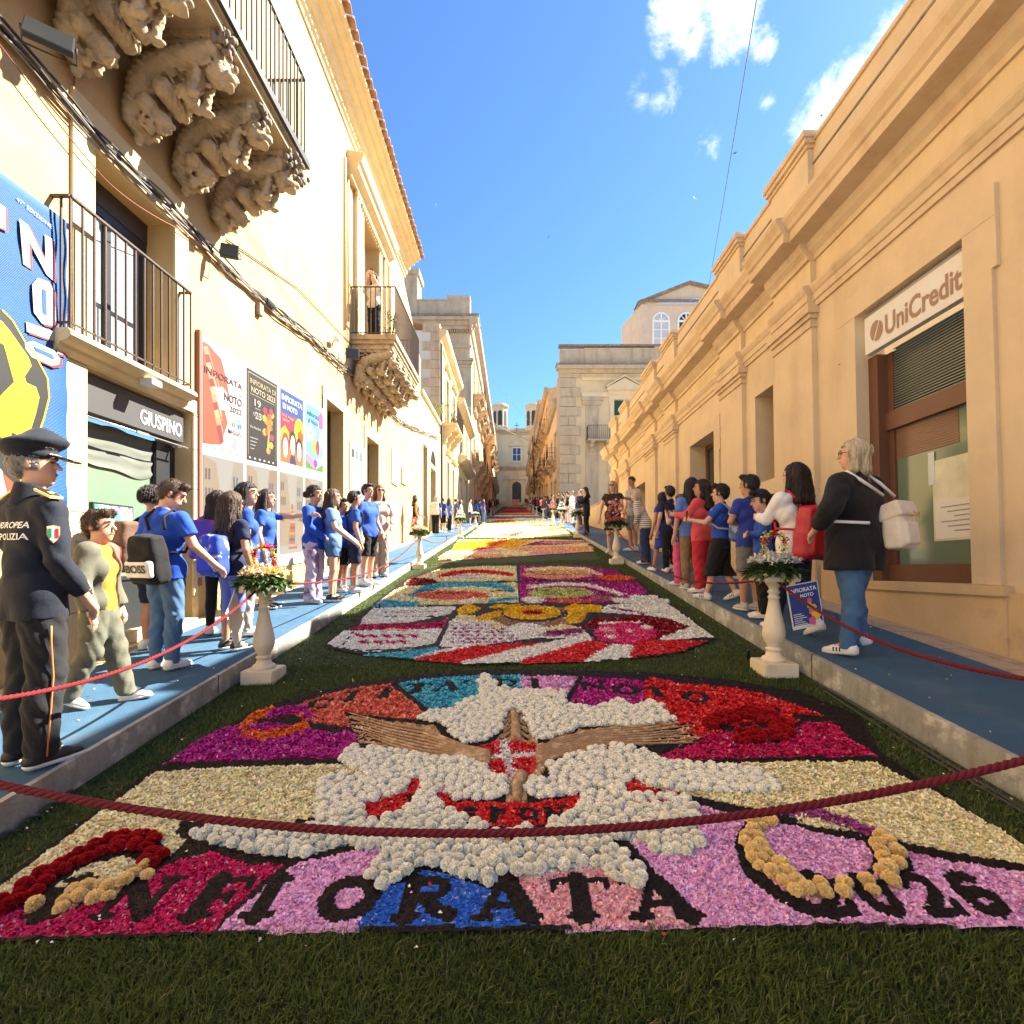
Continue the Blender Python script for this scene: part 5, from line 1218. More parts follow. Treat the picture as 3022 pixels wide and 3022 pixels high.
def carpet(root, layers, x0, x1, y0, y1, dx, dy, n_pet, L, W, h0=.018, seed=1, names=None):
    P, ids = grid_bed(layers, x0, x1, y0, y1, dx, dy, h0)
    r = np.random.default_rng(seed)
    Q = np.stack([r.uniform(x0, x1, n_pet), y0 * (y1 / y0) ** r.random(n_pet) if y1 / y0 > 1.8 else r.uniform(y0, y1, n_pet)], 1)
    qi = classify(Q + r.normal(0, .2 * L, Q.shape), layers)
    bump = lambda p: .004 * np.sin(p[:, 0] * 37 + p[:, 1] * 23) * np.sin(p[:, 1] * 41 - p[:, 0] * 11) + .003 * np.sin(p[:, 0] * 91) * np.sin(p[:, 1] * 83)
    for nm, i in IDS.items():
        m = ids == i
        if not m.any(): continue
        hh = h0 if nm != 'soil' else h0 + .004
        c = P[m]; n = len(c)
        corners = []
        for sx, sy in ((-1, -1), (1, -1), (1, 1), (-1, 1)):
            q = c + np.array([sx * dx / 2, sy * dy / 2]) * 1.02
            corners.append(np.concatenate([q, (zl(q[:, 0], q[:, 1]) + hh + bump(q))[:, None]], 1))
        V = np.stack(corners, 1).reshape(-1, 3); F = np.arange(n * 4).reshape(n, 4)
        col = np.repeat(vary(np.array(COLS[nm]) * (.92 if nm != 'soil' else 1), n, r, .12, .03), 4, 0)
        F3 = np.concatenate([F[:, [0, 1, 2]], F[:, [0, 2, 3]]])
        Vs, Fs, Cs = [V], [F3], [col]; off = len(V)
        qm = qi == i
        if nm not in ('soil',) and qm.any():
            q = Q[qm]; k = len(q)
            lw = (L * 1.5, W * .45) if nm == 'blue' else ((L * .8, W * .8) if nm in ('tan', 'brown') else (L, W))
            if nm in ('tan', 'brown'): q = q[:k // 4]; k = len(q)
            sc = np.clip(q[:, 1] / (y0 * 1.25), .9, 1.9)
            v, f, cc = petal_batch(q, zl(q[:, 0], q[:, 1]) + hh + bump(q) - .003, lw[0] * sc, lw[1] * sc, vary(COLS[nm], k, r), (.02, .55), seed + i)
            if y0 < 13:
                v4 = v.reshape(-1, 4, 3); ok = np.ones(k, bool)
                for w4 in (1, 2, 3): t_ = classify(v4[:, w4, :2], layers); ok &= (t_ != IDS['soil']) & (t_ >= 0)
                v4 = v4[ok]; cc = cc.reshape(-1, 4, 3)[ok].reshape(-1, 3); v = v4.reshape(-1, 3); k = len(v4); f = np.arange(k * 4).reshape(k, 4); f = np.concatenate([f[:, [0, 1, 2]], f[:, [0, 2, 3]]])
            Vs.append(v); Fs.append(f + off); Cs.append(cc)
        if nm == 'soil' and y0 < 3:
            q = Q[qm]; k = len(q)
            if k:
                v, f, cc = petal_batch(q, zl(q[:, 0], q[:, 1]) + hh + bump(q) - .002, np.full(k, .006), np.full(k, .006), vary((.02, .012, .008), k, r), (.2, 1.2), seed + i)
                Vs.append(v); Fs.append(f + off); Cs.append(cc)
        pn = {'soil': 'soil_lettering', 'tan': 'seed_feathers', 'brown': 'brown_seeds'}.get(nm, nm + '_petals')
        o = np_mesh(pn, np.concatenate(Vs), np.concatenate(Fs), M['petal'], root, cols=np.concatenate(Cs)); o['kind'] = 'stuff'
c1 = thing('flower_carpet', 'nearest petal carpet with eagle and white carnation clouds reading INFIORATA 2026', 'flower carpet')
carpet(c1, L1, -2.36, 2.38, 1.74, 4.62, .012, .014, 210000, .021, .014, seed=11)
c2 = thing('flower_carpet', 'second petal carpet of pop-art panels with a yellow ring and red-white stripes', 'flower carpet')
carpet(c2, L2, -2.3, 2.3, 4.75, 13.5, .03, .035, 110000, .034, .026, seed=12)
c3 = thing('flower_carpet', 'row of petal carpets in yellow, peach and cream further up the street', 'flower carpet')
carpet(c3, L3, -2.35, 2.4, 13.6, 118, .07, .10, 60000, .06, .05, seed=13)

# carnation heads on the white and yellow shapes
def carn_mesh(n, seed):
    r = np.random.default_rng(seed); V = []; F = []
    i = np.arange(n) + .5; ph = np.arccos(1 - 1.35 * i / n); th = PI * (1 + 5 ** .5) * i
    D_ = np.stack([np.cos(th) * np.sin(ph), np.sin(th) * np.sin(ph), np.cos(ph)], 1) + r.normal(0, .12, (n, 3)); D_ /= np.linalg.norm(D_, axis=1)[:, None]
    for d in D_:
        t = np.cross(d, r.normal(size=3)); t /= np.linalg.norm(t); u = np.cross(d, t); L = r.uniform(.86, 1.08); w = r.uniform(.16, .27); c = r.uniform(-.12, .12)
        b = len(V); V += [d * .45, d * L * .93 - t * w + u * c, d * L + u * -c, d * L * .93 + t * w + u * c]; F += [[b, b + 1, b + 2], [b, b + 2, b + 3]]
    bm = bmesh.new(); bmesh.ops.create_icosphere(bm, subdivisions=1, radius=.80); b = len(V); V += [list(v.co) for v in bm.verts]; bm.verts.index_update(); F += [[b + v.index for v in f.verts] for f in bm.faces]; bm.free()
    V = np.array(V); V[:, 2] *= .78
    return V, np.array(F)
M['carn_w'] = mat('white_carnation', (0.95, 0.91, 0.75), 0.8, 0.05, 14, 0, trans=.10)
M['carn_y'] = mat('yellow_carnation', (0.93, 0.74, 0.34), 0.8, 0.1, 12, 0, trans=.25)
M['carn_r'] = mat('red_carnation', (0.50, 0.008, 0.012), 0.8, 0.12, 12, 0, trans=.2)
def poisson(layers, ids_ok, x0, x1, y0, y1, rad, tries, seed):
    r = np.random.default_rng(seed); P = np.stack([r.uniform(x0, x1, tries), r.uniform(y0, y1, tries)], 1)
    P = P[np.isin(classify(P, layers), ids_ok)]
    cell = {}; out = []
    for p in P:
        k = (int(p[0] / rad), int(p[1] / rad)); ok = True
        for a in (-1, 0, 1):
            for b in (-1, 0, 1):
                for q in cell.get((k[0] + a, k[1] + b), ()):
                    if (p[0] - q[0]) ** 2 + (p[1] - q[1]) ** 2 < rad * rad: ok = False; break
                if not ok: break
            if not ok: break
        if ok: cell.setdefault(k, []).append(p); out.append(p)
    return np.array(out)
cm = []
for s in range(3):
    V, F = carn_mesh(190, 30 + s); me = bpy.data.meshes.new('carnation'); me.from_pydata(V.tolist(), [], F.tolist()); cm.append(me)
Vl, Fl = carn_mesh(80, 44)
def place_carn(root, pts, rad, material, n_obj, name, rest_name, seed):
    r = np.random.default_rng(seed); pts = pts[np.argsort(pts[:, 1])]
    mes = [];
    for me in cm: m2 = me.copy(); m2.materials.append(material); mes.append(m2)
    for k, p in enumerate(pts[:n_obj]):
        o = bpy.data.objects.new(name, mes[k % 3]); C.objects.link(o); o.parent = root
        s = rad * r.uniform(.8, 1.15); o.scale = (s, s, s * r.uniform(.9, 1.2)); o.location = (p[0], p[1], float(zl(p[0], p[1])) + .022 + s * .35); o.rotation_euler = (r.uniform(-.4, .4), r.uniform(-.4, .4), r.uniform(0, 6.28))
    rest = pts[n_obj:]
    if len(rest):
        n = len(rest); s = rad * r.uniform(.8, 1.2, n); a = r.uniform(0, 2 * PI, n)
        V = np.repeat(Vl[None], n, 0) * s[:, None, None]; x = V[:, :, 0] * np.cos(a)[:, None] - V[:, :, 1] * np.sin(a)[:, None]; y = V[:, :, 0] * np.sin(a)[:, None] + V[:, :, 1] * np.cos(a)[:, None]
        V = np.stack([x + rest[:, 0, None], y + rest[:, 1, None], V[:, :, 2] + (zl(rest[:, 0], rest[:, 1]) + .02 + s * .35)[:, None]], 2)
        F = (Fl[None] + (np.arange(n) * len(Vl))[:, None, None]).reshape(-1, 3)
        o = np_mesh(rest_name, V.reshape(-1, 3), F, material, root); o['kind'] = 'stuff'
pw = poisson(L1, [IDS['white']], -2.2, 2.2, 1.8, 4.6, .037, 90000, 5)
place_carn(c1, pw, .030, M['carn_w'], 300, 'white_carnation', 'white_carnations', 6)
py_ = poisson(L1, [IDS['peach']], -2.3, 2.3, 1.8, 2.7, .04, 30000, 7)
place_carn(c1, py_, .032, M['carn_y'], 200, 'yellow_carnation', 'yellow_carnations', 8)
pr_ = poisson(L1, [IDS['dark_red']], -2.3, 2.3, 1.8, 4.5, .035, 30000, 9)
place_carn(c1, pr_, .033, M['carn_r'], 250, 'red_carnation', 'red_carnations', 10)
# sculpted eagle relief: feathers and body
fb = mat('brown_relief', (.40, .24, .11), .9, .25, 30, .6, 90, col2=(.60, .42, .24), c2scale=14, c2lo=.5, c2hi=.62)
def relief(nm, pts, rad):
    ox, oy, s_ = ZT['B']; Q = [unproj(ox + a * s_, oy + b * s_, zl) for a, b in pts]; P = []; Rr = []
    for i in range(len(Q) - 1):
        for t in (0, .25, .5, .75): P.append(tuple(Q[i][k] + (Q[i + 1][k] - Q[i][k]) * t + (.026 if k == 2 else 0) for k in range(3))); Rr.append(rad[i] + (rad[i + 1] - rad[i]) * t)
    P.append((Q[-1][0], Q[-1][1], Q[-1][2] + .026)); Rr.append(rad[-1]); mb = MB(); mb.tube(P, Rr, 8); mb.build(nm, fb, c1)
for i in range(8):
    relief('wing_feather', [(880, 450 + i * 8), (760, 428 + i * 8), (560, 345 + i * 17), (400, 318 + i * 14), (205 + i * 14, 262 + i * 16)], [.011, .013, .011, .009, .003])
    relief('wing_feather', [(1100, 440 + i * 9), (1230, 385 + i * 12), (1420, 345 + i * 11), (1600, 330 + i * 12), (1790 + (i % 4) * 26, 290 + i * 17)], [.011, .013, .011, .009, .003])
relief('eagle_neck', [(985, 252), (1000, 300), (1005, 400)], [.014, .028, .038])
relief('eagle_body', [(1030, 570), (1010, 620), (1005, 690)], [.040, .032, .02])
for k in range(4):
    for sg in (-1, 1): relief('neck_feather', [(1000, 285 + k * 30), (1000 + sg * (46 + k * 10), 325 + k * 32)], [.014, .006])
# ---------------------------------------------------------------- grass
def grass(name, n, x0, x1, y0, y1, h, w, layers, seed, kerb_clear=True):
    r = np.random.default_rng(seed)
    P = np.stack([r.uniform(x0, x1, n), r.uniform(y0, y1, n)], 1)
    if layers is not None: P = P[classify(P, layers) < 0]
    n = len(P); patch = .5 + .5 * np.sin(P[:, 0] * 5.1 + 2 * np.sin(P[:, 1] * 3.3)) * np.sin(P[:, 1] * 4.7 + P[:, 0] * 1.3)
    yaw = r.uniform(0, 2 * PI, n); bend = r.uniform(.2, 1.1, n); hh = h * r.uniform(.5, 1.25, n) * (.75 + .45 * patch); ww = w * r.uniform(.7, 1.3, n)
    d = np.stack([np.cos(yaw), np.sin(yaw)], 1); s = np.stack([-np.sin(yaw + r.normal(0, .5, n)), np.cos(yaw)], 1)
    z0 = zl(P[:, 0], P[:, 1]) - .003
    V = np.zeros((n, 5, 3), np.float32)
    for k, (t, sg) in enumerate(((0, 1), (0, -1), (.55, 1), (.55, -1), (1, 0))):
        off = (bend * hh * t * t)[:, None] * d; wd = (ww * (.5 if t == 0 else .42) * sg)[:, None] * s
        V[:, k, :2] = P + off + wd; V[:, k, 2] = z0 + hh * t * (1 - .3 * bend * t)
    b = np.arange(n)[:, None] * 5
    F = np.concatenate([b + [0, 1, 3], b + [0, 3, 2], b + [2, 3, 4]])
    g0 = np.array([.045, .075, .012]); g1 = np.array([.16, .20, .040]); t = np.clip(r.normal(.4, .25, n) + .25 * (patch - .5), 0, 1)[:, None]
    c = g0 * (1 - t) + g1 * t; dry = r.random(n) < .05; c[dry] = (.22, .19, .09)
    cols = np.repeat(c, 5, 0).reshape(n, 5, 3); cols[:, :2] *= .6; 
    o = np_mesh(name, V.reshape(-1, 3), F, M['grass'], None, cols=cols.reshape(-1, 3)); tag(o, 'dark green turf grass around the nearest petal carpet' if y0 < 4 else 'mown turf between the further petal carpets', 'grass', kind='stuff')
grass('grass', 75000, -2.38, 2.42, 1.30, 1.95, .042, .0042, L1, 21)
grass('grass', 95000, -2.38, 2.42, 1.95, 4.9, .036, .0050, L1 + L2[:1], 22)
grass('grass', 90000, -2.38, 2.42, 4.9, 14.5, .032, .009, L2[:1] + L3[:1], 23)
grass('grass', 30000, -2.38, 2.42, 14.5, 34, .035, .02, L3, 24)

# ---------------------------------------------------------------- stone columns, planters, ropes
COLP = [(a * .93, b) for a, b in [(.10, .105), (.104, .115), (.104, .128), (.095, .138), (.078, .145), (.070, .155), (.064, .175), (.060, .19), (.072, .20), (.072, .212), (.056, .218), (.052, .228), (.064, .238), (.064, .248), (.072, .262), (.088, .29), (.097, .325), (.096, .36), (.086, .42), (.071, .48), (.058, .54), (.049, .59), (.044, .63), (.052, .636), (.052, .648), (.042, .655), (.041, .672), (.052, .68), (.054, .695), (.043, .702), (.041, .72), (.050, .735), (.062, .75), (.074, .765), (.078, .78)]]
mb = MB(); mb.lathe(COLP, 28)
col_me = bpy.data.meshes.new('baluster'); col_me.from_pydata([tuple(v) for v in mb.v], [], mb.f); col_me.polygons.foreach_set('use_smooth', [True] * len(mb.f)); col_me.materials.append(M['marble'])
def boxmesh(n, a, b, c, d, e, f, m, bev=.008):
    bm = bmesh.new(); bmesh.ops.create_cube(bm, size=1)
    for v in bm.verts: v.co = ((a + b) / 2 + v.co.x * (b - a), (c + d) / 2 + v.co.y * (d - c), (e + f) / 2 + v.co.z * (f - e))
    bmesh.ops.bevel(bm, geom=bm.edges[:], offset=bev, segments=2, affect='EDGES'); me = bpy.data.meshes.new(n); bm.to_mesh(me); bm.free(); me.materials.append(m); return me
base_me = boxmesh('base_block', -.14, .14, -.14, .14, -.02, .106, M['marble']); capm = boxmesh('capital_block', -.15, .15, -.15, .15, .78, .85, M['marble'])
def leafy(name, parent, n, rx, ry, z0, z1, L, W, cols, seed, up=(.0, .9), m=None, dome=True, kind='stuff'):
    r = np.random.default_rng(seed); a = r.uniform(0, 2 * PI, n); q = np.sqrt(r.random(n)); P = np.stack([rx * q * np.cos(a), ry * q * np.sin(a)], 1)
    Z = z0 + (z1 - z0) * ((1 - q ** 2) * .7 + r.random(n) * .3 if dome else r.random(n))
    V, F, _ = petal_batch(P * .75, Z, np.full(n, L), np.full(n, W), np.zeros((n, 3)), up, seed)
    V = V.reshape(n, 4, 3); ya = a + r.normal(0, .6, n)              # point outward
    d = np.stack([np.cos(ya), np.sin(ya)], 1); s = np.stack([-np.sin(ya), np.cos(ya)], 1); l = L * r.uniform(.6, 1.3, n); w_ = W * r.uniform(.7, 1.3, n); pt = r.uniform(up[0] - .5, up[1], n)
    V[:, 0, :2] = P * .75; V[:, 0, 2] = Z
    V[:, 2, :2] = V[:, 0, :2] + d * (l * np.cos(pt))[:, None]; V[:, 2, 2] = Z + l * np.sin(pt)
    for k, sg in ((1, 1), (3, -1)): V[:, k, :2] = V[:, 0, :2] + d * (l * .5 * np.cos(pt))[:, None] + s * (sg * w_ / 2)[:, None]; V[:, k, 2] = Z + l * .55 * np.sin(pt) + .01
    cs = np.array(cols)[r.integers(0, len(cols), n)] * r.uniform(.7, 1.25, (n, 1))
    o = np_mesh(name, V.reshape(-1, 3), F, m or M['leaf'], parent, cols=np.repeat(cs, 4, 0)); o['kind'] = kind
    return o
GRN = [(.035, .09, .015), (.06, .13, .03), (.02, .06, .012), (.10, .17, .05)]
BLOOM = {'white': [(.85, .82, .72), (.8, .75, .55), (.85, .85, .8)], 'mixed': [(.85, .80, .65), (.8, .35, .10), (.75, .6, .15), (.85, .82, .75)], 'pink': [(.6, .12, .15), (.75, .35, .3), (.5, .05, .08)]}
def column(x, y, label, near=True, bloom='white', scale=1.0, surf=zl):
    z = float(surf(x, y)); t = thing('flower_column', label, 'column', (x, y, z), 0, 'cream stone columns carrying the ropes')
    t.scale = (scale,) * 3
    for n_, me in (('base_block', base_me), ('baluster', col_me), ('capital_block', capm)): link(n_, me, t)
    p = thing('flower_arrangement', label.replace('cream stone column', 'flower wreath topping the column'), 'flowers', (x, y, z + .85 * scale)); p.scale = (scale,) * 3
    k = 1 if near else .35
    leafy('foliage', p, int(420 * k), .27, .24, -.03, .10, .10 / (k ** .5), .038 / (k ** .5), GRN, int(y * 10) + 3, (-.5, .3))
    leafy('blossoms', p, int(520 * k), .27, .24, .07, .16, .040 / (k ** .5), .020 / (k ** .5), BLOOM[bloom], int(y * 10) + 5, (.1, 1.4))
    return t, p
cl = [(-2.2, 4.55, 'cream stone column at the left kerb beside the girl with the blue bag', True, 'mixed'),
      (-2.22, 12.3, 'cream stone column at the left kerb, second from the camera', True, 'mixed'),
      (-2.27, 22.6, 'cream stone column at the left kerb, third from the camera', False, 'white'),
      (-2.27, 32, 'cream stone column at the left kerb, fourth from the camera', False, 'white'),
      (-2.3, 45, 'cream stone column at the left kerb, fifth from the camera', False, 'pink')]
cr = [(2.22, 4.35, 'cream stone column at the right kerb with a blue poster tied to it', True, 'white'),
      (2.28, 11.2, 'cream stone column at the right kerb before the woman in the floral dress', True, 'pink'),
      (2.36, 18.4, 'cream stone column at the right kerb beside the woman in black', False, 'white'),
      (2.38, 24.5, 'cream stone column at the right kerb, fourth from the camera', False, 'white'),
      (2.4, 30, 'cream stone column at the right kerb, fifth from the camera', False, 'pink')]
for c in cl + cr: column(*c)
for k in range(7):
    for sx in (-1, 1):
        y = (56 if sx < 0 else 38) + k * 9.0 + (1.3 * (k % 2)); x = sx * 2.32; sd = 'left' if sx < 0 else 'right'
        t = thing('flower_column', 'small distant cream column on the %s kerb far up the street' % sd, 'column', (x, y, float(zl(x, y))), 0, 'far columns on the %s kerb' % sd)
        for n_, me in (('base_block', base_me), ('baluster', col_me), ('capital_block', capm)): link(n_, me, t)
# end columns just outside the picture that carry the front rope
for sx, sd in ((-1, 'left'), (1, 'right')):
    column(sx * 2.27, 1.5, 'cream stone column at the near %s end of the front rope' % sd, True, 'white')
# flower arches standing in the arrangements
def arch(x, y, z, w_, h_, cols, label, seed):
    a = thing('flower_arch', label, 'decoration', (x, y, z)); r = np.random.default_rng(seed)
    pts = [(-w_, 0), (-w_, h_), (-w_ * .5, h_ * 1.12), (w_ * .5, h_ * 1.12), (w_, h_), (w_, 0)]
    mb = MB(); mb.tube([(p[0], 0, p[1]) for p in pts], .006, 6); mb.build('wire_frame', M['cable_d'], a)
    P = []
    for p, q in zip(pts, pts[1:]):
        n = int(math.hypot(q[0] - p[0], q[1] - p[1]) / .0016)
        for k in range(n): t = k / n; P.append((p[0] + (q[0] - p[0]) * t + r.normal(0, .012), r.normal(0, .012), p[1] + (q[1] - p[1]) * t + r.normal(0, .012)))
    P = np.array(P); n = len(P); cs = np.array(cols)[(np.arange(n) // 26) % len(cols)] * r.uniform(.8, 1.2, (n, 1))
    V, F, cc = petal_batch(P[:, :2], P[:, 2], np.full(n, .026), np.full(n, .02), cs, (-.6, 1.2), seed)
    o = np_mesh('blossoms', V, F, M['petal'], a, cols=cc); o['kind'] = 'stuff'
RG = [(.65, .02, .03), (.6, .6, .12), (.8, .55, .1), (.7, .05, .05)]
arch(-2.2, 4.55, float(zl(-2.2, 4.55)) + .95, .085, .20, RG, 'small arch of red and yellow flowers on the left near column', 3)
arch(2.22, 4.35, float(zl(2.22, 4.35)) + .93, .085, .22, [(.6, .6, .12), (.65, .02, .03), (.75, .7, .25)], 'small arch of lime and red flowers on the right near column', 4)
def ball(x, y, z, r0, n, cols, label, seed):
    a = thing('flower_bunch', label, 'flowers', (x, y, z)); leafy('blossoms', a, n, r0, r0, 0, r0 * 1.6, .05, .035, cols, seed, (-.2, 1.3), M['petal'])
ball(2.28, 11.2, float(zl(2.28, 11.2)) + .98, .26, 260, BLOOM['pink'] + [(.8, .5, .4)], 'round bunch of pink and red roses on the second right column', 5)
ball(-2.27, 22.6, float(zl(-2.27, 22.6)) + .95, .25, 120, BLOOM['white'], 'pale flower basket on the third left column', 6)
ball(2.38, 24.5, float(zl(2.38, 24.5)) + .95, .25, 120, BLOOM['white'], 'white cake-like flower pile on the fourth right column', 7)
ball(2.4, 30, float(zl(2.4, 30)) + .95, .32, 140, BLOOM['pink'] + BLOOM['white'], 'pink and white bunch on the fifth right column', 8)
ball(0.9, 117.6, gy(117.6) + .35, .8, 300, [(.8, .25, .05), (.8, .4, .1), (.7, .1, .05)], 'heap of orange flowers on the pink table before the church', 9)

def rope_path(a, b, sag, n=60):
    P = []
    for k in range(n + 1):
        t = k / n; q = Vector(a).lerp(Vector(b), t); q.z -= sag * 4 * t * (1 - t); P.append(q)
    return P
def rope(name, a, b, sag, r, label, detail=True, n=160, pitch=None):
    P = rope_path(a, b, sag, n); L = sum((q - p).length for p, q in zip(P, P[1:])); mb = MB()
    if not detail:
        mb.tube([tuple(p) for p in P], r, 6)
        return tag(mb.build(name, M['rope']), label, 'rope', 'crimson barrier ropes')
    root = thing(name, label, 'rope', (0, 0, 0), 0, 'crimson barrier ropes'); pitch = pitch or r * 7
    s = 0; fr = []
    for k, p in enumerate(P):
        if k: s += (p - P[k - 1]).length
        t = (P[min(k + 1, len(P) - 1)] - P[max(k - 1, 0)]).normalized(); x = t.cross(Vector((0, 0, 1))).normalized(); u = x.cross(t); fr.append((p, x, u, s))
    for j in range(3):
        m_ = MB(); m_.tube([tuple(p + (x * math.cos(2 * PI * (s / pitch + j / 3)) + u * math.sin(2 * PI * (s / pitch + j / 3))) * r * .5) for p, x, u, s in fr], r * .56, 8)
        m_.build('strand', M['rope'], root)
    return root
zf = lambda x, y, h: float(zl(x, y)) + h
rope('front_rope', (-2.27, 1.5, -.47), (2.27, 1.5, -.36), .405, .0125, 'thick crimson rope sagging across the nearest flower carpet', n=420, pitch=.075)
rope('barrier_rope', (-2.27, 1.5, -.47), (-2.2, 4.55, -.27), .30, .0115, 'crimson rope at the left kerb from the camera to the first column', n=320)
rope('barrier_rope', (2.25, 1.5, -.42), (2.22, 4.35, -.22), .24, .0115, 'crimson rope at the right kerb from the camera to the first column', n=320)
rope('barrier_rope', (-2.2, 4.55, -.27), (-2.22, 12.3, zf(-2.22, 12.3, .76)), .32, .0115, 'crimson rope from the first to the second left column', n=420)
rope('barrier_rope', (2.22, 4.35, -.22), (2.28, 11.2, zf(2.28, 11.2, .76)), .42, .0115, 'crimson rope from the first to the second right column', n=420)
for side in (cl, cr):
    for a, b in zip(side[1:], side[2:]):
        rope('barrier_rope', (a[0], a[1], zf(a[0], a[1], .76)), (b[0], b[1], zf(b[0], b[1], .76)), .45, .012, 'thin crimson rope on the %s kerb between its %s columns' % ('left' if a[0] < 0 else 'right', {1: 'second and third', 2: 'third and fourth', 3: 'fourth and fifth'}[side.index(a)]), detail=False, n=30)
# printed cards tied to the first columns
def card(x, y, z, rz, tilt, label, w_=.30, h_=.42):
    t = thing('poster_card', label, 'poster', (x, y, z), rz); t.rotation_euler = (0, tilt, rz)
    mb = MB(); mb.box(-w_ / 2, w_ / 2, -.004, .004, -h_, 0); mb.build('board', M['white'], t)
    Fq = lambda u, v, w: (u, -.005 + w, v)
    mb = MB(Fq); mb.box(-w_ / 2 + .008, w_ / 2 - .008, -h_ + .03, -.008, -.0005, .0); mb.build('blue_print', mat('blue_print', (.02, .05, .22), .4, .05), t)
    text_on(Fq, t, wl_, 'INFIORATA', -w_ / 2 + .02, -.07, -.001, .035, width=w_ - .04, bold=.02, thick=.001)
    text_on(Fq, t, wl_, 'a NOTO', -.06, -.115, -.001, .028, bold=.02, thick=.001)
    for k, (c, cx_, cz_, r_) in enumerate((((.7, .1, .2), .04, -.15, .022), ((.5, .55, .1), .035, -.19, .025), ((.75, .5, .05), .07, -.21, .022), ((.7, .15, .1), .05, -.24, .03), ((.85, .5, .05), .075, -.28, .04), ((.7, .1, .25), .04, -.32, .035), ((.8, .7, .6), .09, -.34, .03))):
        m_ = MB(Fq); pts = [(cx_ + r_ * math.cos(a) * (1 + .15 * math.cos(5 * a)), cz_ + r_ * math.sin(a) * (1 + .15 * math.cos(5 * a))) for a in np.linspace(0, 2 * PI, 20)[:-1]]
        m_.face([(u, v, -.0012 - .0003 * k) for u, v in pts]); m_.build('printed_flower', mat('print_%d' % k, c, .4, .05), t, recalc=False)
    m_ = MB(Fq)
    for k in range(7): m_.box(-w_ / 2 + .02, -w_ / 2 + .02 + .07 + .02 * (k % 3), -.25 - k * .017, -.245 - k * .017, -.0015, -.001)
    m_.build('print_lines', wl_, t)
card(2.38, 4.22, float(zl(2.22, 4.35)) + .77, R(4), R(-10), 'blue festival poster card tied to the first right column', .27, .37)
card(-2.36, 4.3, float(zl(-2.2, 4.55)) + .72, R(-78), R(38), 'white-backed poster card leaning on the first left column, seen edge-on', .3, .42)
# small black ground spikes along the turf
for k, (vx, vy, sd) in enumerate(((92, 1492, 'left near'), (1412, 1245, 'right near'), (716, 1152, 'left mid'), (1227, 1072, 'right mid'))):
    p = unproj(vx, vy, zl); t = thing('ground_spike', 'small black ground light post on the turf, %s' % sd, 'light', p)
    mb = MB(); mb.lathe([(.012, -.02), (.012, .07), (.016, .075), (.016, .095), (.010, .10)], 10); mb.build('stem', M['frame_d'], t)
    if k == 0: mb = MB(); mb.lathe([(.0165, .078), (.0165, .094)], 10); mb.build('red_cap', mat('red_cap', (.25, .03, .02), .5, .1), t)
# black hose lying at the foot of the right kerb
mb = MB(); mb.tube([(2.40 - .02 * math.sin(y * 3), y, float(zl(2.4, y)) + .012) for y in np.linspace(1.8, 4.1, 40)], .011, 6); mb.tube([(2.36 - .02 * math.sin(y * 2.3 + 1), y, float(zl(2.36, y)) + .01) for y in np.linspace(1.8, 3.9, 40)], .009, 6)
tag(mb.build('hose', M['cable_d']), 'black cables lying along the foot of the right kerb', 'cable')
mb = MB(); mb.tube([(-2.36 + .018 * math.sin(y * 55), y, float(zl(-2.36, y)) + .02 + .014 * math.cos(y * 55)) for y in np.linspace(2.0, 2.75, 160)], .006, 6)
tag(mb.build('coiled_cable', M['cable_d']), 'coiled black cable in the grass at the left kerb', 'cable')
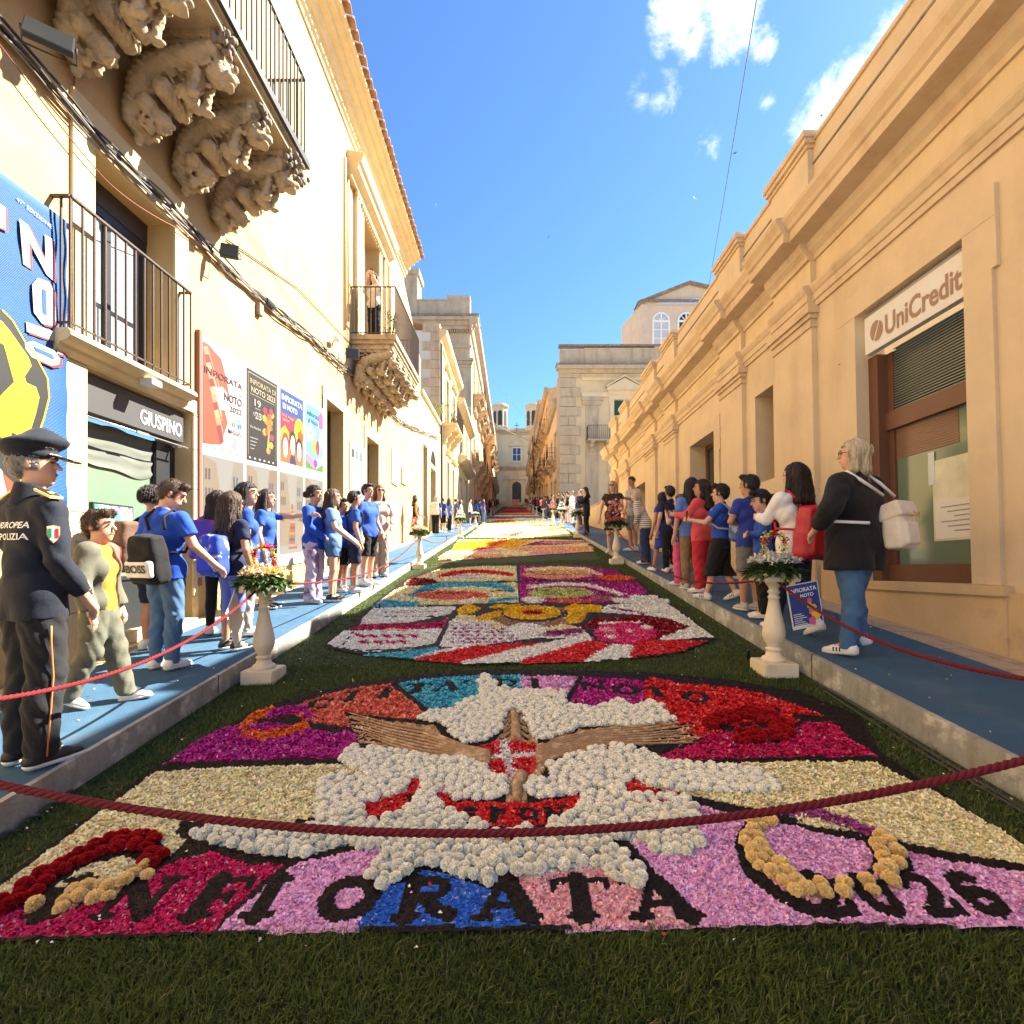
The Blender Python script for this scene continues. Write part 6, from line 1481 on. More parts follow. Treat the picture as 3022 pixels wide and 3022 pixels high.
# ---------------------------------------------------------------- implicit modelling (smooth unions polygonised with surface nets)
class Sdf:
    def __init__(s, lo, hi, h):
        s.h = h; s.lo = np.array(lo, float) - 2 * h; n = np.ceil((np.array(hi) - s.lo) / h).astype(int) + 3; s.n = n
        s.ax = [s.lo[i] + h * np.arange(n[i]) for i in range(3)]; s.g = np.full(n, 1.0, np.float32)
    def block(s, lo, hi):
        sl = []
        for i in range(3):
            a = int(max(0, math.floor((lo[i] - s.lo[i]) / s.h))); b = int(min(s.n[i], math.ceil((hi[i] - s.lo[i]) / s.h) + 1))
            if b <= a: return None, None
            sl.append(slice(a, b))
        sl = tuple(sl); X, Y, Z = np.meshgrid(*[s.ax[i][sl[i]] for i in range(3)], indexing='ij')
        return sl, (X, Y, Z)
    def put(s, sl, d, k, sub=False):
        g = s.g[sl]
        if sub: s.g[sl] = np.maximum(g, -d); return
        if k <= 0: s.g[sl] = np.minimum(g, d); return
        hh = np.clip(.5 + .5 * (g - d) / k, 0, 1); s.g[sl] = g * (1 - hh) + d * hh - k * hh * (1 - hh)
    def cone(s, a, b, r1, r2, k=.02, cut=None, T=None, fn=None, sub=False, flat=None):
        a = np.array(a, float); b = np.array(b, float); r = max(r1, r2) + 2 * k + 2 * s.h
        if T is not None: a2, b2 = T[0] @ a + T[1], T[0] @ b + T[1]
        else: a2, b2 = a, b
        sl, P = s.block(np.minimum(a2, b2) - r, np.maximum(a2, b2) + r)
        if sl is None: return s
        if T is not None: P = s.inv(P, T)
        X, Y, Z = P; ba = b - a; L = ba @ ba + 1e-9
        t = np.clip(((X - a[0]) * ba[0] + (Y - a[1]) * ba[1] + (Z - a[2]) * ba[2]) / L, 0, 1)
        dx, dy, dz = X - a[0] - ba[0] * t, Y - a[1] - ba[1] * t, Z - a[2] - ba[2] * t
        if flat is not None: dy = dy / flat
        d = np.sqrt(dx * dx + dy * dy + dz * dz) - (r1 + (r2 - r1) * t)
        if flat is not None: d = d * min(1, flat)
        if fn is not None: d = d + fn(X, Y, Z)
        if cut is not None:
            p, q = np.array(cut[0], float), np.array(cut[1], float); q = q / np.linalg.norm(q)
            d = np.maximum(d, (X - p[0]) * q[0] + (Y - p[1]) * q[1] + (Z - p[2]) * q[2])
        s.put(sl, d, k, sub); return s
    def inv(s, P, T):
        X, Y, Z = P; x, y, z = X - T[1][0], Y - T[1][1], Z - T[1][2]; Rm = T[0]
        return (Rm[0, 0] * x + Rm[1, 0] * y + Rm[2, 0] * z, Rm[0, 1] * x + Rm[1, 1] * y + Rm[2, 1] * z, Rm[0, 2] * x + Rm[1, 2] * y + Rm[2, 2] * z)
    def ell(s, c, r, k=.02, T=None, sub=False, fn=None, front=None):
        c = np.array(c, float); r = np.array(r if hasattr(r, '__len__') else (r, r, r), float); c2 = T[0] @ c + T[1] if T is not None else c; m = r.max() + 2 * k + 2 * s.h
        sl, P = s.block(c2 - m, c2 + m)
        if sl is None: return s
        if T is not None: P = s.inv(P, T)
        X, Y, Z = P; q = np.sqrt(((X - c[0]) / r[0]) ** 2 + ((Y - c[1]) / r[1]) ** 2 + ((Z - c[2]) / r[2]) ** 2); d = (q - 1) * r.min()
        if fn is not None: d = d + fn(X, Y, Z)
        if front is not None: d = np.maximum(d, front(X, Y, Z))
        s.put(sl, d, k, sub); return s
    def box(s, c, hs, rd=.01, k=.01, T=None, sub=False, fn=None):
        c = np.array(c, float); hs = np.array(hs, float); c2 = T[0] @ c + T[1] if T is not None else c; m = np.linalg.norm(hs) + 2 * k + 2 * s.h
        sl, P = s.block(c2 - m, c2 + m)
        if sl is None: return s
        if T is not None: P = s.inv(P, T)
        q = [np.abs(P[i] - c[i]) - hs[i] + rd for i in range(3)]
        d = np.sqrt(sum(np.maximum(v, 0) ** 2 for v in q)) + np.minimum(np.maximum(np.maximum(q[0], q[1]), q[2]), 0) - rd
        if fn is not None: d = d + fn(*P)
        s.put(sl, d, k, sub); return s
    def clip(s, fn):
        X, Y, Z = np.meshgrid(*s.ax, indexing='ij', sparse=True); s.g = np.maximum(s.g, fn(X, Y, Z)).astype(np.float32); return s
    def noise(s, fn):
        m = np.abs(s.g) < .06; idx = np.where(m); s.g[idx] += fn(s.ax[0][idx[0]], s.ax[1][idx[1]], s.ax[2][idx[2]]).astype(np.float32); return s
    def mesh(s):
        g = s.g; h = s.h; S = g < 0
        a = S[:-1, :-1, :-1]; cnt = np.zeros(a.shape, np.int8)
        cs = [(i, j, k) for i in (0, 1) for j in (0, 1) for k in (0, 1)]
        n = a.shape; view = lambda A, c: A[c[0]:c[0] + n[0], c[1]:c[1] + n[1], c[2]:c[2] + n[2]]
        for c in cs: cnt += view(S, c)
        act = np.where((cnt > 0) & (cnt < 8)); N = len(act[0])
        if N == 0: return np.zeros((0, 3)), np.zeros((0, 4), int)
        ids = np.full(n, -1, np.int32); ids[act] = np.arange(N)
        val = {c: g[act[0] + c[0], act[1] + c[1], act[2] + c[2]] for c in cs}
        sm = np.zeros((N, 3)); ct = np.zeros(N)
        for c in cs:
            for ax in range(3):
                if c[ax]: continue
                c2 = list(c); c2[ax] = 1; c2 = tuple(c2); v0, v1 = val[c], val[c2]; m = (v0 < 0) != (v1 < 0)
                t = np.where(m, v0 / np.where(m, v0 - v1, 1), 0); p = np.tile(np.array(c, float), (N, 1)); p[:, ax] += t
                sm += p * m[:, None]; ct += m
        V = (sm / ct[:, None] + np.stack(act, 1)) * h + s.lo
        F = []
        for ax in range(3):
            o1, o2 = [(1, 2), (2, 0), (0, 1)][ax]
            sl0 = [slice(1, -1)] * 3; sl0[ax] = slice(0, -1); sl1 = list(sl0); sl1[ax] = slice(1, None)
            A = S[tuple(sl0)]; B = S[tuple(sl1)]; w = np.where(A != B); base = np.stack(w, 1); off = np.ones(3, int); off[ax] = 0; base = base + off
            flip = A[w]
            def idn(d1, d2):
                q = base.copy(); q[:, o1] -= d1; q[:, o2] -= d2; return ids[q[:, 0], q[:, 1], q[:, 2]]
            q = np.stack([idn(1, 1), idn(0, 1), idn(0, 0), idn(1, 0)], 1); q[~flip] = q[~flip][:, ::-1]; F.append(q)
        F = np.concatenate(F); F = F[(F >= 0).all(1)]
        return V, F

def sdf_obj(name, sd, m, parent, smooth=True, extra=None, **kw):
    V, F = sd.mesh()
    if extra:
        for v, f in extra: F = np.concatenate([F, f + len(V)]); V = np.concatenate([V, v])
    return np_mesh(name, V, F, m, parent, smooth=smooth, **kw)

def fmat(nm, col, rough=.85, wr=1.0, pat=None):
    """cloth: base colour, soft folds; pat = second colour blotches"""
    key = 'cloth_' + nm
    if key in MATS: return MATS[key]
    return mat(key, col, rough, .10, 9, .35 * wr, 14, attr='local', sheen=.05, spec=.25, **({} if pat is None else dict(col2=pat[0], c2scale=pat[1], c2lo=pat[2], c2hi=pat[2] + .04)))
CL = dict(blue=(.020, .075, .36), royal=(.015, .07, .42), navy=(.012, .018, .05), black=(.012, .011, .012), white=(.75, .73, .69), jeans=(.06, .13, .25), djeans=(.025, .04, .09), peri=(.13, .18, .50),
          olive=(.11, .11, .08), orange=(.75, .22, .03), grey=(.17, .16, .15), pink=(.70, .10, .22), rosy=(.62, .34, .30), red=(.50, .025, .04), coral=(.62, .08, .08), beige=(.52, .42, .33), taupe=(.40, .30, .24),
          khaki=(.22, .16, .08), police=(.013, .016, .026), police2=(.016, .016, .018), ltblue=(.10, .20, .48), brown=(.14, .08, .05), cream=(.68, .6, .48), lgrey=(.36, .35, .34), dblue=(.03, .05, .28), palepink=(.66, .46, .40))
def cm_(n): return fmat(n, CL[n])
SK = [mat('skin_light', (.62, .34, .22), .55, .06, 30, .1, 60, attr='local'), mat('skin_tan', (.46, .23, .13), .55, .06, 30, .1, 60, attr='local'), mat('skin_dark', (.30, .15, .085), .55, .06, 30, .1, 60, attr='local')]
def hmat(n, c): return mat('hair_' + n, c, .5, .25, 30, .5, 120, attr='local', spec=.4, streak=(60, 3, .5, tuple(min(1, v * 2.2 + .01) for v in c)))
HR = dict(black=(.012, .010, .010), dark=(.022, .013, .009), brown=(.055, .030, .017), auburn=(.13, .05, .022), blond=(.42, .29, .15), ash=(.55, .43, .27), grey=(.2, .19, .18))
HM = {k: hmat(k, v) for k, v in HR.items()}
M['eye'] = mat('eye_dark', (.02, .012, .01), .3, 0)
M['lips'] = mat('lips', (.42, .14, .12), .5, 0)
M['shoe_w'] = mat('white_shoe', (.72, .70, .66), .6, .08, 20); M['shoe_b'] = mat('black_shoe', (.015, .014, .014), .5, .1, 20); M['sole'] = mat('shoe_sole', (.66, .64, .58), .7, .1, 20); M['shoe_g'] = mat('grey_shoe', (.40, .38, .35), .6, .1, 20)
def rotm(rx=0, ry=0, rz=0): return np.array(Matrix.Rotation(rz, 3, 'Z') @ Matrix.Rotation(ry, 3, 'Y') @ Matrix.Rotation(rx, 3, 'X'))

def strands(ho, m, st, n, s):
    from mathutils.bvhtree import BVHTree
    me = ho.data; bv = BVHTree.FromPolygons([v.co for v in me.vertices], [p.vertices[:] for p in me.polygons]); r = random.Random(n + len(me.vertices)); V = []; F = []
    lg = st in ('long', 'straight', 'wavy', 'bob', 'pony'); zt = max(v.co.z for v in me.vertices)
    for _ in range(n):
        v = me.vertices[r.randrange(len(me.vertices))]; p = v.co.copy(); nr = bv.find_nearest(p)[1]
        if nr is None: continue
        g = Vector((r.uniform(-.25, .25), r.uniform(-.2, .1), -1)) if lg else Vector((r.uniform(-.8, .8), 1.0, r.uniform(-.9, .1))); L = r.uniform(.10, .24) if lg else r.uniform(.02, .045); k = 6 if lg else 3; w = r.uniform(.0025, .005) * (1 if lg else .8)
        pts = []; lift = r.uniform(.001, .005)
        for j in range(k + 1):
            d = g - nr * g.dot(nr)
            if d.length < .05: break
            d.normalize(); sd = d.cross(nr).normalized() * w * (1 - .75 * j / k); q = p + nr * (lift + (.010 * j / k if not lg else .004 * j / k)); pts.append((q - sd, q + sd)); p = p + d * (L / k); hit = bv.find_nearest(p)
            if hit[0] is None: break
            nr = hit[1]; p = hit[0] if (hit[0] - p).length < .03 else p
        b = len(V)
        for a_, c_ in pts: V += [a_[:], c_[:]]
        F += [[b + 2 * j, b + 2 * j + 1, b + 2 * j + 3, b + 2 * j + 2] for j in range(len(pts) - 1)]
    if F: o = np_mesh('hair_strands', V, F, m, ho, smooth=True); o['kind'] = 'stuff'
def person(label, vx=None, vf=None, vt=None, side='L', face=0, H=None, pos=None, hmax=1.86, fine=None, hair=('short', 'dark'), skin=0, top=('tee', 'blue'), bottom=('trousers', 'jeans'), shoes='w',
           arms=None, legs=None, look=0, nod=0, lean=0, girth=1.0, extras=(), group=None, hs=None, name='person', eyes=False):
    surf = {'L': lambda x, y: zpl(y), 'R': lambda x, y: zpr(y)}[side]
    if pos is None:
        p = unproj(vx, vf, surf); Z = p[1]; hh = (vf - vt) * Z / 968
        if hh > hmax:
            Z = hmax * 968 / (vf - vt); p = ((vx - 966) / 968 * Z, Z, float(surf(0, Z))); hh = hmax
        H = H or hh; pos = (p[0], p[1], float(p[2]))
    Zd = pos[1]; h = fine or max(.0095, min(.030, Zd * .0016)); far = Zd > 14
    child = H < 1.55; hs = hs or (.237 if H > 1.6 else .222 + .03 * (H - 1.2)); k_ = H
    root = thing(name, label, 'person', pos, face, group)
    W = (.98 if not child else .88) * girth
    lean_m = rotm(-lean); piv = np.array([0, 0, .52 * H])
    def up(p): p = np.array(p, float) * H; return lean_m @ (p - piv) + piv        # upper body joints, leaned
    def lo(p): return np.array(p, float) * H
    arms = arms or {}; legs = legs or {}
    A = {}
    for sg, key in ((-1, 'l'), (1, 'r')):
        e, w = arms.get(key, ((.134, -.012, .635), (.138, .035, .495)))
        A[key] = (up((sg * .105 * W, -.005, .795)), up((sg * e[0], e[1], e[2])), up((sg * w[0], w[1], w[2])))
    Lg = {}
    for sg, key in ((-1, 'l'), (1, 'r')):
        kn, an, toe = legs.get(key, ((.048, .012, .285), (.052, -.005, .045), (.056, .09, .018)))
        Lg[key] = (lo((sg * .046 * W, 0, .50)), lo((sg * kn[0], kn[1], kn[2])), lo((sg * an[0], an[1], an[2])), lo((sg * toe[0], toe[1], toe[2])))
    s = hs / .23
    hp = up((0, .004, .5)); neck_top = up((0, .006, 1.0)) - lean_m @ np.array([0, 0, hs * .955])
    Tm = (rotm(nod, 0, look) , neck_top + np.array([0, 0, 0.0])); Hc = lambda x, y, z: np.array([x, y, z]) * s      # head frame: origin at skull base
    hz = .115                                                             # head centre above skull base (at .23 scale)
    pts = [p for v in list(A.values()) + list(Lg.values()) for p in v] + [neck_top + [0, 0, hs * 1.05], neck_top]
    lo_ = np.min(pts, 0) - .20 * H; hi_ = np.max(pts, 0) + .16 * H; lo_[2] = -.01
    # ---- body
    B = Sdf(lo_, hi_, h); kk = .03
    B.cone(up((-.04 * W, 0, .525)), up((.04 * W, 0, .525)), .056 * H * W, .056 * H * W, kk); B.cone(up((0, 0, .53)), up((0, .004, .62)), .062 * H * W, .058 * H * W, kk)
    B.cone(up((-.045 * W, .004, .71)), up((.045 * W, .004, .71)), .058 * H * W, .058 * H * W, kk); B.cone(up((-.09 * W, -.005, .79)), up((.09 * W, -.005, .79)), .034 * H, .034 * H, kk)
    B.cone(up((0, -.008, .80)), neck_top + np.array([0, 0, .03 * s]), .031 * H, .052 * s, .02)
    for key in 'lr':
        a, e, w = A[key]; B.cone(a, e, .031 * H * W, .0245 * H * (W * .5 + .5), .015); B.cone(e, w, .0245 * H * (W * .5 + .5), .0155 * H, .008)
        hp_, kn, an, toe = Lg[key]; B.cone(hp_, kn, .054 * H * W, .033 * H * (W * .5 + .5), .02); mid = kn * .62 + an * .38 + np.array([0, -.008 * H, 0]); B.cone(kn, mid, .032 * H, .031 * H, .01); B.cone(mid, an, .030 * H, .019 * H, .01)
        B.cone(an, toe, .019 * H, .014 * H, .01)
    B.ell(Hc(0, -.012, hz + .022), np.array((.074, .094, .092)) * s, .01, Tm); B.ell(Hc(0, .022, hz - .045), np.array((.055, .064, .066)) * s, .02 * s, Tm); B.ell(Hc(0, .058, hz - .088), .02 * s, .02 * s, Tm)
    if not far:
        B.cone(Hc(0, .082, hz + .012), Hc(0, .104, hz - .020), .008 * s, .0125 * s, .008 * s, T=Tm); B.ell(Hc(0, .078, hz - .052), np.array((.022, .012, .011)) * s, .01 * s, Tm); B.ell(Hc(0, .074, hz + .035), np.array((.05, .012, .01)) * s, .012 * s, Tm)
        for sg in (-1, 1): B.ell(Hc(sg * .076, -.006, hz - .004), np.array((.010, .018, .030)) * s, .004, Tm); B.ell(Hc(sg * .028, .092, hz + .012), .011 * s, .008 * s, Tm, sub=True)
    extra = []
    for key, sg in (('l', -1), ('r', 1)):
        a, e, w = A[key]; d = (w - e) / np.linalg.norm(w - e); cur = arms.get(key + 'grip', .35)
        side_ = np.cross(d, [0, 1, 0.2]); side_ = side_ / (np.linalg.norm(side_) + 1e-9); nrm = np.cross(side_, d); hl = .105 * H * .6
        if far:
            B.cone(w, w + d * hl * 1.3, .017 * H, .011 * H, .005)
        else:
            hh_ = min(h, .0062); q = w + d * hl * .8; S2 = Sdf(q - hl * 1.9, q + hl * 1.9, hh_)
            S2.cone(w - d * .01, w + d * .2 * hl, .0155 * H, .016 * H, .006)
            S2.cone(w + d * .15 * hl + nrm * 0, w + d * hl * .95 + side_ * .008 * H, .0145 * H, .0125 * H, .006); S2.cone(w + d * .2 * hl - side_ * .006 * H, w + d * hl * .9 - side_ * .011 * H, .0135 * H, .011 * H, .006)
            for q_, (of, ln) in enumerate(((-.017, .62), (-.006, .72), (.005, .68), (.015, .52))):
                b0 = w + d * hl * .92 + side_ * of * H; c1 = b0 + (d * math.cos(cur) - nrm * sg * 0 - np.array([0, 0, 0]) + (-nrm) * math.sin(cur) * .8) * hl * ln * .5; c2 = c1 + (d * math.cos(cur * 2.1) + (-nrm) * math.sin(cur * 2.1)) * hl * ln * .5
                S2.cone(b0, c1, .0058 * H, .0053 * H, .002); S2.cone(c1, c2, .0053 * H, .0042 * H, .002)
            t0 = w + d * hl * .25 - side_ * sg * .012 * H * 1; t1 = t0 + (d * .7 - side_ * sg * .7) * hl * .38; t2 = t1 + (d * .95 - side_ * sg * .2 - nrm * .2) * hl * .3
            S2.cone(t0, t1, .0072 * H, .006 * H, .003); S2.cone(t1, t2, .006 * H, .0048 * H, .002); extra.append(S2.mesh())
    sdf_obj('body', B, SK[skin], root, extra=extra)
    if eyes or not far:
        S3 = MB();
        for sg in (-1, 1):
            c = Tm[0] @ Hc(sg * .029, .0815, hz + .010) + Tm[1]; 
            S3.lathe([(.001, -.0055 * s), (.006 * s, -.004 * s), (.0095 * s, 0), (.006 * s, .004 * s), (.001, .0055 * s)], 8, c[0], c[1], c[2])
        S3.build('eyes', M['eye'], root)
        S3 = MB(); fn_ = lambda q: tuple(Tm[0] @ Hc(*q) + Tm[1])
        for sg in (-1, 1): S3 = MB(); S3.tube([fn_((sg * .014, .088, hz + .030)), fn_((sg * .030, .086, hz + .036)), fn_((sg * .046, .076, hz + .030))], .003 * s, 5); S3.build('eyebrow', HM[hair[1]] if hair[1] in ('black', 'dark', 'brown') else HM['brown'], root)
        S3 = MB(); S3.tube([fn_((-.02, .084, hz - .053)), fn_((0, .091, hz - .051)), fn_((.02, .084, hz - .053))], .0042 * s, 6); S3.build('lips', M['lips'], root)
    # ---- clothes
    fold = lambda a_, f1, f2: (lambda x, y, z: a_ * (np.sin(x * f1 + z * f2) * np.sin(y * f1 * .8 - z * f2 * .6 + 1) + 1.3 * (.5 - np.abs(np.sin(z * f2 * 1.1 + 2.2 * np.sin(x * 13 + vs) + 1.7 * np.sin(y * 16 + z * 6))))))
    vs = pos[1] * 3.7; typ, tcol = top[0], top[1]; tm_ = cm_(tcol) if isinstance(tcol, str) else tcol
    hem = {'tee': .475, 'shirt': .46, 'coat': .42, 'tank': .52, 'dress': .30, 'longdress': .06, 'crop': .56}.get(typ, .475)
    if len(top) > 2 and isinstance(top[2], dict): hem = top[2].get('hem', hem)
    o_ = top[2] if len(top) > 2 else {}
    sl_ = o_.get('sleeve', {'tee': .62, 'shirt': 2, 'coat': 2, 'tank': 0, 'dress': .35, 'longdress': 2, 'crop': .6}.get(typ, .6)); pad = o_.get('pad', .012)
    G = Sdf(lo_, hi_, h)
    G.cone(up((-.042 * W, 0, .54)), up((.042 * W, 0, .54)), .058 * H * W + pad, .058 * H * W + pad, kk); G.cone(up((0, 0, .53)), up((0, .004, .64)), .066 * H * W + pad, .064 * H * W + pad, kk)
    if hem < .52: G.cone(lo((-.04 * W, 0, hem - .04)), lo((-.042 * W, 0, .54)), (.062 + .10 * max(0, .47 - hem)) * H * W + pad, .058 * H * W + pad, kk); G.cone(lo((.04 * W, 0, hem - .04)), lo((.042 * W, 0, .54)), (.062 + .10 * max(0, .47 - hem)) * H * W + pad, .058 * H * W + pad, kk)
    G.cone(up((-.047 * W, .004, .71)), up((.047 * W, .004, .71)), .060 * H * W + pad, .060 * H * W + pad, kk); G.cone(up((-.088 * W, -.005, .786)), up((.088 * W, -.005, .786)), .036 * H + pad * .8, .036 * H + pad * .8, kk)
    G.cone(up((0, -.008, .79)), up((0, -.004, .835)), .05 * H, .036 * H + .004, .02)
    for key in 'lr':
        a, e, w = A[key]; d1 = (e - a); d2 = (w - e)
        if sl_ <= 0: continue
        if sl_ < 1: G.cone(a, e, .033 * H * W + pad * .7, .033 * H * W + pad * 1.0, .015, cut=(a + d1 * sl_, d1))
        else:
            pa = pad * .62; G.cone(a, e, .033 * H * W + pa, .027 * H * W + pa, .015); c_ = 1 if sl_ >= 2 else sl_ - 1
            G.cone(e, w, .027 * H * W + pa, .020 * H * W + pa * .9, .012, cut=(e + d2 * .97 * c_, d2))
    G.noise(fold(.0048 if not far else .002, 17, 13))
    hemz = hem * H; G.clip(lambda X, Y, Z: hemz - Z + .012 * np.sin(X * 14) * np.sin(Y * 11 + 1) + 0 * X * Y)
    nz_ = up((0, 0, .84)); G.clip(lambda X, Y, Z: (Z - nz_[2]) + (Y - nz_[1]) * .5 + 0 * X)
    if typ == 'open': pass
    gar = sdf_obj({'tee': 't_shirt', 'shirt': 'shirt', 'coat': 'jacket', 'tank': 'tank_top', 'dress': 'dress', 'longdress': 'dress', 'crop': 'top'}[typ], G, tm_, root)
    if bottom and typ != 'longdress':
        bt, bc = bottom[0], bottom[1]; bm_ = cm_(bc) if isinstance(bc, str) else bc; bo = bottom[2] if len(bottom) > 2 else {}
        P_ = Sdf(lo_, hi_, h); bp = bo.get('pad', {'trousers': .012, 'wide': .03, 'leggings': .004, 'shorts': .02, 'skirt': .01, 'capri': .004}.get(bt, .012))
        P_.cone(lo((-.042 * W, 0, .525)), lo((.042 * W, 0, .525)), .057 * H * W + .006, .057 * H * W + .006, kk); P_.cone(lo((0, 0, .53)), up((0, 0, .59)), .062 * H * W + .004, .062 * H * W + .003, kk)
        zmin = {'trousers': .035, 'wide': .02, 'leggings': .06, 'capri': .24, 'shorts': .29, 'skirt': .27}.get(bt, .03); zmin = bo.get('hem', zmin) * H
        if bt == 'skirt':
            P_.cone(lo((0, 0, .56)), lo((0, 0, zmin / H - .03)), .075 * H * W, .12 * H * W + .01, kk); P_.noise(lambda x, y, z: .006 * np.sin(np.arctan2(y, x) * 11 + z * 3))
        else:
            for key in 'lr':
                hp_, kn, an, toe = Lg[key]; bp2 = bp if bt != 'shorts' else bp
                P_.cone(hp_, kn, .055 * H * W + bp * .8, .034 * H * (W * .5 + .5) + bp2, .02); mid = kn * .62 + an * .38 + np.array([0, -.008 * H, 0])
                P_.cone(kn, mid, .033 * H + bp2, .032 * H + bp2, .015); P_.cone(mid, an - np.array([0, 0, .02 * H]), .031 * H + bp2, .022 * H + bp2 * (1.1 if bt != 'wide' else 1.7), .015)
            if not far and bt not in ('leggings', 'capri'): P_.noise(lambda x, y, z: .007 * (.5 - np.abs(np.sin(z * 21 + 2.5 * np.sin(x * 20 + vs) + 2 * np.sin(y * 17)))) + .003 * np.sin(z * 60 + y * 30) * np.sin(x * 40))
        P_.clip(lambda X, Y, Z: zmin - Z + 0 * X * Y); zt = .60 * H; P_.clip(lambda X, Y, Z: Z - zt + 0 * X * Y)
        sdf_obj({'trousers': 'trousers', 'wide': 'trousers', 'leggings': 'leggings', 'capri': 'leggings', 'shorts': 'shorts', 'skirt': 'skirt'}[bt], P_, bm_, root)
    # ---- shoes
    sm_ = {'w': M['shoe_w'], 'b': M['shoe_b'], 'g': M['shoe_g']}[shoes]
    for key in 'lr':
        hp_, kn, an, toe = Lg[key]; f = toe - an; fl = f.copy(); fl[2] = 0; fl /= np.linalg.norm(fl) + 1e-9; L = .155 * H; pit = math.atan2(toe[2] - an[2] + .027 * H, np.linalg.norm(f[:2]) + 1e-9)
        Rm = np.array(Matrix.Rotation(math.atan2(fl[1], fl[0]) - PI / 2, 3, 'Z') @ Matrix.Rotation(pit, 3, 'X')); T = (Rm, an - Rm @ np.array([0, 0, .0]))
        hh_ = min(h, .009) if not far else h; c = an + Rm @ np.array([0, .04 * H, -.02 * H]); S4 = Sdf(c - .12 * H, c + .12 * H, hh_)
        zb = -.042 * H
        S4.cone((0, -.022 * H, zb + .022 * H), (0, .060 * H, zb + .018 * H), .026 * H, .025 * H, .01, T=T); S4.cone((0, .05 * H, zb + .017 * H), (.002, .096 * H, zb + .014 * H), .024 * H, .018 * H, .01, T=T); S4.cone((0, -.02 * H, zb + .03 * H), (0, -.002 * H, zb + .062 * H), .025 * H, .024 * H, .012, T=T, cut=((0, 0, zb + .064 * H), (0, -.2, 1)))
        iv = lambda X, Y, Z: S4.inv((X, Y, Z), T)[2]
        X, Y, Zg = np.meshgrid(*S4.ax, indexing='ij'); zz = S4.inv((X, Y, Zg), T)[2]; base = S4.g.copy()
        S4.g = np.maximum(base, (zb + .014 * H) - zz).astype(np.float32); so = sdf_obj('shoe', S4, sm_, root)
        S4.g = np.maximum(np.maximum(base - .003, zz - (zb + .016 * H)), (zb) - zz).astype(np.float32)
        if not far: sdf_obj('sole', S4, M['sole'], so)
        if not far and shoes != 'b' or (shoes == 'b' and not far and child):
            mbx = MB(lambda a, b, c_: tuple(Rm @ np.array([a, b, c_]) + an))
            for q in range(3):
                for sg in (-1, 1): mbx.box(sg * .0245 * H - .002, sg * .0245 * H + .002, (.018 + q * .014) * H, (.024 + q * .014) * H, zb + .014 * H, zb + .034 * H)
            if extras and 'stripes' in extras or shoes == 'b': mbx.build('stripes', M['shoe_b'] if shoes != 'b' else M['shoe_w'], so)['kind'] = 'stuff'
    # ---- hair
    st, hc = hair[0], hair[1]; hm_ = HM[hc]
    if st:
        c0 = neck_top; HB = Sdf(c0 - np.array([.19, .22, .62 if st in ('long', 'straight', 'wavy') else .1]) * s, c0 + np.array([.19, .2, .36]) * s, h * (.8 if not far else 1))
        face_cut = lambda X, Y, Z: np.minimum(np.minimum((Y - .035 * s), (hz + .052) * s - Z), .5 * s + 0 * X)
        cap_front = lambda X, Y, Z: np.minimum(Y - .030 * s - .25 * np.maximum(0, Z - (hz + .03) * s), (hz + .058) * s - Z)
        strand = lambda a_, fr: (lambda X, Y, Z: a_ * np.sin(np.arctan2(X, Y + .02) * fr + Z * 9) + a_ * .6 * np.sin(np.arctan2(X, Y) * fr * 2.3 - Z * 22))
        amp = .0035 * s if not far else 0
        low = {'short': -.02, 'buzz': 0, 'curly': -.02, 'bob': -.07}.get(st, -.03)
        lowcut = lambda X, Y, Z: np.maximum(cap_front(X, Y, Z), (hz + low - .012) * s - Z + np.where(np.abs(X) > .06 * s, 0, 0))
        rr = {'short': (.081, .101, .099), 'buzz': (.078, .099, .096), 'curly': (.094, .112, .112)}.get(st, (.084, .104, .101))
        HB.ell(Hc(0, -.015, hz + .024), np.array(rr) * s, .008, Tm, fn=strand(amp if st != 'curly' else amp * 2.5, 30), front=lowcut)
        if st == 'short': HB.cone(Hc(-.04, .06, hz + .10), Hc(.045, .055, hz + .098), .022 * s, .022 * s, .02, T=Tm, fn=strand(amp * 2, 40)); HB.ell(Hc(0, -.06, hz - .02), np.array((.062, .045, .06)) * s, .02, Tm)
        if st == 'bob':
            for sg in (-1, 1): HB.cone(Hc(sg * .055, -.02, hz + .02), Hc(sg * .066, -.015, hz - .12), .040 * s, .034 * s, .02, T=Tm, fn=strand(amp * 1.6, 40))
            HB.cone(Hc(0, -.06, hz), Hc(0, -.068, hz - .13), .055 * s, .05 * s, .02, T=Tm, fn=strand(amp * 1.6, 40))
            HB.ell(Hc(0, -.095, hz + .03), np.array((.05, .03, .028)) * s, .02, Tm, fn=strand(amp * 2, 40))
        if st in ('long', 'straight', 'wavy'):
            ln = {'long': .36, 'straight': .24, 'wavy': .27}[st]
            wv = (lambda X, Y, Z: .012 * s * np.sin(Z * 38 + X * 20)) if st == 'wavy' else strand(amp * 1.5, 50)
            bt_ = lean_m @ np.array([0, -.105 * s, (hz - ln) * s]) + 0; base_dir = np.array([0, 0, -1.0])
            for xx in (-.045, 0, .045):
                a_ = Tm[0] @ Hc(xx, -.06, hz + .02) + Tm[1]; m_ = np.array([a_[0] * 1.15, a_[1] * .5 + (neck_top[1] - .075 * s) * .5 - .015, neck_top[2] - .03 * s]); e_ = np.array([xx * 1.5 * s + neck_top[0], neck_top[1] - (.10 + lean * .1) * s - .02, neck_top[2] + (hz - ln) * s])
                HB.cone(a_, m_, .055 * s, .05 * s, .02, fn=wv); HB.cone(m_, e_, .05 * s, .034 * s, .02, fn=wv)
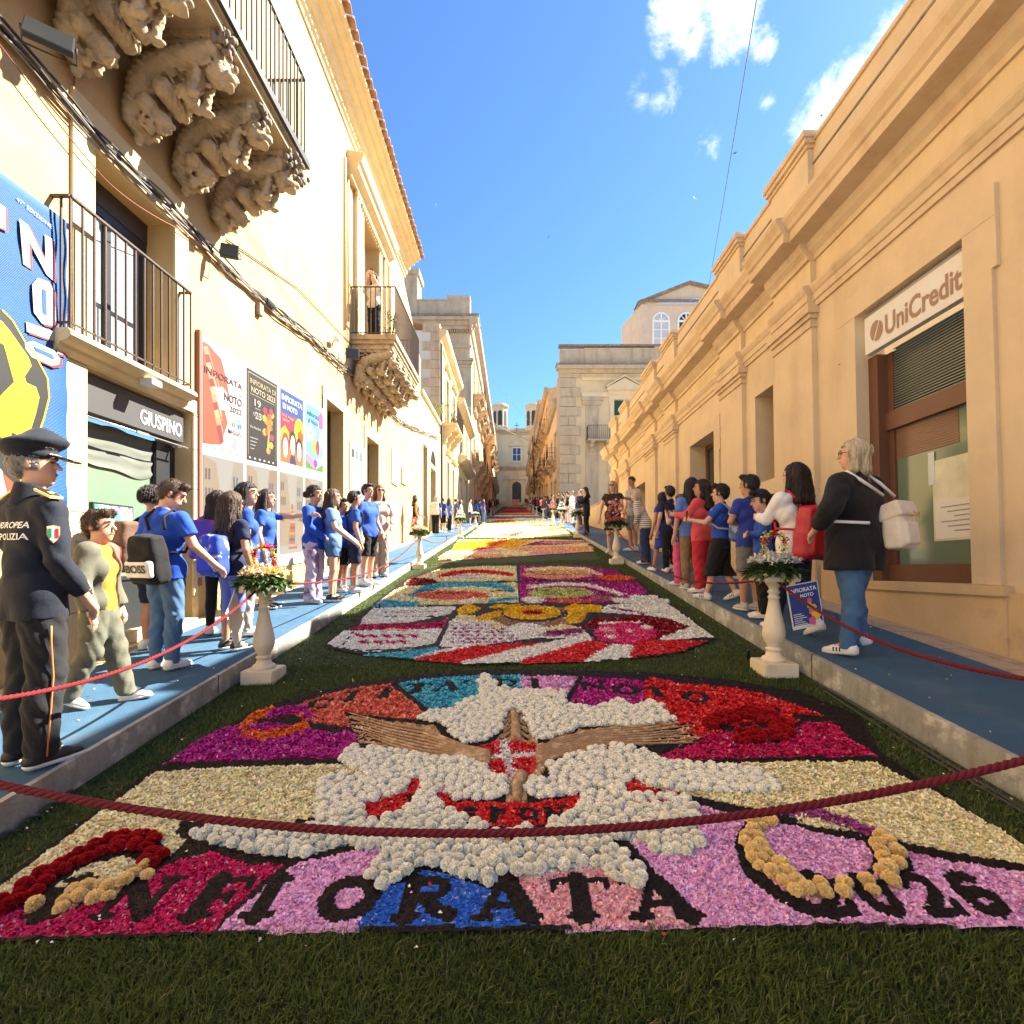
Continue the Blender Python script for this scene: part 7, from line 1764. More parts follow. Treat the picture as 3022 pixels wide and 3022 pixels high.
            for sg in (-1, 1):
                a_ = Tm[0] @ Hc(sg * .066, -.005, hz + .03) + Tm[1]; m_ = Tm[0] @ Hc(sg * .078, -.01, hz - .10) + Tm[1]; HB.cone(a_, m_, .026 * s, .028 * s, .015, fn=wv)
                e_ = np.array([m_[0] * 1.15, m_[1] + .02, m_[2] - ln * .45 * s]); HB.cone(m_, e_, .028 * s, .018 * s, .015, fn=wv)
        if st == 'pony': HB.cone(Hc(0, -.10, hz + .03), Hc(0, -.13, hz - .14), .03 * s, .02 * s, .02, T=Tm, fn=strand(amp, 30))
        if st == 'bun': HB.ell(Hc(0, -.12, hz + .0), .042 * s, .01, Tm, fn=strand(amp * 2, 24))
        if st == 'curly': HB.noise(lambda x, y, z: .006 * s * np.sin(x * 95) * np.sin(y * 90) * np.sin(z * 88))
        ho = sdf_obj('hair', HB, hm_, root)
        if not far: strands(ho, hm_, st, int(700 if h < .012 else 350), s)
    ctx = dict(root=root, H=H, s=s, up=up, lo=lo, A=A, Lg=Lg, Tm=Tm, Hc=Hc, hz=hz, W=W, h=h, far=far, gar=gar, lo_=lo_, hi_=hi_, neck=neck_top, pad=pad)
    for ex in extras:
        if callable(ex): ex(ctx)
    return root, ctx

def backpack(col, dx=0.0, dz=0.0, size=1.0, band=None, strap='black', label=None, droop=0, pat=None, dy=0, flap=False, text=None):
    def f(c):
        H, up = c['H'], c['up']; m = cm_(col) if isinstance(col, str) else col
        ctr = up((dx, -.118 - .012 * size - dy, .665 + dz)); S = Sdf(ctr - .30, ctr + .30, max(c['h'], .009)); T = (rotm(droop, 0, 0), ctr)
        w_, d_, h_ = .088 * H * size, .05 * H * size, .125 * H * size
        S.box((0, 0, 0), (w_, d_, h_), .045 * size, .01, T=T, fn=(lambda X, Y, Z: .006 * np.sin(X * 30 + Z * 17) * np.sin(Z * 21) + .12 * np.maximum(0, Z) * (np.abs(X) / w_))); S.box((0, -d_ * .9, -h_ * .35), (w_ * .75, d_ * .45, h_ * .5), .03 * size, .015, T=T)
        o = sdf_obj('backpack', S, m, None); o.parent = None
        r = c['root']; o.location = r.location; o.rotation_euler = r.rotation_euler
        o['label'] = label or 'backpack'; o['category'] = 'backpack'
        sb = MB(); cs = cm_(strap)
        for sg in (-1, 1):
            pd = c['pad'] * .8; oz = np.array([0, 0, pd]); oy = np.array([0, pd, 0]); a = up((sg * .05 + dx, -.085, .775 + dz * .5)); b = up((sg * .062 * c['W'], -.01, .836)) + oz; b0 = up((sg * .060 * c['W'], -.055, .80)) - oy; b2 = up((sg * .075 * c['W'], .060, .78)) + oy; d2 = up((sg * .085 * c['W'], .06, .67)) + oy; e2 = up((sg * .125 * c['W'], -.0, .62)) + np.array([sg * pd, 0, 0]); e3 = up((sg * .07, -.085, .61)) - oy
            sb.tube([tuple(a), tuple(b0), tuple(b), tuple(b2), tuple(d2), tuple(e2), tuple(e3)], .013 if not c['far'] else .018, 6)
        sb.build('straps', cs, o)
        if band:
            S = Sdf(ctr - .30, ctr + .30, max(c['h'] * .8, .008)); S.box((0, -d_ * .98, -h_ * .35), (w_ * .86, d_ * .44, h_ * .34), .02, .01, T=T); bo = sdf_obj('front_band', S, cm_(band), o)
            if text:
                V, Fc = text_mesh(text, 1, offset=.03); xs = [p[0] for p in V]; sx = w_ * 1.35 / (max(xs) - min(xs)); mbt = MB()
                for p in V: mbt.P(*(T[0] @ np.array([(p[0] - min(xs)) * sx - w_ * .68, -d_ * 1.45 - .006, -h_ * .46 + p[1] * sx]) + ctr))
                for q in Fc: mbt.fi(q)
                mbt.build('lettering', M['shoe_b'], bo, recalc=False)
        if flap:
            S = Sdf(ctr - .30, ctr + .30, max(c['h'] * .8, .008)); S.box((0, -d_ * .25, h_ * .62), (w_ * 1.05, d_ * 1.25, h_ * .35), .02, .01, T=(T[0] @ rotm(-.25), ctr)); sdf_obj('flap', S, m, o)
            mbt = MB(); q0 = T[0] @ np.array([0, -d_ * 1.7, h_ * .42]) + ctr
            mbt.tube([tuple(q0 + np.array([.05 * math.cos(t), 0, .014 * math.sin(t) + .012 * math.sin(3 * t)])) for t in np.linspace(0, 2 * PI, 24)], .003, 5); mbt.build('gold_clasp', mat('gold_clasp', (.6, .42, .15), .3, .05, metal=.8), o)
    return f
def phone(key='r'):
    def f(c):
        a, e, w = c['A'][key]; d = (w - e) / np.linalg.norm(w - e); q = w + d * .05 * c['H']; r = c['root']; mb = MB(lambda x, y, z: (q[0] + x, q[1] + y, q[2] + z)); mb.box(-.037, .037, -.012, -.004, -.03, .11); o = mb.build('phone', M['frame_d'], None)
        o.location = r.location; o.rotation_euler = r.rotation_euler; tag(o, 'dark phone held up by ' + r['label'].split(' with ')[0][:52], 'phone')
    return f
def glasses(dark=False):
    def f(c):
        fn_ = lambda q: tuple(c['Tm'][0] @ c['Hc'](*q) + c['Tm'][1]); hz = c['hz']; mb = MB()
        for sg in (-1, 1):
            pts = [fn_((sg * .031 + .022 * math.cos(t), .098 - abs(sg * .031 + .022 * math.cos(t)) * .12, hz + .010 + .017 * math.sin(t))) for t in np.linspace(0, 2 * PI, 15)[:-1]]
            mb.tube(pts, .0022 if not dark else .003, 5, closed=True); mb.tube([fn_((sg * .053, .092, hz + .014)), fn_((sg * .078, .0, hz + .012))], .0022, 5)
            if dark: mb.face(pts)
        mb.tube([fn_((-.01, .099, hz + .012)), fn_((.01, .099, hz + .012))], .002, 5); mb.build('sunglasses' if dark else 'glasses', M['frame_d'], c['root'], recalc=False)
    return f
def cap(col):
    def f(c):
        s, Tm, Hc, hz = c['s'], c['Tm'], c['Hc'], c['hz']; c0 = c['neck'] + np.array([0, 0, hz * s]); S = Sdf(c0 - .22, c0 + .22, c['h'] * .8)
        S.ell(Hc(0, -.012, hz + .028), np.array((.086, .104, .104)) * s, .01, Tm, front=lambda X, Y, Z: (hz + .045) * s - Z); S.ell(Hc(0, .11, hz + .055), np.array((.062, .07, .010)) * s, .008, Tm); sdf_obj('cap', S, cm_(col), c['root'])
    return f
def band_hair(col='white'):
    def f(c):
        fn_ = lambda q: tuple(c['Tm'][0] @ c['Hc'](*q) + c['Tm'][1]); mb = MB(); hz = c['hz']
        mb.tube([fn_((.088 * math.cos(t), .03, hz + .02 + .105 * math.sin(t))) for t in np.linspace(0, PI, 16)], .006, 6); mb.build('hairband', cm_(col), c['root'])
    return f
# ---------------------------------------------------------------- people
ARM = {'front': ((.135, .03, .65), (.06, .12, .58)), 'fwd': ((.13, .08, .68), (.09, .20, .70)), 'phone': ((.125, .07, .69), (.045, .15, .79)), 'up': ((.13, .06, .72), (.05, .12, .90)), 'akimbo': ((.20, -.05, .67), (.13, .04, .585)), 'out': ((.16, .10, .76), (.10, .28, .80)), 'fold': ((.14, .02, .66), (.0, .10, .655)), 'low': ((.14, .04, .645), (.09, .16, .56))}
WALK = {'l': ((.048, .055, .29), (.05, .11, .045), (.052, .20, .03)), 'r': ((.048, -.01, .285), (.05, -.11, .07), (.052, -.03, .012))}
D = math.radians
def police_extras(c):
    s, Tm, Hc, hz, r, up, H = c['s'], c['Tm'], c['Hc'], c['hz'], c['root'], c['up'], c['H']
    c0 = c['neck'] + np.array([0, 0, hz * s]); pm = cm_('police')
    S = Sdf(c0 - .26, c0 + .26, .008); tl = rotm(.16, 0, 0)
    S.ell(Hc(0, -.012, hz + .048), np.array((.092, .110, .045)) * s, .01, Tm)
    S.ell(Hc(0, .02, hz + .105), np.array((.128, .148, .050)) * s, .02, (Tm[0] @ tl, Tm[1]), fn=lambda X, Y, Z: -.10 * np.maximum(0, Y) * 0 + .004 * np.sin(X * 30))
    S.ell(Hc(0, .065, hz + .125), np.array((.085, .07, .062)) * s, .03, (Tm[0] @ tl, Tm[1]))
    hat = sdf_obj('peaked_cap', S, pm, r)
    S = Sdf(c0 - .26, c0 + .26, .007); S.ell(Hc(0, .112, hz + .036), np.array((.072, .058, .009)) * s, .005, (Tm[0] @ rotm(-.22), Tm[1] + Tm[0] @ np.array([0, 0, .022]))); sdf_obj('visor', S, M['shoe_b'], hat)
    S = Sdf(c0 - .26, c0 + .26, .006); S.ell(Hc(0, -.010, hz + .050), np.array((.097, .118, .013)) * s, .003, Tm, front=lambda X, Y, Z: .075 * s - Y); sdf_obj('silver_band', S, mat('silver_braid', (.6, .55, .42), .4, .1, 40, metal=.5), hat)
    # collar, epaulettes, arm badge, sash
    S = Sdf(c0 - .3, c0 + .2, .009); S.cone(up((0, -.012, .81)), up((0, -.004, .862)), .046 * H, .042 * H, .01, cut=(up((0, 0, .866)), (0, .35, 1))); sdf_obj('collar', S, cm_('police'), r)
    for sg in (-1, 1):
        mb = MB(); a = up((sg * .055, -.008, .848)); b = up((sg * .128, -.008, .822)); d = b - a; w_ = .034
        for (q0, q1, w0, z_, nm, mm) in ((0, 1, 1.0, .0, 'gold_border', mat('gold_braid', (.65, .50, .18), .45, .1, 40, metal=.4)), (.08, .92, .72, .004, 'board', M['shoe_b']), (.55, .72, .35, .008, 'badge', MATS.get('gold_braid') or M['white'])):
            mb = MB(); p0 = a + d * q0; p1 = a + d * q1; n_ = np.array([0, w_ * w0, 0]); up_ = np.array([sg * .004, 0, .016 + z_])
            i = [mb.P(*(p0 - n_ + up_)), mb.P(*(p0 + n_ + up_)), mb.P(*(p1 + n_ * .9 + up_)), mb.P(*(p1 - n_ * .9 + up_))]; j = [mb.P(*(np.array(mb.v[k]) - np.array([0, 0, .012]))) for k in i]
            mb.fi(i); mb.fi(j[::-1]); [mb.fi([i[k], j[k], j[(k + 1) % 4], i[(k + 1) % 4]]) for k in range(4)]
            mb.build(nm, mm, r, recalc=False)
    from mathutils.bvhtree import BVHTree
    me = c['gar'].data; bv = BVHTree.FromPolygons([v.co for v in me.vertices], [p.vertices[:] for p in me.polygons])
    wt = mat('reflective_print', (.75, .75, .72), .4, .03)
    for txt, zz, x0, hgt in (('E EUROPEA', .735, -.135, .034), ('NI POLIZIA', .700, -.135, .034)):
        V, Fc = text_mesh(txt, 1, offset=.015); xs = [p[0] for p in V]; mb = MB(); sc = hgt / .729; w_ = .275 / (max(xs) - min(xs))
        for p in V:
            x = x0 + (p[0] - min(xs)) * w_; z = zz * H + p[1] * sc * 1.0
            hit = bv.ray_cast(Vector((x, -1, z)), Vector((0, 1, 0)))
            y = hit[0].y - .004 if hit[0] else -.12; mb.P(x, y, z)
        for q in Fc: mb.fi(q)
        mb.build('back_lettering', wt, r, recalc=False)
    e_ = (c['A']['r'][0] + c['A']['r'][1]) / 2; n_ = np.array([.85, -.45, 0]); n_ /= np.linalg.norm(n_); t_ = np.array([.45, .85, 0])
    hit = bv.ray_cast(Vector(e_ + n_ * .5), Vector(-n_)); q = np.array(hit[0]) + n_ * .004 if hit[0] else e_ + n_ * .06
    for nm, mm, sc, off in (('badge_rim', MATS['gold_braid'], 1.0, 0), ('badge_white', M['white'], .86, .0015)):
        mb = MB(); pts = [(-.5, .55), (0, .65), (.5, .55), (.5, -.05), (.3, -.45), (0, -.7), (-.3, -.45), (-.5, -.05)]; mb.face([tuple(q + n_ * off + t_ * u * .055 * sc + np.array([0, 0, v * .07 * sc])) for u, v in pts]); mb.build(nm, mm, r, recalc=False)
    for u0, u1, mm in ((-.42, -.14, mat('badge_green', (.02, .2, .06), .5, 0)), (.14, .42, mat('badge_red', (.45, .02, .02), .5, 0))):
        mb = MB(); mb.face([tuple(q + n_ * .003 + t_ * u * .05 + np.array([0, 0, v * .07])) for u, v in ((u0, .4), (u1, .4), (u1, -.3), (u0, -.3))]); mb.build('badge_stripe', mm, r, recalc=False)
    # thin orange piping down the trouser leg
    hp_, kn, an, toe = c['Lg']['r']; mb = MB(); o = np.array([.062, -.014, 0]) * 1.0
    mb.tube([tuple((hp_ + kn) / 2 + o * 1.75 + np.array([0, 0, .08])), tuple((hp_ + kn) / 2 + o * 1.7), tuple(kn + o * 1.5), tuple((kn + an) / 2 + o * 1.45), tuple(an + o * 1.35)], .004, 5); mb.build('piping', mat('orange_piping', (.55, .20, .06), .6, .1), r)
    mb = MB(); a = c['A']['r'][2]; mb.tube([tuple(a + np.array([.03 * math.cos(t), .03 * math.sin(t), .02])) for t in np.linspace(0, 2 * PI, 12)], .006, 5); mb.build('cuff_braid', MATS['gold_braid'], r)

person('police officer in dark navy uniform and peaked cap seen from behind, far left', 62, 1442, 838, 'L', D(-20), hair=('short', 'grey'), skin=0, top=('coat', 'police', {'hem': .455, 'pad': .026}), bottom=('trousers', 'police2', {'pad': .028}), shoes='b',
       arms={'l': ARM['front'], 'r': ((.118, .00, .64), (.10, .08, .53))}, look=D(-46), girth=.90, extras=(police_extras,), fine=.0095)
def open_hoodie(c):
    up, H, r = c['up'], c['H'], c['root']; S = Sdf(c['lo_'], c['hi_'], c['h']); kk = .03; W = c['W']; pad = .022
    S.cone(up((-.042 * W, 0, .54)), up((.042 * W, 0, .54)), .058 * H + pad, .058 * H + pad, kk); S.cone(up((0, 0, .46)), up((0, .004, .64)), .066 * H + pad, .064 * H + pad, kk); S.cone(up((-.047, .004, .71)), up((.047, .004, .71)), .06 * H + pad, .06 * H + pad, kk); S.cone(up((-.088, -.005, .786)), up((.088, -.005, .786)), .036 * H + pad, .036 * H + pad, kk)
    for key in 'lr':
        a, e, w = c['A'][key]; S.cone(a, e, .033 * H + pad, .028 * H + pad, .02); S.cone(e, w, .028 * H + pad, .021 * H + pad, .015, cut=(e + (w - e) * .95, w - e))
    S.ell(up((0, -.06, .82)), np.array((.07, .045, .05)) * H, .02)
    S.clip(lambda X, Y, Z: .45 * H - Z + 0 * X * Y); S.clip(lambda X, Y, Z: Z - .85 * H + 0 * X * Y); S.noise(lambda x, y, z: .003 * np.sin(z * 30 + x * 20) * np.sin(y * 23))
    X, Y, Z = np.meshgrid(*S.ax, indexing='ij', sparse=True); S.g = np.maximum(S.g, np.minimum(Y - .02, .075 - np.abs(X)) + 0 * Z).astype(np.float32)
    sdf_obj('hoodie', S, cm_('olive'), r)
person('boy in orange t-shirt and open olive hoodie beside the police officer', 186, 1330, 965, 'L', D(-78), hair=('short', 'brown'), top=('tee', 'orange', {'pad': .010}), bottom=('trousers', 'olive', {'pad': .024}), legs=WALK, look=D(-8), extras=(open_hoodie,), fine=.0095)
person('tall boy in royal blue t-shirt and jeans carrying the black and white backpack', 312, 1262, 906, 'L', D(-14), hair=('short', 'brown'), top=('tee', 'royal', {'pad': .018}), bottom=('trousers', 'jeans', {'pad': .014}), nod=D(-24), look=D(-52), arms={'r': ((.155, .03, .65), (.19, .12, .56))}, extras=(backpack('black', .04, -.08, 1.02, 'white', label='black backpack with a wide white band worn low by the tall boy', droop=.15, text='BOSS'),), fine=.0095)
person('curly-haired child in blue behind the tall boy at the shop', 287, 1226, 922, 'L', D(-25), hair=('curly', 'dark'), skin=1, bottom=('shorts', 'navy'), extras=(backpack('brown', -.06, -.02, 1.25, 'red', label='dark red and black school backpack before the shop window'),))
person('girl with very long dark hair and periwinkle leggings by the left column', 438, 1226, 930, 'L', D(-22), hair=('long', 'brown'), skin=1, top=('tee', 'navy', {'pad': .014}), bottom=('capri', 'peri', {'pad': .006}), shoes='b', extras=(backpack(mat('marbled_blue', (.02, .06, .38), .7, .2, 12, col2=(.55, .55, .5), c2scale=9, c2lo=.55, c2hi=.6), 0, -.06, 1.05, label='marbled blue backpack of the long-haired girl'),))
person('girl with dark hair standing behind the long-haired girl at the posters', 412, 1196, 928, 'L', D(10), hair=('straight', 'dark'), top=('tee', 'blue'), bottom=('leggings', 'black'), shoes='w', extras=(backpack(mat('purple_red_bag', (.10, .04, .30), .6, .2, 6, col2=(.5, .03, .12), c2scale=7), -.03, .0, 1.1, label='purple and red backpack at the poster board'),))
person('child with glossy black hair and a white face mask, left', 466, 1198, 912, 'L', D(-60), hair=('straight', 'black'), top=('tee', 'blue'), bottom=('trousers', 'lgrey'), look=D(-30))
person('girl stretching her arm out towards the child ahead', 503, 1148, 925, 'L', D(-86), hair=('straight', 'dark'), skin=0, top=('tee', 'blue'), bottom=('shorts', 'ltblue', {'hem': .36}), shoes='b', arms={'l': ((.13, .15, .79), (.10, .33, .80))})
person('child in royal blue sweatshirt and wide lilac patterned trousers', 592, 1137, 918, 'L', D(-98), hair=('bun', 'black'), skin=1, top=('shirt', 'royal', {'pad': .02}), bottom=('wide', mat('lilac_pattern_cloth', (.52, .42, .50), .8, .1, 9, .3, 14, col2=(.20, .12, .22), c2scale=8, c2lo=.52, c2hi=.6)), shoes='g', arms={'l': ARM['front'], 'r': ((.135, .03, .65), (.02, .12, .55))}, extras=(band_hair('black'),))
person('girl in pale blue t-shirt and denim shorts with her hand forward', 628, 1134, 924, 'L', D(-82), hair=('long', 'brown'), top=('tee', 'ltblue'), bottom=('shorts', 'jeans', {'hem': .40}), shoes='b', arms={'l': ARM['low'], 'r': ((.14, .05, .65), (.10, .20, .53))})
person('small boy with fringe in blue between the girl and the backpack boy', 645, 1116, 942, 'L', D(-110), hair=('short', 'black'), skin=1, bottom=('shorts', 'black'))
person('boy wearing a bright blue backpack and navy shorts at the left kerb', 668, 1118, 928, 'L', D(-62), hair=('short', 'black'), skin=1, top=('tee', 'blue'), bottom=('shorts', 'navy'), shoes='g', extras=(backpack('royal', 0, -.03, 1.05, label='bright blue backpack of the boy at the left kerb'),))
person('round-bellied boy in blue t-shirt and black shorts at the left kerb', 693, 1104, 914, 'L', D(-112), hair=('short', 'black'), skin=0, girth=1.15, bottom=('shorts', 'black'), arms={'l': ((.15, .0, .64), (.11, .09, .54))})
person('woman with long red wavy hair, sunglasses and pink outfit', 716, 1088, 916, 'L', D(-150), hair=('wavy', 'auburn'), top=('shirt', 'palepink', {'hem': .45, 'pad': .02}), bottom=('wide', 'taupe'), arms={'l': ARM['low'], 'r': ((.14, .02, .64), (.10, .10, .56))}, extras=(glasses(True),), eyes=True)
person('dark-haired woman in black top and patterned skirt in the doorway', 784, 1014, 926, 'L', D(-70), hair=('wavy', 'dark'), skin=1, top=('tank', 'black'), bottom=('skirt', mat('red_white_pattern', (.62, .52, .42), .8, .1, 9, col2=(.45, .05, .04), c2scale=9, c2lo=.5, c2hi=.55)), arms={'l': ARM['low']}, hmax=1.72)
person('blond woman with a white backpack walking away on the left walkway', 822, 1003, 931, 'L', D(5), hair=('straight', 'blond'), top=('tee', 'djeans'), bottom=('wide', 'black'), shoes='w', hmax=1.75, legs=WALK, extras=(backpack('cream', -.02, 0, 1.3, label='cream backpack worn by the blond woman'),))
G1 = 'pupils in blue along the left walkway'
lab = ['child in bright blue beside the woman with the cream backpack', 'child in blue shirt and dark skirt behind the third left column', 'boy with dark hair leaning in blue by the white flowers', 'boy in pale shirt behind the third left column', 'adult in white shirt by the fourth left column', 'pupil in blue just beyond the fourth left column', 'pupil in dark blue near the palace corner', 'tallest pupil in blue by the palace corner']
for i, (vx, vf, vt, tc, bc, hr) in enumerate(((836, 1006, 939, 'blue', 'black', 'brown'), (848, 1004, 940, 'ltblue', 'navy', 'dark'), (861, 998, 941, 'blue', 'black', 'dark'), (869, 998, 943, 'white', 'djeans', 'brown'), (887, 989, 939, 'white', 'djeans', 'black'), (898, 985, 942, 'blue', 'navy', 'black'), (905, 984, 941, 'royal', 'navy', 'dark'), (912, 982, 936, 'blue', 'jeans', 'black'))):
    person(lab[i], vx, vf, vt, 'L', D(-40 - 12 * i % 60), hair=(('short', 'straight')[i % 2], hr), skin=i % 2, top=('tee', tc), bottom=(('shorts', 'trousers')[i % 2], bc), group=G1, hmax=1.7)

# right side
def woman_bag(c): pass
person('woman in loose black cardigan and jeans walking past the shop window', 1612, 1236, 832, 'R', D(28), hair=('bob', 'ash'), skin=0, top=('coat', 'black', {'hem': .40, 'pad': .036}), bottom=('trousers', 'jeans', {'pad': .016}), shoes='w', girth=1.22,
       legs={'l': ((.055, -.02, .29), (.06, .0, .05), (.062, .10, .015)), 'r': ((.06, .04, .285), (.06, .01, .075), (.062, .085, .012))}, look=D(25), arms={'l': ((.215, -.02, .68), (.17, .07, .60)), 'r': ((.16, .0, .65), (.12, .10, .60))},
       extras=(glasses(), 'stripes', backpack('cream', .12, -.065, .85, strap='white', label='white leather backpack hanging from the shoulder of the woman in black', droop=-.1, flap=True)), fine=.0095)
person('woman with long straight dark hair, white shirt and red backpack', 1500, 1196, 876, 'R', D(12), hair=('straight', 'dark'), top=('shirt', 'white', {'hem': .47, 'pad': .02}), bottom=('leggings', 'navy', {'pad': .008}), shoes='w', legs=WALK, extras=(backpack(mat('red_leather', (.42, .012, .02), .35, .1, 6), .02, -.07, 1.25, strap='red', label='glossy red leather backpack on the woman in white', droop=.12),), look=D(15), arms={'l': ARM['fwd']}, fine=.0095)
person('boy in dark blue cap with his arms folded', 1440, 1166, 926, 'R', D(70), hair=('short', 'dark'), skin=0, top=('shirt', 'blue'), bottom=('trousers', 'black'), arms={'l': ARM['fold'], 'r': ARM['fold']}, nod=D(-12), look=D(20), extras=(cap('navy'),))
person('boy in blue polo and grey shorts seen from behind', 1414, 1152, 898, 'R', D(10), hair=('short', 'black'), skin=1, top=('tee', 'dblue', {'pad': .02}), bottom=('shorts', 'grey'), shoes='g', look=D(30), arms={'l': ARM['fold']})
person('girl in pink leggings behind the right near column', 1456, 1150, 935, 'R', D(20), hair=('straight', 'black'), top=('tee', 'navy'), bottom=('capri', 'pink'), shoes='b')
person('boy in blue with camouflage backpack and long black shorts holding a phone', 1360, 1132, 915, 'R', D(58), hair=('short', 'black'), skin=0, top=('tee', 'blue', {'pad': .02, 'hem': .45}), bottom=('shorts', 'black', {'pad': .045, 'hem': .21}), shoes='w', legs=WALK,
       arms={'l': ((.13, .10, .67), (.06, .24, .70)), 'r': ((.13, .09, .66), (.04, .22, .69))}, extras=(phone('l'), 'stripes', backpack(mat('blue_camouflage', (.10, .17, .36), .7, .1, 6, col2=(.45, .50, .60), c2scale=11, c2lo=.5, c2hi=.54), .0, -.02, 1.1, strap='lgrey', label='blue and white camouflage backpack'),))
person('girl with curly hair in a red top and red tracksuit trousers', 1324, 1118, 906, 'R', D(45), hair=('wavy', 'dark'), skin=1, top=('shirt', 'coral', {'pad': .02}), bottom=('trousers', 'red', {'pad': .022}), shoes='w', look=D(35), arms={'l': ARM['fwd']})
person('girl with straight dark hair in pale blue behind the red tracksuit girl', 1304, 1112, 903, 'R', D(5), hair=('straight', 'black'), top=('tee', 'ltblue'), bottom=('trousers', 'khaki'), shoes='g')
person('girl with auburn hair and bright pink flared trousers', 1284, 1104, 934, 'R', D(38), hair=('long', 'auburn'), top=('tee', 'dblue'), bottom=('wide', 'pink', {'pad': .016}), shoes='w', arms={'l': ARM['phone'], 'r': ARM['phone']}, extras=(phone('l'), backpack('lgrey', .02, -.06, 1.15, strap='lgrey', label='pale grey backpack of the girl in pink trousers')))
person('girl in dark blue dress with black hair on the right walkway', 1250, 1078, 930, 'R', D(25), hair=('wavy', 'black'), skin=1, top=('dress', 'dblue', {'hem': .30}), bottom=None, shoes='w', legs=WALK)
person('boy with black hair and dark clothes beside the blue dress', 1264, 1080, 918, 'R', D(10), hair=('short', 'black'), top=('tee', 'navy'), bottom=('trousers', 'black'), shoes='w')
stripe = bpy.data.materials.new('striped_knit'); stripe.use_nodes = True; nt = stripe.node_tree; b = nt.nodes['Principled BSDF']; b.inputs['Roughness'].default_value = .9
t_ = node(nt, 'ShaderNodeTexCoord'); sp = node(nt, 'ShaderNodeSeparateXYZ'); nt.links.new(t_.outputs['Object'], sp.inputs[0]); w1 = vmath(nt, 'MULTIPLY', sp.outputs[2], 150.0); w2 = vmath(nt, 'SINE', w1); w3 = vmath(nt, 'GREATER_THAN', w2, .55)
mx = node(nt, 'ShaderNodeMix', data_type='RGBA'); nt.links.new(w3, mx.inputs['Factor']); mx.inputs[6].default_value = (.66, .60, .50, 1); mx.inputs[7].default_value = (.08, .07, .07, 1); nt.links.new(mx.outputs[2], b.inputs['Base Color'])
person('woman in striped sweater and loose jeans leaning forward', 1218, 1064, 919, 'R', D(65), hair=('bob', 'ash'), top=('shirt', stripe, {'pad': .03}), bottom=('wide', 'djeans'), shoes='w', lean=D(22), arms={'l': ((.13, .03, .66), (.08, .10, .56)), 'r': ((.13, .03, .66), (.08, .10, .56))})
person('tall man in light grey shirt and dark shorts with a black shoulder bag', 1194, 1040, 900, 'R', D(115), hair=('buzz', 'brown'), skin=1, top=('tee', 'lgrey'), bottom=('shorts', 'grey'), shoes='w', nod=D(-15), arms={'l': ARM['fwd']}, hmax=1.85)
floral = mat('black_floral', (.02, .012, .012), .8, .05, 5, .2, 14, attr='local', col2=(.66, .42, .36), c2scale=13, c2lo=.60, c2hi=.62)
person('blond woman in black floral dress with white collar and sunglasses', 1156, 1044, 908, 'R', D(155), hair=('long', 'blond'), top=('dress', floral, {'hem': .32, 'pad': .02}), bottom=None, shoes='w', arms={'l': ((.14, .04, .65), (.06, .10, .68)), 'r': ((.16, .0, .64), (.17, .05, .50))}, extras=(glasses(True),), eyes=True, hmax=1.78)
person('woman with black hair in long black clothes looking at her phone', 1107, 1010, 919, 'R', D(80), hair=('straight', 'black'), top=('coat', 'black', {'hem': .40}), bottom=('wide', 'black'), shoes='b', nod=D(-20), arms={'l': ARM['fwd'], 'r': ARM['fwd']}, hmax=1.75)
lab2 = ['woman in black top and pale pink trousers on the right walkway', 'man in white leaning by the stone palace', 'man in dark suit beside the right fourth column', 'man in black with folded arms further up on the right', 'person in dark coat behind the right third column']
for i, (vx, vf, vt, ty, tc, bt, bc, hr) in enumerate(((1071, 985, 925, 'tank', 'black', 'wide', 'palepink', 'brown'), (1079, 984, 921, 'shirt', 'white', 'trousers', 'white', 'grey'), (1062, 980, 930, 'coat', 'navy', 'trousers', 'black', 'dark'), (1052, 978, 929, 'coat', 'black', 'trousers', 'black', 'brown'), (1094, 990, 919, 'coat', 'navy', 'trousers', 'djeans', 'black'))):
    person(lab2[i], vx, vf, vt, 'R', D(40 + 20 * i), hair=('short', hr), skin=i % 2, top=(ty, tc), bottom=(bt, bc), group='adults beyond the low wall, right', hmax=1.8, arms={'l': ARM['fold'], 'r': ARM['fold']} if i in (2, 3) else None)
# person taking a photograph on the carved balcony
person('person in cream cardigan and black trousers photographing from the carved balcony', pos=(-3.50, 13.05, 5.40), H=1.68, face=D(165), hair=('straight', 'brown'), top=('shirt', 'cream', {'pad': .02}), bottom=('wide', 'black'), shoes='b', arms={'l': ARM['up'], 'r': ARM['up']}, extras=(phone('l'),), eyes=True)
# distant crowd: a few built, the rest copied
protos = []
for i, (tc, bc, hr, ty) in enumerate((('navy', 'black', 'dark', 'coat'), ('brown', 'grey', 'black', 'shirt'), ('white', 'djeans', 'brown', 'tee'), ('red', 'black', 'dark', 'shirt'))):
    p, _ = person('distant person in the crowd near the church, %s clothes' % tc, pos=(0, 60, 0), H=1.7, face=0, hair=('short' if i % 2 else 'straight', hr), skin=1, top=(ty, tc), bottom=('trousers', bc), fine=.034)
    protos.append(p)
rr = random.Random(5)
spots = [(926, 60), (931, 66), (936, 72), (940, 80), (945, 88), (949, 96), (953, 104), (922, 52), (1038, 36), (1030, 42), (1022, 48), (1015, 55), (1010, 62), (1005, 70), (1000, 80), (996, 90), (992, 102), (1042, 33), (1034, 39), (1027, 45), (1018, 52)]
side_n = {True: 0, False: 0}
ordw = ['first', 'second', 'third', 'fourth', 'fifth', 'sixth', 'seventh', 'eighth', 'ninth', 'tenth', 'eleventh', 'twelfth', 'thirteenth']
cname = ['navy coat', 'brown shirt', 'white t-shirt', 'red shirt']
used_p = set()
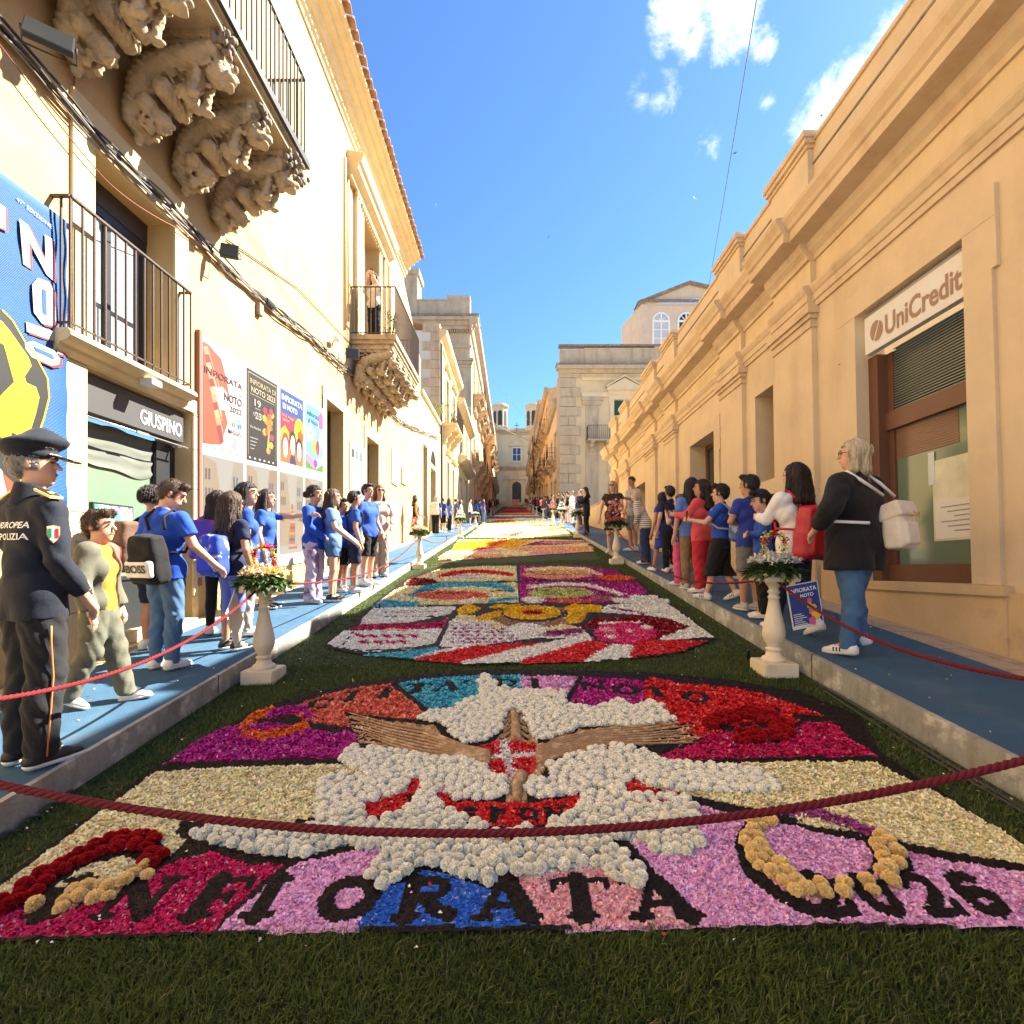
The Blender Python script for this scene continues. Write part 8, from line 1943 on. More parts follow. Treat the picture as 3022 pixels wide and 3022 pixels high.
for k, (vx, y) in enumerate(spots):
    x = (vx - 966) / 968 * y; left = x < 0; x = min(max(x, -3.4), 3.5); z = float(zpl(y) if left else zpr(y)); j = k % 4
    if abs(x) < 2.5: x = 2.65 * (-1 if left else 1)
    lb = '%s of the tiny distant figures on the %s, wearing a %s' % (ordw[side_n[left]], 'left' if left else 'right', cname[j]); side_n[left] += 1
    if j not in used_p: used_p.add(j); o = protos[j]; o.location = (x, y, z); o.rotation_euler = (0, 0, rr.uniform(-3, 3)); o['label'] = lb; o['group'] = 'distant crowd near the church'
    else: o = dup(protos[j], (x, y, z), rr.uniform(-3, 3), lb, 'distant crowd near the church')
# ---------------------------------------------------------------- carved brackets of the two big balconies
def corbel_mesh(seed, wd=.165, h=.011, depth=1.0, drop=1.0, m=None):
    r = np.random.default_rng(seed); S = Sdf((-.05, -wd - .12, -1.15), (1.18, wd + .12, .04), h)
    def roll(x, z, rad, w=wd, k=.05, fn=None): S.cone((x, -w, z), (x, w, z), rad, rad, k, fn=fn)
    S.box((.5, 0, -.02), (.5, wd * 1.15, .05), .01, .01); S.box((.46, 0, -.10), (.46, wd * 1.0, .03), .008, .005)
    spine = [(.92, -.15, .13), (.74, -.22, .16), (.52, -.28, .19), (.33, -.36, .2), (.22, -.50, .18), (.16, -.66, .15), (.11, -.80, .12), (.08, -.92, .07)]
    for a, b in zip(spine, spine[1:]):
        for t in (0, .5): roll(a[0] + (b[0] - a[0]) * t, a[1] + (b[1] - a[1]) * t, (a[2] + (b[2] - a[2]) * t) * .68, wd * .72, .03)
    # upper figure: head with mane and muzzle at the outer end
    hx, hz = .93, -.30
    S.ell((hx, 0, hz), (.12, .125, .12), .012); S.ell((hx + .12, 0, hz - .06), (.085, .07, .05), .01); S.ell((hx + .17, 0, hz - .035), (.03, .04, .03), .01); S.ell((hx + .09, 0, hz - .13), (.08, .07, .03), .015)
    for sg in (-1, 1): S.ell((hx + .07, sg * .07, hz + .05), .035, .01); S.ell((hx + .105, sg * .07, hz + .04), .018, .005, sub=True); S.ell((hx - .02, sg * .14, hz + .09), (.03, .03, .055), .01)
    for k in range(16):
        t = r.uniform(0, 2 * PI); S.ell((hx - .08 + r.uniform(-.06, .05), .135 * math.cos(t), hz + .02 + .13 * math.sin(t)), (.045, .026, .034), .004)
    # breast and paw curling under
    S.cone((.72, 0, -.34), (.62, 0, -.52), .09, .07, .015); roll(.64, -.56, .075, wd * .55, .008); 
    for sg in (-1, 1): S.cone((.78, sg * .11, -.36), (.72, sg * .12, -.58), .045, .05, .015); S.ell((.76, sg * .12, -.61), (.07, .045, .035), .01)
    # lower scroll and mask
    roll(.46, -.58, .10, wd * .85, .008); roll(.27, -.72, .09, wd * .8, .008)
    S.ell((.33, 0, -.80), (.11, .10, .11), .008); S.ell((.43, 0, -.84), (.05, .05, .04), .006); S.ell((.38, 0, -.90), (.06, .05, .03), .01)
    for k in range(12): t = r.uniform(0, 2 * PI); S.ell((.24 + r.uniform(-.05, .05), .13 * math.cos(t), -.80 + .13 * math.sin(t)), (.04, .03, .05), .01)
    S.cone((.12, 0, -.86), (.10, 0, -1.02), .09, .03, .03)
    # side volutes with grooves
    for sg in (-1, 1):
        for (cx_, cz_, R_) in ((.55, -.30, .17), (.28, -.52, .14), (.92, -.13, .10)):
            n = 34
            for k in range(n):
                t = k / n; a = t * 4.2 * PI; q = R_ * (1 - t * .85); S.ell((cx_ + q * math.cos(a), sg * wd * .80, cz_ + q * math.sin(a)), (.024, .04, .024), .003)
    # leaf fronds
    for k in range(9):
        t = k / 8; y = (t - .5) * wd * 1.7; S.cone((.50, y, -.42), (.58 + .05 * math.cos(t * 9), y * 1.1, -.66 - .04 * math.sin(t * PI)), .022, .014, .003)
    f1, f2, f3 = r.uniform(20, 30, 3)
    S.noise(lambda x, y, z: .010 * np.abs(np.sin(y * 48 + 6 * np.sin(x * 7 + z * 5))) * (np.abs(x - .62) < .3) + .006 * np.sin(z * 75 + x * 55) * (x < .34) + .005 * np.sin(x * f1 * 1.7 + z * 20) * np.sin(y * f2 * 1.5) + .004 * np.sin(z * f3 * 2.5 + y * 30) * np.sin(x * 60))
    S.clip(lambda X, Y, Z: np.maximum(-X, Z - .03) + 0 * Y)
    V, F = S.mesh(); me = bpy.data.meshes.new('carved_bracket'); me.from_pydata(V.tolist(), [], F.tolist()); me.polygons.foreach_set('use_smooth', [True] * len(F)); me.materials.append(m or M['carved']); return me
cmA = [corbel_mesh(1), corbel_mesh(2), corbel_mesh(3)]
for k, y in enumerate((3.05, 3.82, 4.59, 5.36, 6.13, 6.90)):
    o = bpy.data.objects.new('carved_bracket', cmA[k % 3]); C.objects.link(o); o.parent = b2; o.location = (-4.0, y, 5.28); o.scale = (1.0, 1.02, .98); o['label'] = ['carved lion bracket', 'carved figure bracket', 'carved winged bracket'][k % 3]
for k, y in enumerate((12.98, 13.7, 14.4, 15.1, 15.75)):
    o = bpy.data.objects.new('carved_bracket', cmA[(k + 1) % 3]); C.objects.link(o); o.parent = b3; o.location = (-4.0, y, 5.12); o.scale = (1.02, 1.15, 1.0)
for sg in (0,):
    for yy, zz in ((12.72, 5.13), ):
        mb = MB(FL)
        for k in range(5): u = -.25 - k * .17; pts = [(u + .07 * math.cos(t), 4.98 + .07 * math.sin(t)) for t in np.linspace(0, 2 * PI, 11)]; mb.tube([(12.80, p[1], p[0]) for p in pts], .014, 5)
        mb.build('scroll_relief', M['carved'], b3)
# weathered crests and weeds on the outer edge of the near balcony
for k, y in enumerate((4.45, 5.25, 6.05, 6.85, 7.1)):
    r = np.random.default_rng(k + 5); S = Sdf((-3.12, y - .16, 5.02), (-2.78, y + .16, 5.36), .014)
    for q in range(26): S.ell((-2.93 + r.normal(0, .045), y + r.normal(0, .06), 5.19 + r.normal(0, .06)), (.028, .028, .04), .006)
    sdf_obj('weathered_crest', S, M['stone_dark'], b2)
wp = thing('wall_weeds', 'small green weeds growing on the edge of the near carved balcony', 'plant', (-2.92, 5.35, 5.32)); leafy('leaves', wp, 60, .04, .10, -.05, .06, .06, .02, GRN, 77, (-.2, 1.2))

# ---------------------------------------------------------------- big blue banner
FBn = lambda u, v, w: (-3.955 - w, u, v)
def bz_(zx, zy):
    x = zx * .5176; Y = 500 + zy * .5176; y = 3.955 * 1514 / (1511 - x); return (y, (1630 - Y) / 1514 * y)
bn2 = thing('banner', 'large blue banner with white NOTO letters and a yellow painted figure, far left', 'banner')
mb = MB(FBn); nu, nv = 10, 40; idx = []
for i in range(nu + 1):
    row = [mb.P(3.0 + 1.56 * i / nu, .42 + (2.945 - .42) * j / nv, .006 * math.sin(j * .9 + i * .4)) for j in range(nv + 1)]; idx.append(row)
for i in range(nu):
    for j in range(nv): mb.fi([idx[i][j], idx[i + 1][j], idx[i + 1][j + 1], idx[i][j + 1]], True)
bm_ = mat('banner_blue', (.015, .085, .27), .6, .12, 3); 
nt = bm_.node_tree; b = nt.nodes['Principled BSDF']; wv = node(nt, 'ShaderNodeTexWave', i_Scale=26.0, i_Distortion=1.5, bands_direction='Z'); gg = node(nt, 'ShaderNodeNewGeometry'); nt.links.new(gg.outputs['Position'], wv.inputs['Vector']); bp = node(nt, 'ShaderNodeBump', i_Strength=.6, i_Distance=.01); nt.links.new(wv.outputs[0], bp.inputs['Height']); nt.links.new(bp.outputs[0], b.inputs['Normal'])
mb.build('cloth', bm_, bn2, recalc=False).modifiers.new('t', 'SOLIDIFY').thickness = .004
prt = lambda nm, c: mat('print_' + nm, tuple(v * .40 for v in c) if isinstance(c, tuple) else c, .55, .03)
LAY = {}
def flat(parent, F, pts, m, w, nm='printed_shape'):
    LAY[parent.name] = LAY.get(parent.name, 0) + 1; w -= .00012 * LAY[parent.name]; mb = MB(F); mb.face([(u, v, w) for u, v in pts]); return mb.build(nm, m, parent, recalc=False)
W_, RD, YL, DK = prt('white', (.82, .81, .78)), prt('red', (.62, .04, .05)), prt('yellow', (.85, .72, .01)), prt('dark', (.03, .03, .028))
BL = {'N': [[(100, 280), (150, 318), (250, 520), (245, 370), (285, 395), (300, 640), (255, 600), (155, 410), (163, 565), (122, 540)]],
      'O': [[(205, 618), (268, 640), (300, 700), (310, 860), (290, 893), (230, 880), (182, 815), (173, 655)]],
      'T': [[(138, 868), (310, 930), (310, 905), (342, 915), (350, 1058), (315, 1050), (313, 985), (142, 925)]],
      'o': [[(130, 990), (175, 978), (300, 1032), (333, 1080), (328, 1112), (285, 1120), (170, 1070), (133, 1020)]], 'x': [[(-80, 150), (18, 215), (22, 345), (-80, 300)]]}
for nm, ps in BL.items():
    for p in ps:
        flat(bn2, FBn, [bz_(a + 16, b + 14) for a, b in p], RD, -.012, 'letter_shadow'); flat(bn2, FBn, [bz_(a, b) for a, b in p], W_, -.015, 'letter')
flat(bn2, FBn, [bz_(*q) for q in ((228, 680), (250, 690), (255, 830), (232, 818))], bm_, -.018, 'letter_hole'); flat(bn2, FBn, [bz_(*q) for q in ((180, 1008), (285, 1055), (300, 1085), (190, 1035))], bm_, -.018, 'letter_hole')
text_on(FBn, bn2, W_, '47^ EDIZIONE'.replace('^', '°'), bz_(85, 0)[0], 2.80, -.012, .035, width=.31, tilt=-.10, thick=.002)
flat(bn2, FBn, [bz_(*q) for q in ((-200, 700), (0, 800), (60, 855), (130, 975), (205, 1080), (262, 1185), (272, 1300), (240, 1425), (200, 1560), (90, 1690), (130, 1840), (60, 1900), (-200, 1900))], DK, -.012, 'painted_figure')
flat(bn2, FBn, [bz_(*q) for q in ((-200, 760), (0, 865), (50, 925), (110, 1010), (150, 1065), (170, 1120), (130, 1180), (140, 1215), (195, 1240), (215, 1300), (195, 1390), (170, 1470), (140, 1540), (60, 1500), (30, 1560), (-60, 1480), (-200, 1500), (-200, 1300), (0, 1290), (70, 1220), (10, 1000), (-200, 900))], YL, -.014, 'painted_figure_light')
mb = MB(FBn)
for path in ([(0, 800), (60, 860), (130, 980), (205, 1085), (260, 1190), (270, 1300), (240, 1420), (190, 1560), (95, 1680)], [(100, 1745), (125, 1840)], [(0, 960), (40, 1080), (75, 1215), (0, 1290)]):
    pts = [bz_(*q) for q in path]
    for a, b in zip(pts, pts[1:]):
        d = math.hypot(b[0] - a[0], b[1] - a[1]) + 1e-6; nx_, nv_ = -(b[1] - a[1]) / d * .008, (b[0] - a[0]) / d * .008
        mb.face([(a[0] - nx_, a[1] - nv_, -.016), (b[0] - nx_, b[1] - nv_, -.016), (b[0] + nx_, b[1] + nv_, -.016), (a[0] + nx_, a[1] + nv_, -.016)])
mb.build('yellow_outline', YL, bn2, recalc=False)
flat(bn2, FBn, [bz_(*q) for q in ((-200, 1500), (0, 1720), (45, 1850), (0, 1932), (-200, 1932))], W_, -.017); flat(bn2, FBn, [bz_(*q) for q in ((0, 1730), (115, 1835), (35, 1870))], prt('orange_red', (.75, .12, .05)), -.019)

# ---------------------------------------------------------------- poster board
RISE = .055
FPz = lambda u, v, w: (-3.975 - w, 6.53 + u, 2.78 + v + RISE * u)
pb = thing('poster_board', 'white framed board on the left wall holding the festival posters', 'board')
mb = MB(FPz); mb.box(0, 4.42, -3.15, 0, 0, .024); mb.build('panel', prt('board_white', (.78, .77, .75)), pb)
mb = MB(FPz); mb.box(-.05, 0, -3.2, .04, -.03, .03); mb.build('frame', mat('brown_wood_strip', (.2, .08, .06), .6, .1), pb)
def poster(i, row, label, draw):
    u0 = .06 + i * 1.09; v1 = -.07 if row == 0 else -1.52; h_ = 1.38 if row == 0 else 1.42; w_ = 1.0
    t = thing('poster', label, 'poster'); Fq = lambda a, b, c: FPz(u0 + a * w_, v1 - h_ + b * h_, -.004 + c)
    draw(t, Fq, lambda pts, col, k=1, nm='printed_shape': flat(t, lambda u, v, w: Fq(u, v, w), pts, prt(str(col), col), 0, nm))
    return t
def rect(a, b, c, d): return [(a, c), (b, c), (b, d), (a, d)]
def blob(cx_, cy_, rx, ry, n=14, wob=.0, ph=0): return [(cx_ + rx * math.cos(t) * (1 + wob * math.sin(5 * t + ph)), cy_ + ry * math.sin(t) * (1 + wob * math.sin(5 * t + ph))) for t in np.linspace(0, 2 * PI, n + 1)[:-1]]
def tx(t, Fq, s, u, v, hgt, width, col, k=4, bold=.01): text_on(lambda a, b, c: Fq(a, b, -.007), t, prt(str(col), col), s, u, v, 0, hgt, width=width, bold=bold, thick=0)
def P1(t, Fq, sh):
    sh(rect(0, 1, 0, 1), (.80, .79, .77), 0, 'paper'); sh([(0, .05), (0, 1), (.12, 1), (.42, .93), (.55, .75), (.62, .60), (.42, .55), (.58, .32), (.40, .08), (.2, .06)], (.45, .10, .05), 1)
    for k in range(11): sh([(.0 + .03 * k, .95 - .07 * k), (.10 + .03 * k, .98 - .07 * k), (.40 + .008 * k, .62 - .05 * k), (.30 + .01 * k, .58 - .05 * k)], ((.70, .30, .16), (.30, .04, .04), (.80, .42, .22))[k % 3], 2)
    sh([(.25, .62), (.45, .66), (.60, .60), (.55, .45), (.40, .42)], (.80, .79, .77), 3)
    tx(t, Fq, 'INFIORATA', .03, .72, .065, .92, (.20, .03, .05)); tx(t, Fq, 'DI', .86, .64, .03, .08, (.2, .1, .1)); tx(t, Fq, 'NOTO', .48, .54, .08, .46, (.14, .03, .04), bold=.02); tx(t, Fq, '2022', .62, .45, .055, .32, (.12, .03, .04))
    sh(rect(.6, .72, .30, .36), (.45, .62, .35), 3); sh(rect(.80, .92, .28, .40), (.25, .45, .65), 3); tx(t, Fq, '13  17', .68, .30, .045, .26, (.1, .1, .1)); tx(t, Fq, 'MAGGIO', .58, .22, .05, .36, (.2, .08, .08)); sh([(.72, .18), (.82, .19), (.80, .06), (.68, .08)], (.80, .35, .42), 3)
    for k in range(5): sh(rect(.05 + .18 * k, .12 + .18 * k, .02, .035), (.3, .3, .3), 3)
def P2(t, Fq, sh):
    sh(rect(0, 1, 0, 1), (.03, .026, .024), 0, 'paper')
    for r_ in (rect(.04, .05, .06, .97), rect(.95, .96, .06, .97), rect(.05, .95, .96, .97)): sh(r_, (.5, .4, .2), 1)
    tx(t, Fq, 'INFIORATA DI', .08, .85, .06, .84, (.60, .48, .26)); tx(t, Fq, 'NOTO 2023', .12, .76, .065, .78, (.70, .60, .38)); sh(rect(.1, .9, .735, .74), (.6, .48, .26), 1)
    tx(t, Fq, '19', .22, .62, .08, .2, (.62, .58, .5)); sh(rect(.25, .42, .595, .60), (.6, .55, .5), 1); tx(t, Fq, '23', .24, .48, .08, .2, (.62, .58, .5)); text_on(lambda a, b, c: Fq(a, b, -.007), t, prt('gold', (.5, .45, .35)), 'MAGGIO', .17, .50, 0, .05, width=.25, thick=0, vert=False)
    for k in range(15): sh(blob(.68 + .13 * math.sin(k * 2.3), .26 + .05 * k * .55 - .1 * math.cos(k), .075, .04, 12, .18, k), ((.80, .22, .03), (.85, .45, .05), (.5, .03, .08), (.55, .1, .02))[k % 4], 2 + k % 3)
    sh([(.62, .14), (.68, .42), (.72, .42), (.70, .12)], (.55, .38, .12), 6); tx(t, Fq, 'Via Nicolaci', .08, .36, .03, .34, (.55, .53, .48)); 
    for k in range(4): sh(rect(.10, .34 - .04 * k, .25 - .04 * k, .26 - .04 * k), (.4, .4, .38), 2)
    for k in range(6): sh(rect(.06 + .15 * k, .12 + .15 * k, .02, .04), (.55, .55, .52), 2)
def P3(t, Fq, sh):
    sh(rect(0, 1, 0, 1), (.80, .79, .77), 0, 'paper'); sh(rect(.02, .98, .70, .99), (.03, .09, .36), 1); sh(rect(.02, .98, .08, .70), (.58, .03, .07), 1); sh(rect(.02, .98, .08, .40), (.75, .16, .03), 2)
    tx(t, Fq, 'INFIORATA', .06, .86, .075, .86, (.8, .8, .78), bold=.03); tx(t, Fq, 'DI NOTO', .10, .755, .07, .6, (.8, .8, .78), bold=.03); tx(t, Fq, '17-21 Maggio', .08, .655, .03, .5, (.8, .5, .5)); tx(t, Fq, '2024', .08, .60, .035, .28, (.8, .5, .5))
    sh(blob(.80, .52, .22, .2), (.88, .70, .02), 3); sh(blob(.86, .46, .13, .12, 12, .25), (.75, .08, .02), 4); sh(blob(.2, .42, .17, .12, 12, .1), (.88, .50, .02), 3)
    for cx_, cy_, q in ((.22, .28, 0), (.52, .34, 1), (.80, .28, 2)):
        sh(blob(cx_, cy_ + .03, .15, .15), ((.5, .05, .03), (.03, .02, .02), (.03, .02, .02))[q], 5); sh(blob(cx_, cy_ - .01, .10, .13), (.82, .76, .68), 6); sh(rect(cx_ - .06, cx_ - .02, cy_ + .01, cy_ + .02), (.05, .05, .05), 7); sh(rect(cx_ + .02, cx_ + .06, cy_ + .01, cy_ + .02), (.05, .05, .05), 7); sh(rect(cx_ - .03, cx_ + .03, cy_ - .07, cy_ - .06), (.5, .05, .05) if q != 1 else (.05, .04, .04), 7)
    sh([(.38, .08), (.44, .20), (.60, .20), (.68, .08)], (.04, .04, .12), 7)
def P4(t, Fq, sh):
    sh(rect(0, 1, 0, 1), (.80, .79, .77), 0, 'paper'); sh(rect(.02, .98, .08, .99), (.20, .52, .74), 1); sh(rect(.02, .98, .08, .20), (.08, .3, .05), 2); tx(t, Fq, 'infiorata', .08, .84, .075, .62, (.03, .2, .5), bold=.01); tx(t, Fq, 'di Noto', .12, .74, .07, .5, (.03, .2, .5), bold=.01)
    sh([(.70, .45), (.78, .78), (.86, .78), (.90, .45)], (.80, .79, .77), 2); sh(blob(.80, .84, .15, .13, 14, .08), (.75, .12, .35), 3); sh(blob(.26, .60, .22, .12, 20, .35), (.80, .78, .74), 3); sh(blob(.26, .60, .06, .035), (.85, .6, .05), 4); sh(blob(.42, .42, .10, .11, 12, .1), (.88, .55, .03), 3); sh(blob(.62, .42, .09, .12), (.62, .02, .05), 3)
    for x_ in (.26, .42, .62): sh(rect(x_ - .006, x_ + .006, .2, .42), (.1, .35, .08), 2)
    sh([(.02, .30), (.45, .22), (.55, .14), (.40, .10), (.02, .20)], (.72, .25, .45), 5); sh([(.98, .34), (.55, .24), (.42, .16), (.55, .10), (.98, .22)], (.78, .40, .50), 6); sh(blob(.5, .18, .10, .06), (.25, .06, .35), 7)
def PR(k):
    def f(t, Fq, sh0):
        sh = lambda p, c, k_=1, nm='printed_shape': sh0(p, tuple(v * .42 for v in c), k_, nm)
        sh(rect(0, 1, 0, 1), (.70, .68, .64), 0, 'photo'); sh([(.0, .1), (0, 1), (.3, .95), (.42, .55), (.40, .1)], (.66, .52, .38), 1); sh([(.62, .1), (.60, .55), (.72, .98), (1, 1), (1, .1)], (.62, .56, .48) if k != 1 else (.60, .42, .34), 1)
        sh([(.35, .05), (.46, .62), (.54, .62), (.72, .05)], (.70, .25, .12), 2)
        for q in range(7): sh([(.37 + q * .012, .08 + q * .075), (.70 - q * .02, .08 + q * .075), (.69 - q * .02, .11 + q * .075), (.375 + q * .012, .11 + q * .075)], ((.75, .55, .2), (.6, .1, .1), (.72, .66, .55), (.1, .2, .5))[(q + k) % 4], 3)
        for q in range(5): sh(rect(.05 + .07 * (q % 3), .09 + .07 * (q % 3), .60 + .18 * (q // 3), .70 + .18 * (q // 3)), (.25, .22, .2), 2); sh(rect(.72 + .08 * (q % 3), .76 + .08 * (q % 3), .55 + .18 * (q // 3), .66 + .18 * (q // 3)), (.15, .25, .35), 2)
        sh(blob(.12, .45, .09, .05), (.6, .25, .06), 3); sh(blob(.85, .40, .08, .05, 10, .2), (.2, .35, .1), 3); sh([(.60, .1), (.62, .42), (1, .38), (1, .1)], (.80, .52, .14) if k == 0 else (.72, .6, .5), 2)
    return f
for i, (lb, fn) in enumerate((('white poster with a dark red painting reading INFIORATA DI NOTO 2022', P1), ('black poster with gold lettering and orange flowers, NOTO 2023', P2), ('blue and red poster with three drawn faces, INFIORATA DI NOTO', P3), ('light blue poster with drawn tulips and joined hands', P4))): poster(i, 0, lb, fn)
for i, lb in enumerate(('street photograph with yellow wall under the 2022 poster', 'street photograph under the black poster', 'street photograph under the blue and red poster', 'street photograph under the light blue poster')): poster(i, 1, lb, PR(i))
FP2 = lambda u, v, w: (-3.975 - w, 12.62 + u, 2.72 + v + RISE * u)
pb2 = thing('poster_board', 'smaller white information board between the two dark doors on the left', 'board')
mb = MB(FP2); mb.box(0, 1.25, -2.6, 0, 0, .024); mb.build('panel', prt('board_white', (.78, .77, .75)), pb2)
for k, (a, b, c, d, col) in enumerate(((.1, .3, -.35, -.15, (.1, .1, .1)), (.45, .62, -.35, -.15, (.3, .3, .32)), (.8, .98, -.38, -.15, (.25, .28, .35)), (.1, .55, -1.6, -.8, (.45, .42, .5)), (.65, 1.15, -1.6, -.7, (.50, .42, .62)), (.1, 1.1, -2.3, -1.75, (.6, .5, .45)))): flat(pb2, FP2, rect(a, b, c, d), prt(str(col), col), -.004 - .001)
for k in range(6): flat(pb2, FP2, rect(.12, 1.0 - .1 * (k % 2), -.46 - k * .045, -.445 - k * .045), prt('(0.25,)', (.25, .25, .25)), -.005)
for a, b, c, d, lb in ((17.0, 17.9, 2.3, 3.5, 'pale marble wall plaque before the dark doorway on the left'), (18.5, 19.3, 2.5, 3.1, 'brownish framed wall plaque beside the marble plaque')):
    mb = MB(FL); mb.box(a, b, c, d, -.05, -.001); tag(mb.build('wall_plaque', M['white'] if a < 18 else M['stone_y']), lb, 'plaque')

# ---------------------------------------------------------------- cables, lamps, cameras on the left wall
def zc(y): return np.interp(y, [2, 4, 5, 6, 7, 8.3, 10, 12, 14, 18, 22, 28], [4.1, 4.05, 3.95, 3.97, 3.95, 4.02, 4.2, 4.35, 4.5, 4.6, 5.2, 6.2])
cbd = thing('cable_bundle', 'tangled grey electric cables running along the left wall under the balconies', 'cable')
for k in range(9):
    r = np.random.default_rng(k); ph = r.uniform(0, 6, 4); off = r.uniform(-.05, .05); ys = np.linspace(2.6, 27.5, 150)
    pts = [(-3.955 + .012 * math.sin(y * 3 + ph[0]) + .01 * (k % 3), y, float(zc(y)) + off + .035 * math.sin(y * 2.1 + ph[1]) + .02 * math.sin(y * 5.3 + ph[2])) for y in ys]
    mb = MB(); mb.tube(pts, (.007, .010, .013)[k % 3], 5); mb.build('cable', M['cable'] if k % 2 else M['cable_d'], cbd)
mb = MB(); pts = [(-3.93, y, float(zc(y)) - .30 * math.sin(PI * (y - 3.2) / 3.6) ** 2 - .05) for y in np.linspace(3.2, 6.8, 40)]; mb.tube(pts, .006, 5); mb.build('cable', mat('rusty_cable', (.22, .08, .04), .7, .1), cbd)
S = Sdf((-4.0, 8.1, 3.9), (-3.84, 8.55, 4.16), .01); S.box((-3.92, 8.32, 4.03), (.035, .13, .045), .02, .01); sdf_obj('splice_box', S, M['frame_d'], cbd)
mb = MB(); mb.box(-3.995, -3.93, 8.0, 8.12, 3.72, 3.9); mb.build('junction_box', M['stone_dark'], cbd)
mb = MB(FL); mb.tube([(4.66, 6.0, -.02), (4.665, 3.0, -.02), (4.62, 1.9, -.02)], .008, 6); tag(mb.build('conduit', mat('rusty_pipe', (.32, .13, .06), .7, .1)), 'thin rusty conduit running down the wall left of the small balcony', 'pipe')
mb = MB(FL); mb.tube([(7.15, 4.36, -.02), (9.5, 4.9, -.02), (12.7, 5.15, -.02)], .009, 5); tag(mb.build('wall_cable', M['iron']), 'single brown cable sloping between the two carved balconies', 'cable')
mb = MB(FL); mb.tube([(12.2, 5.3, -.03), (12.22, 9.4, -.03)], .035, 8); mb.tube([(12.45, 5.6, -.03), (12.46, 9.2, -.03)], .02, 6); tag(mb.build('pipe', M['plaster_l2']), 'pale vertical pipes left of the tall balcony door', 'pipe')
mb = MB(FL); mb.tube([(16.5, 6.3, -.06), (16.5, 9.6, -.06)], .045, 8); tag(mb.build('drainpipe', M['plaster_l2']), 'pale drainpipe right of the tall balcony door', 'pipe')
def flood(pos, rx, rz_, w_, h_, label, arm):
    t = thing('floodlight', label, 'lamp', pos, rz_); t.rotation_euler = (rx, 0, rz_)
    S = MB(); S.box(-w_ / 2, w_ / 2, 0, .05, -h_ / 2, h_ / 2); S.build('housing', M['frame_d'], t, bevel=.01)
    S = MB(); S.box(-w_ / 2 + .02, w_ / 2 - .02, -.006, -.001, -h_ / 2 + .02, h_ / 2 - .02); S.build('lens', mat('lamp_glass', (.34, .32, .24), .25, .1, 20, .3, 200), t)
    S = MB(); S.tube([(-w_ / 2 - .01, .02, 0), (-w_ / 2 - .01, .14, .02), (w_ / 2 + .01, .14, .02), (w_ / 2 + .01, .02, 0)], .008, 6); S.build('bracket', M['iron_d'], t)
    S = MB(); S.tube([tuple(a) for a in arm], .014, 6); S.build('arm', M['iron_d'], t).matrix_parent_inverse = Matrix.Identity(4)
    t.children[-1].matrix_parent_inverse = (Matrix.Translation(pos) @ Matrix.Rotation(rz_, 4, 'Z') @ Matrix.Rotation(rx, 4, 'X')).inverted()
flood((-3.55, 3.93, 3.98), D(-38), D(38), .30, .36, 'black floodlight with a pale lens high at the upper left corner', [(-3.6, 4.05, 4.05), (-3.8, 4.1, 4.1), (-4.0, 4.1, 4.12)])
flood((-3.72, 6.75, 3.98), D(-20), D(20), .22, .22, 'small grey floodlight beneath the last bracket of the near balcony', [(-3.72, 6.85, 3.98), (-4.0, 6.9, 4.0)])
flood((-3.7, 11.9, 4.62), D(-10), D(20), .3, .25, 'small grey floodlight beside the far carved balcony', [(-3.72, 12.0, 4.62), (-4.0, 12.1, 4.65)])
mb = MB(); mb.tube([(-3.98, 11.5, 4.75), (-3.85, 11.45, 4.72)], .03, 8); mb.tube([(-3.85, 11.4, 4.72), (-3.83, 11.15, 4.66)], .05, 8); tag(mb.build('wall_camera', M['frame_w']), 'white wall camera next to the far carved balcony', 'camera')
# potted plants
def plant(pos, hgt, rad, n, label, pot=True, cols=GRN, L=.08):
    t = thing('potted_plant', label, 'plant', pos)
    if pot: mb = MB(); mb.lathe([(rad * .35, 0), (rad * .5, rad * .7), (rad * .55, rad * .7), (rad * .5, rad * .62)], 12); mb.build('pot', M['tile'], t)
    r = np.random.default_rng(int(hgt * 100) + n)
    mb = MB()
    for k in range(5): a = r.uniform(0, 6.28); mb.tube([(0, 0, rad * .5), (rad * .3 * math.cos(a), rad * .3 * math.sin(a), hgt * .6), (rad * .5 * math.cos(a), rad * .5 * math.sin(a), hgt)], .008, 4)
    mb.build('stem', mat('plant_stem', (.08, .09, .03), .8, .1), t)
    leafy('leaves', t, n, rad, rad, rad * .6, hgt, L, L * .4, cols, n, (-.3, 1.0), dome=False)
plant((-3.10, 13.25, 5.40), .75, .20, 220, 'leafy potted shrub on the carved balcony beside the photographing person')
plant((-3.6, 29.0, float(zpl(29)) + .0), 1.7, .35, 160, 'tall pale green plant beside the blue pupils, left', cols=[(.25, .35, .06), (.4, .42, .1), (.15, .25, .05)], L=.25)
plant((-4.4 + .9, 31, 7.5), .9, .3, 120, 'potted plant on the balcony of the quoined building', L=.18)
plant((-3.45, 33.2, 7.5), 1.1, .35, 120, 'dark leafy pot plant at the far end of the quoined building balcony', L=.2)
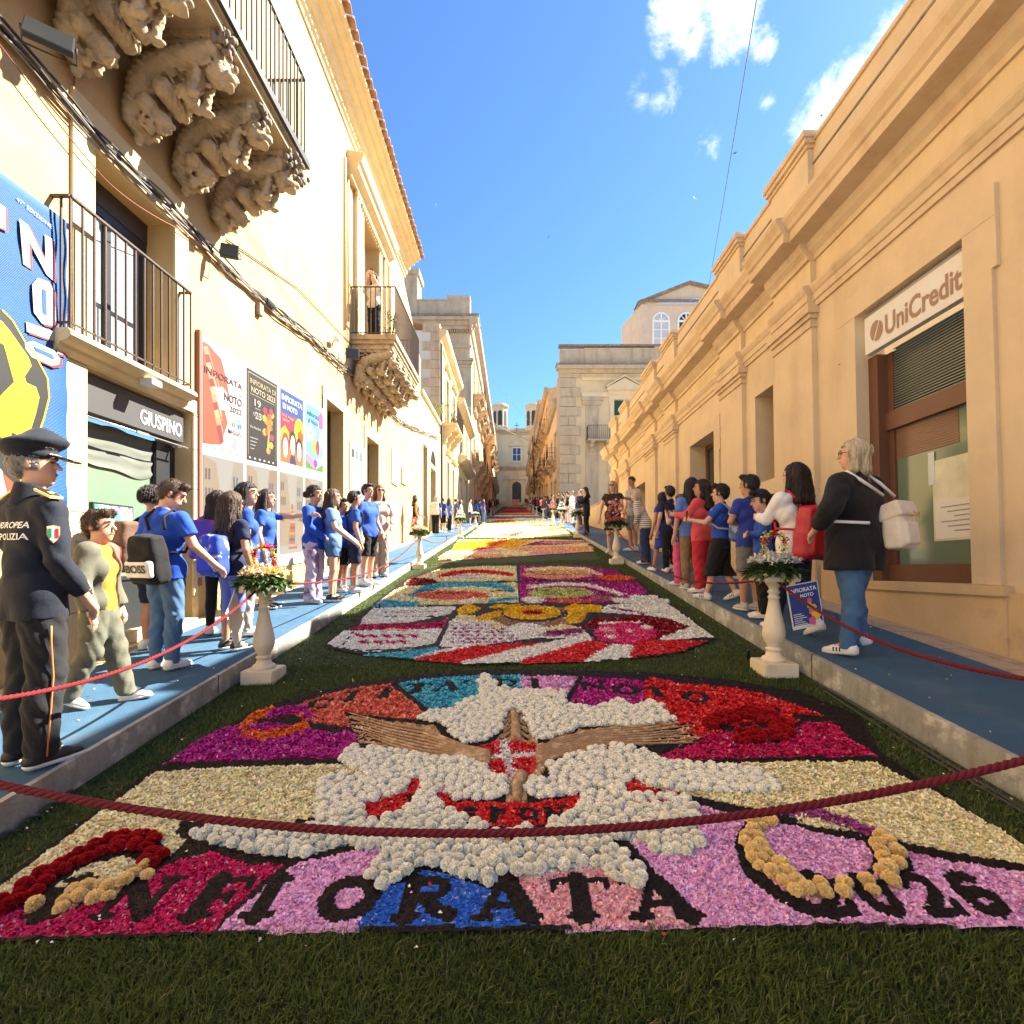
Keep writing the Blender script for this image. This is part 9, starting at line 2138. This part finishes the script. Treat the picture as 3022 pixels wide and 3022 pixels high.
plant((-3.75, 27.2, 7.1), .7, .4, 120, 'green shrub growing on top of the low terrace wall', pot=False, cols=[(.3, .3, .05), (.2, .24, .05)], L=.15)
# swallows
for k, (vx, vy, dist, a) in enumerate(((1550, 217, 32, 1.2), (1387, 288, 36, 1.5), (1310, 373, 40, .1), (822, 385, 50, .5), (1035, 446, 55, .9))):
    x, y, z = (vx - 966) / 968 * dist, dist, (1042 - vy) / 968 * dist
    mb = MB(); w_ = .19
    pts = [(0, .07, 0), (.035, .02, .005), (.12, .035, .03), (w_, -.05, .02), (.10, -.005, .03), (.03, -.03, 0), (.03, -.12, 0), (0, -.07, 0)]
    for sg in (-1, 1): mb.face([(sg * p[0], p[1], p[2]) for p in pts])
    mb.tube([(0, .09, 0), (0, .03, -.005), (0, -.08, 0)], [.006, .022, .006], 6)
    o = mb.build('swallow', M['iron_d'], recalc=False); o.location = (x, y, z); o.rotation_euler = (1.2, .3 * k, a * 2)
    o['label'] = ['swallow nearest the white cloud by the right parapet', 'swallow left of the long diagonal wire', 'swallow flying in the middle of the sky, second left of the wire', 'swallow alone close to the left tiled eaves', 'tiny swallow low in the centre of the sky'][k]; o['category'] = 'bird'; o['group'] = 'swallows in the sky'
# loose petals blown onto turf and walkways
r = np.random.default_rng(99); n = 900
X = np.where(r.random(n) < .45, r.uniform(-3.3, -2.45, n), r.uniform(2.5, 3.6, n)); Y = 1.7 * (12 / 1.7) ** r.random(n)
m_ = r.random(n) < .45; X[m_] = r.uniform(-2.35, 2.4, m_.sum()); P = np.stack([X, Y], 1)
Z = np.where(X < -2.42, zpl(Y), np.where(X > 2.46, zpr(Y), zl(X, Y) + .02)) + .004
cs = np.array([COLS[k] for k in ('white', 'cream', 'lilac', 'red', 'white')])[r.integers(0, 5, n)]
k_ = (X < -2.42) | (X > 2.46); keep = ~k_ | (r.random(n) < .35)
V, F, cc = petal_batch(P[keep], Z[keep], np.full(keep.sum(), .016), np.full(keep.sum(), .011), cs[keep], (.0, .4), 9)
tag(np_mesh('loose_petals', V, F, M['petal'], None, cols=cc), 'loose petals scattered on the turf and the blue walkways', 'petals', kind='stuff')
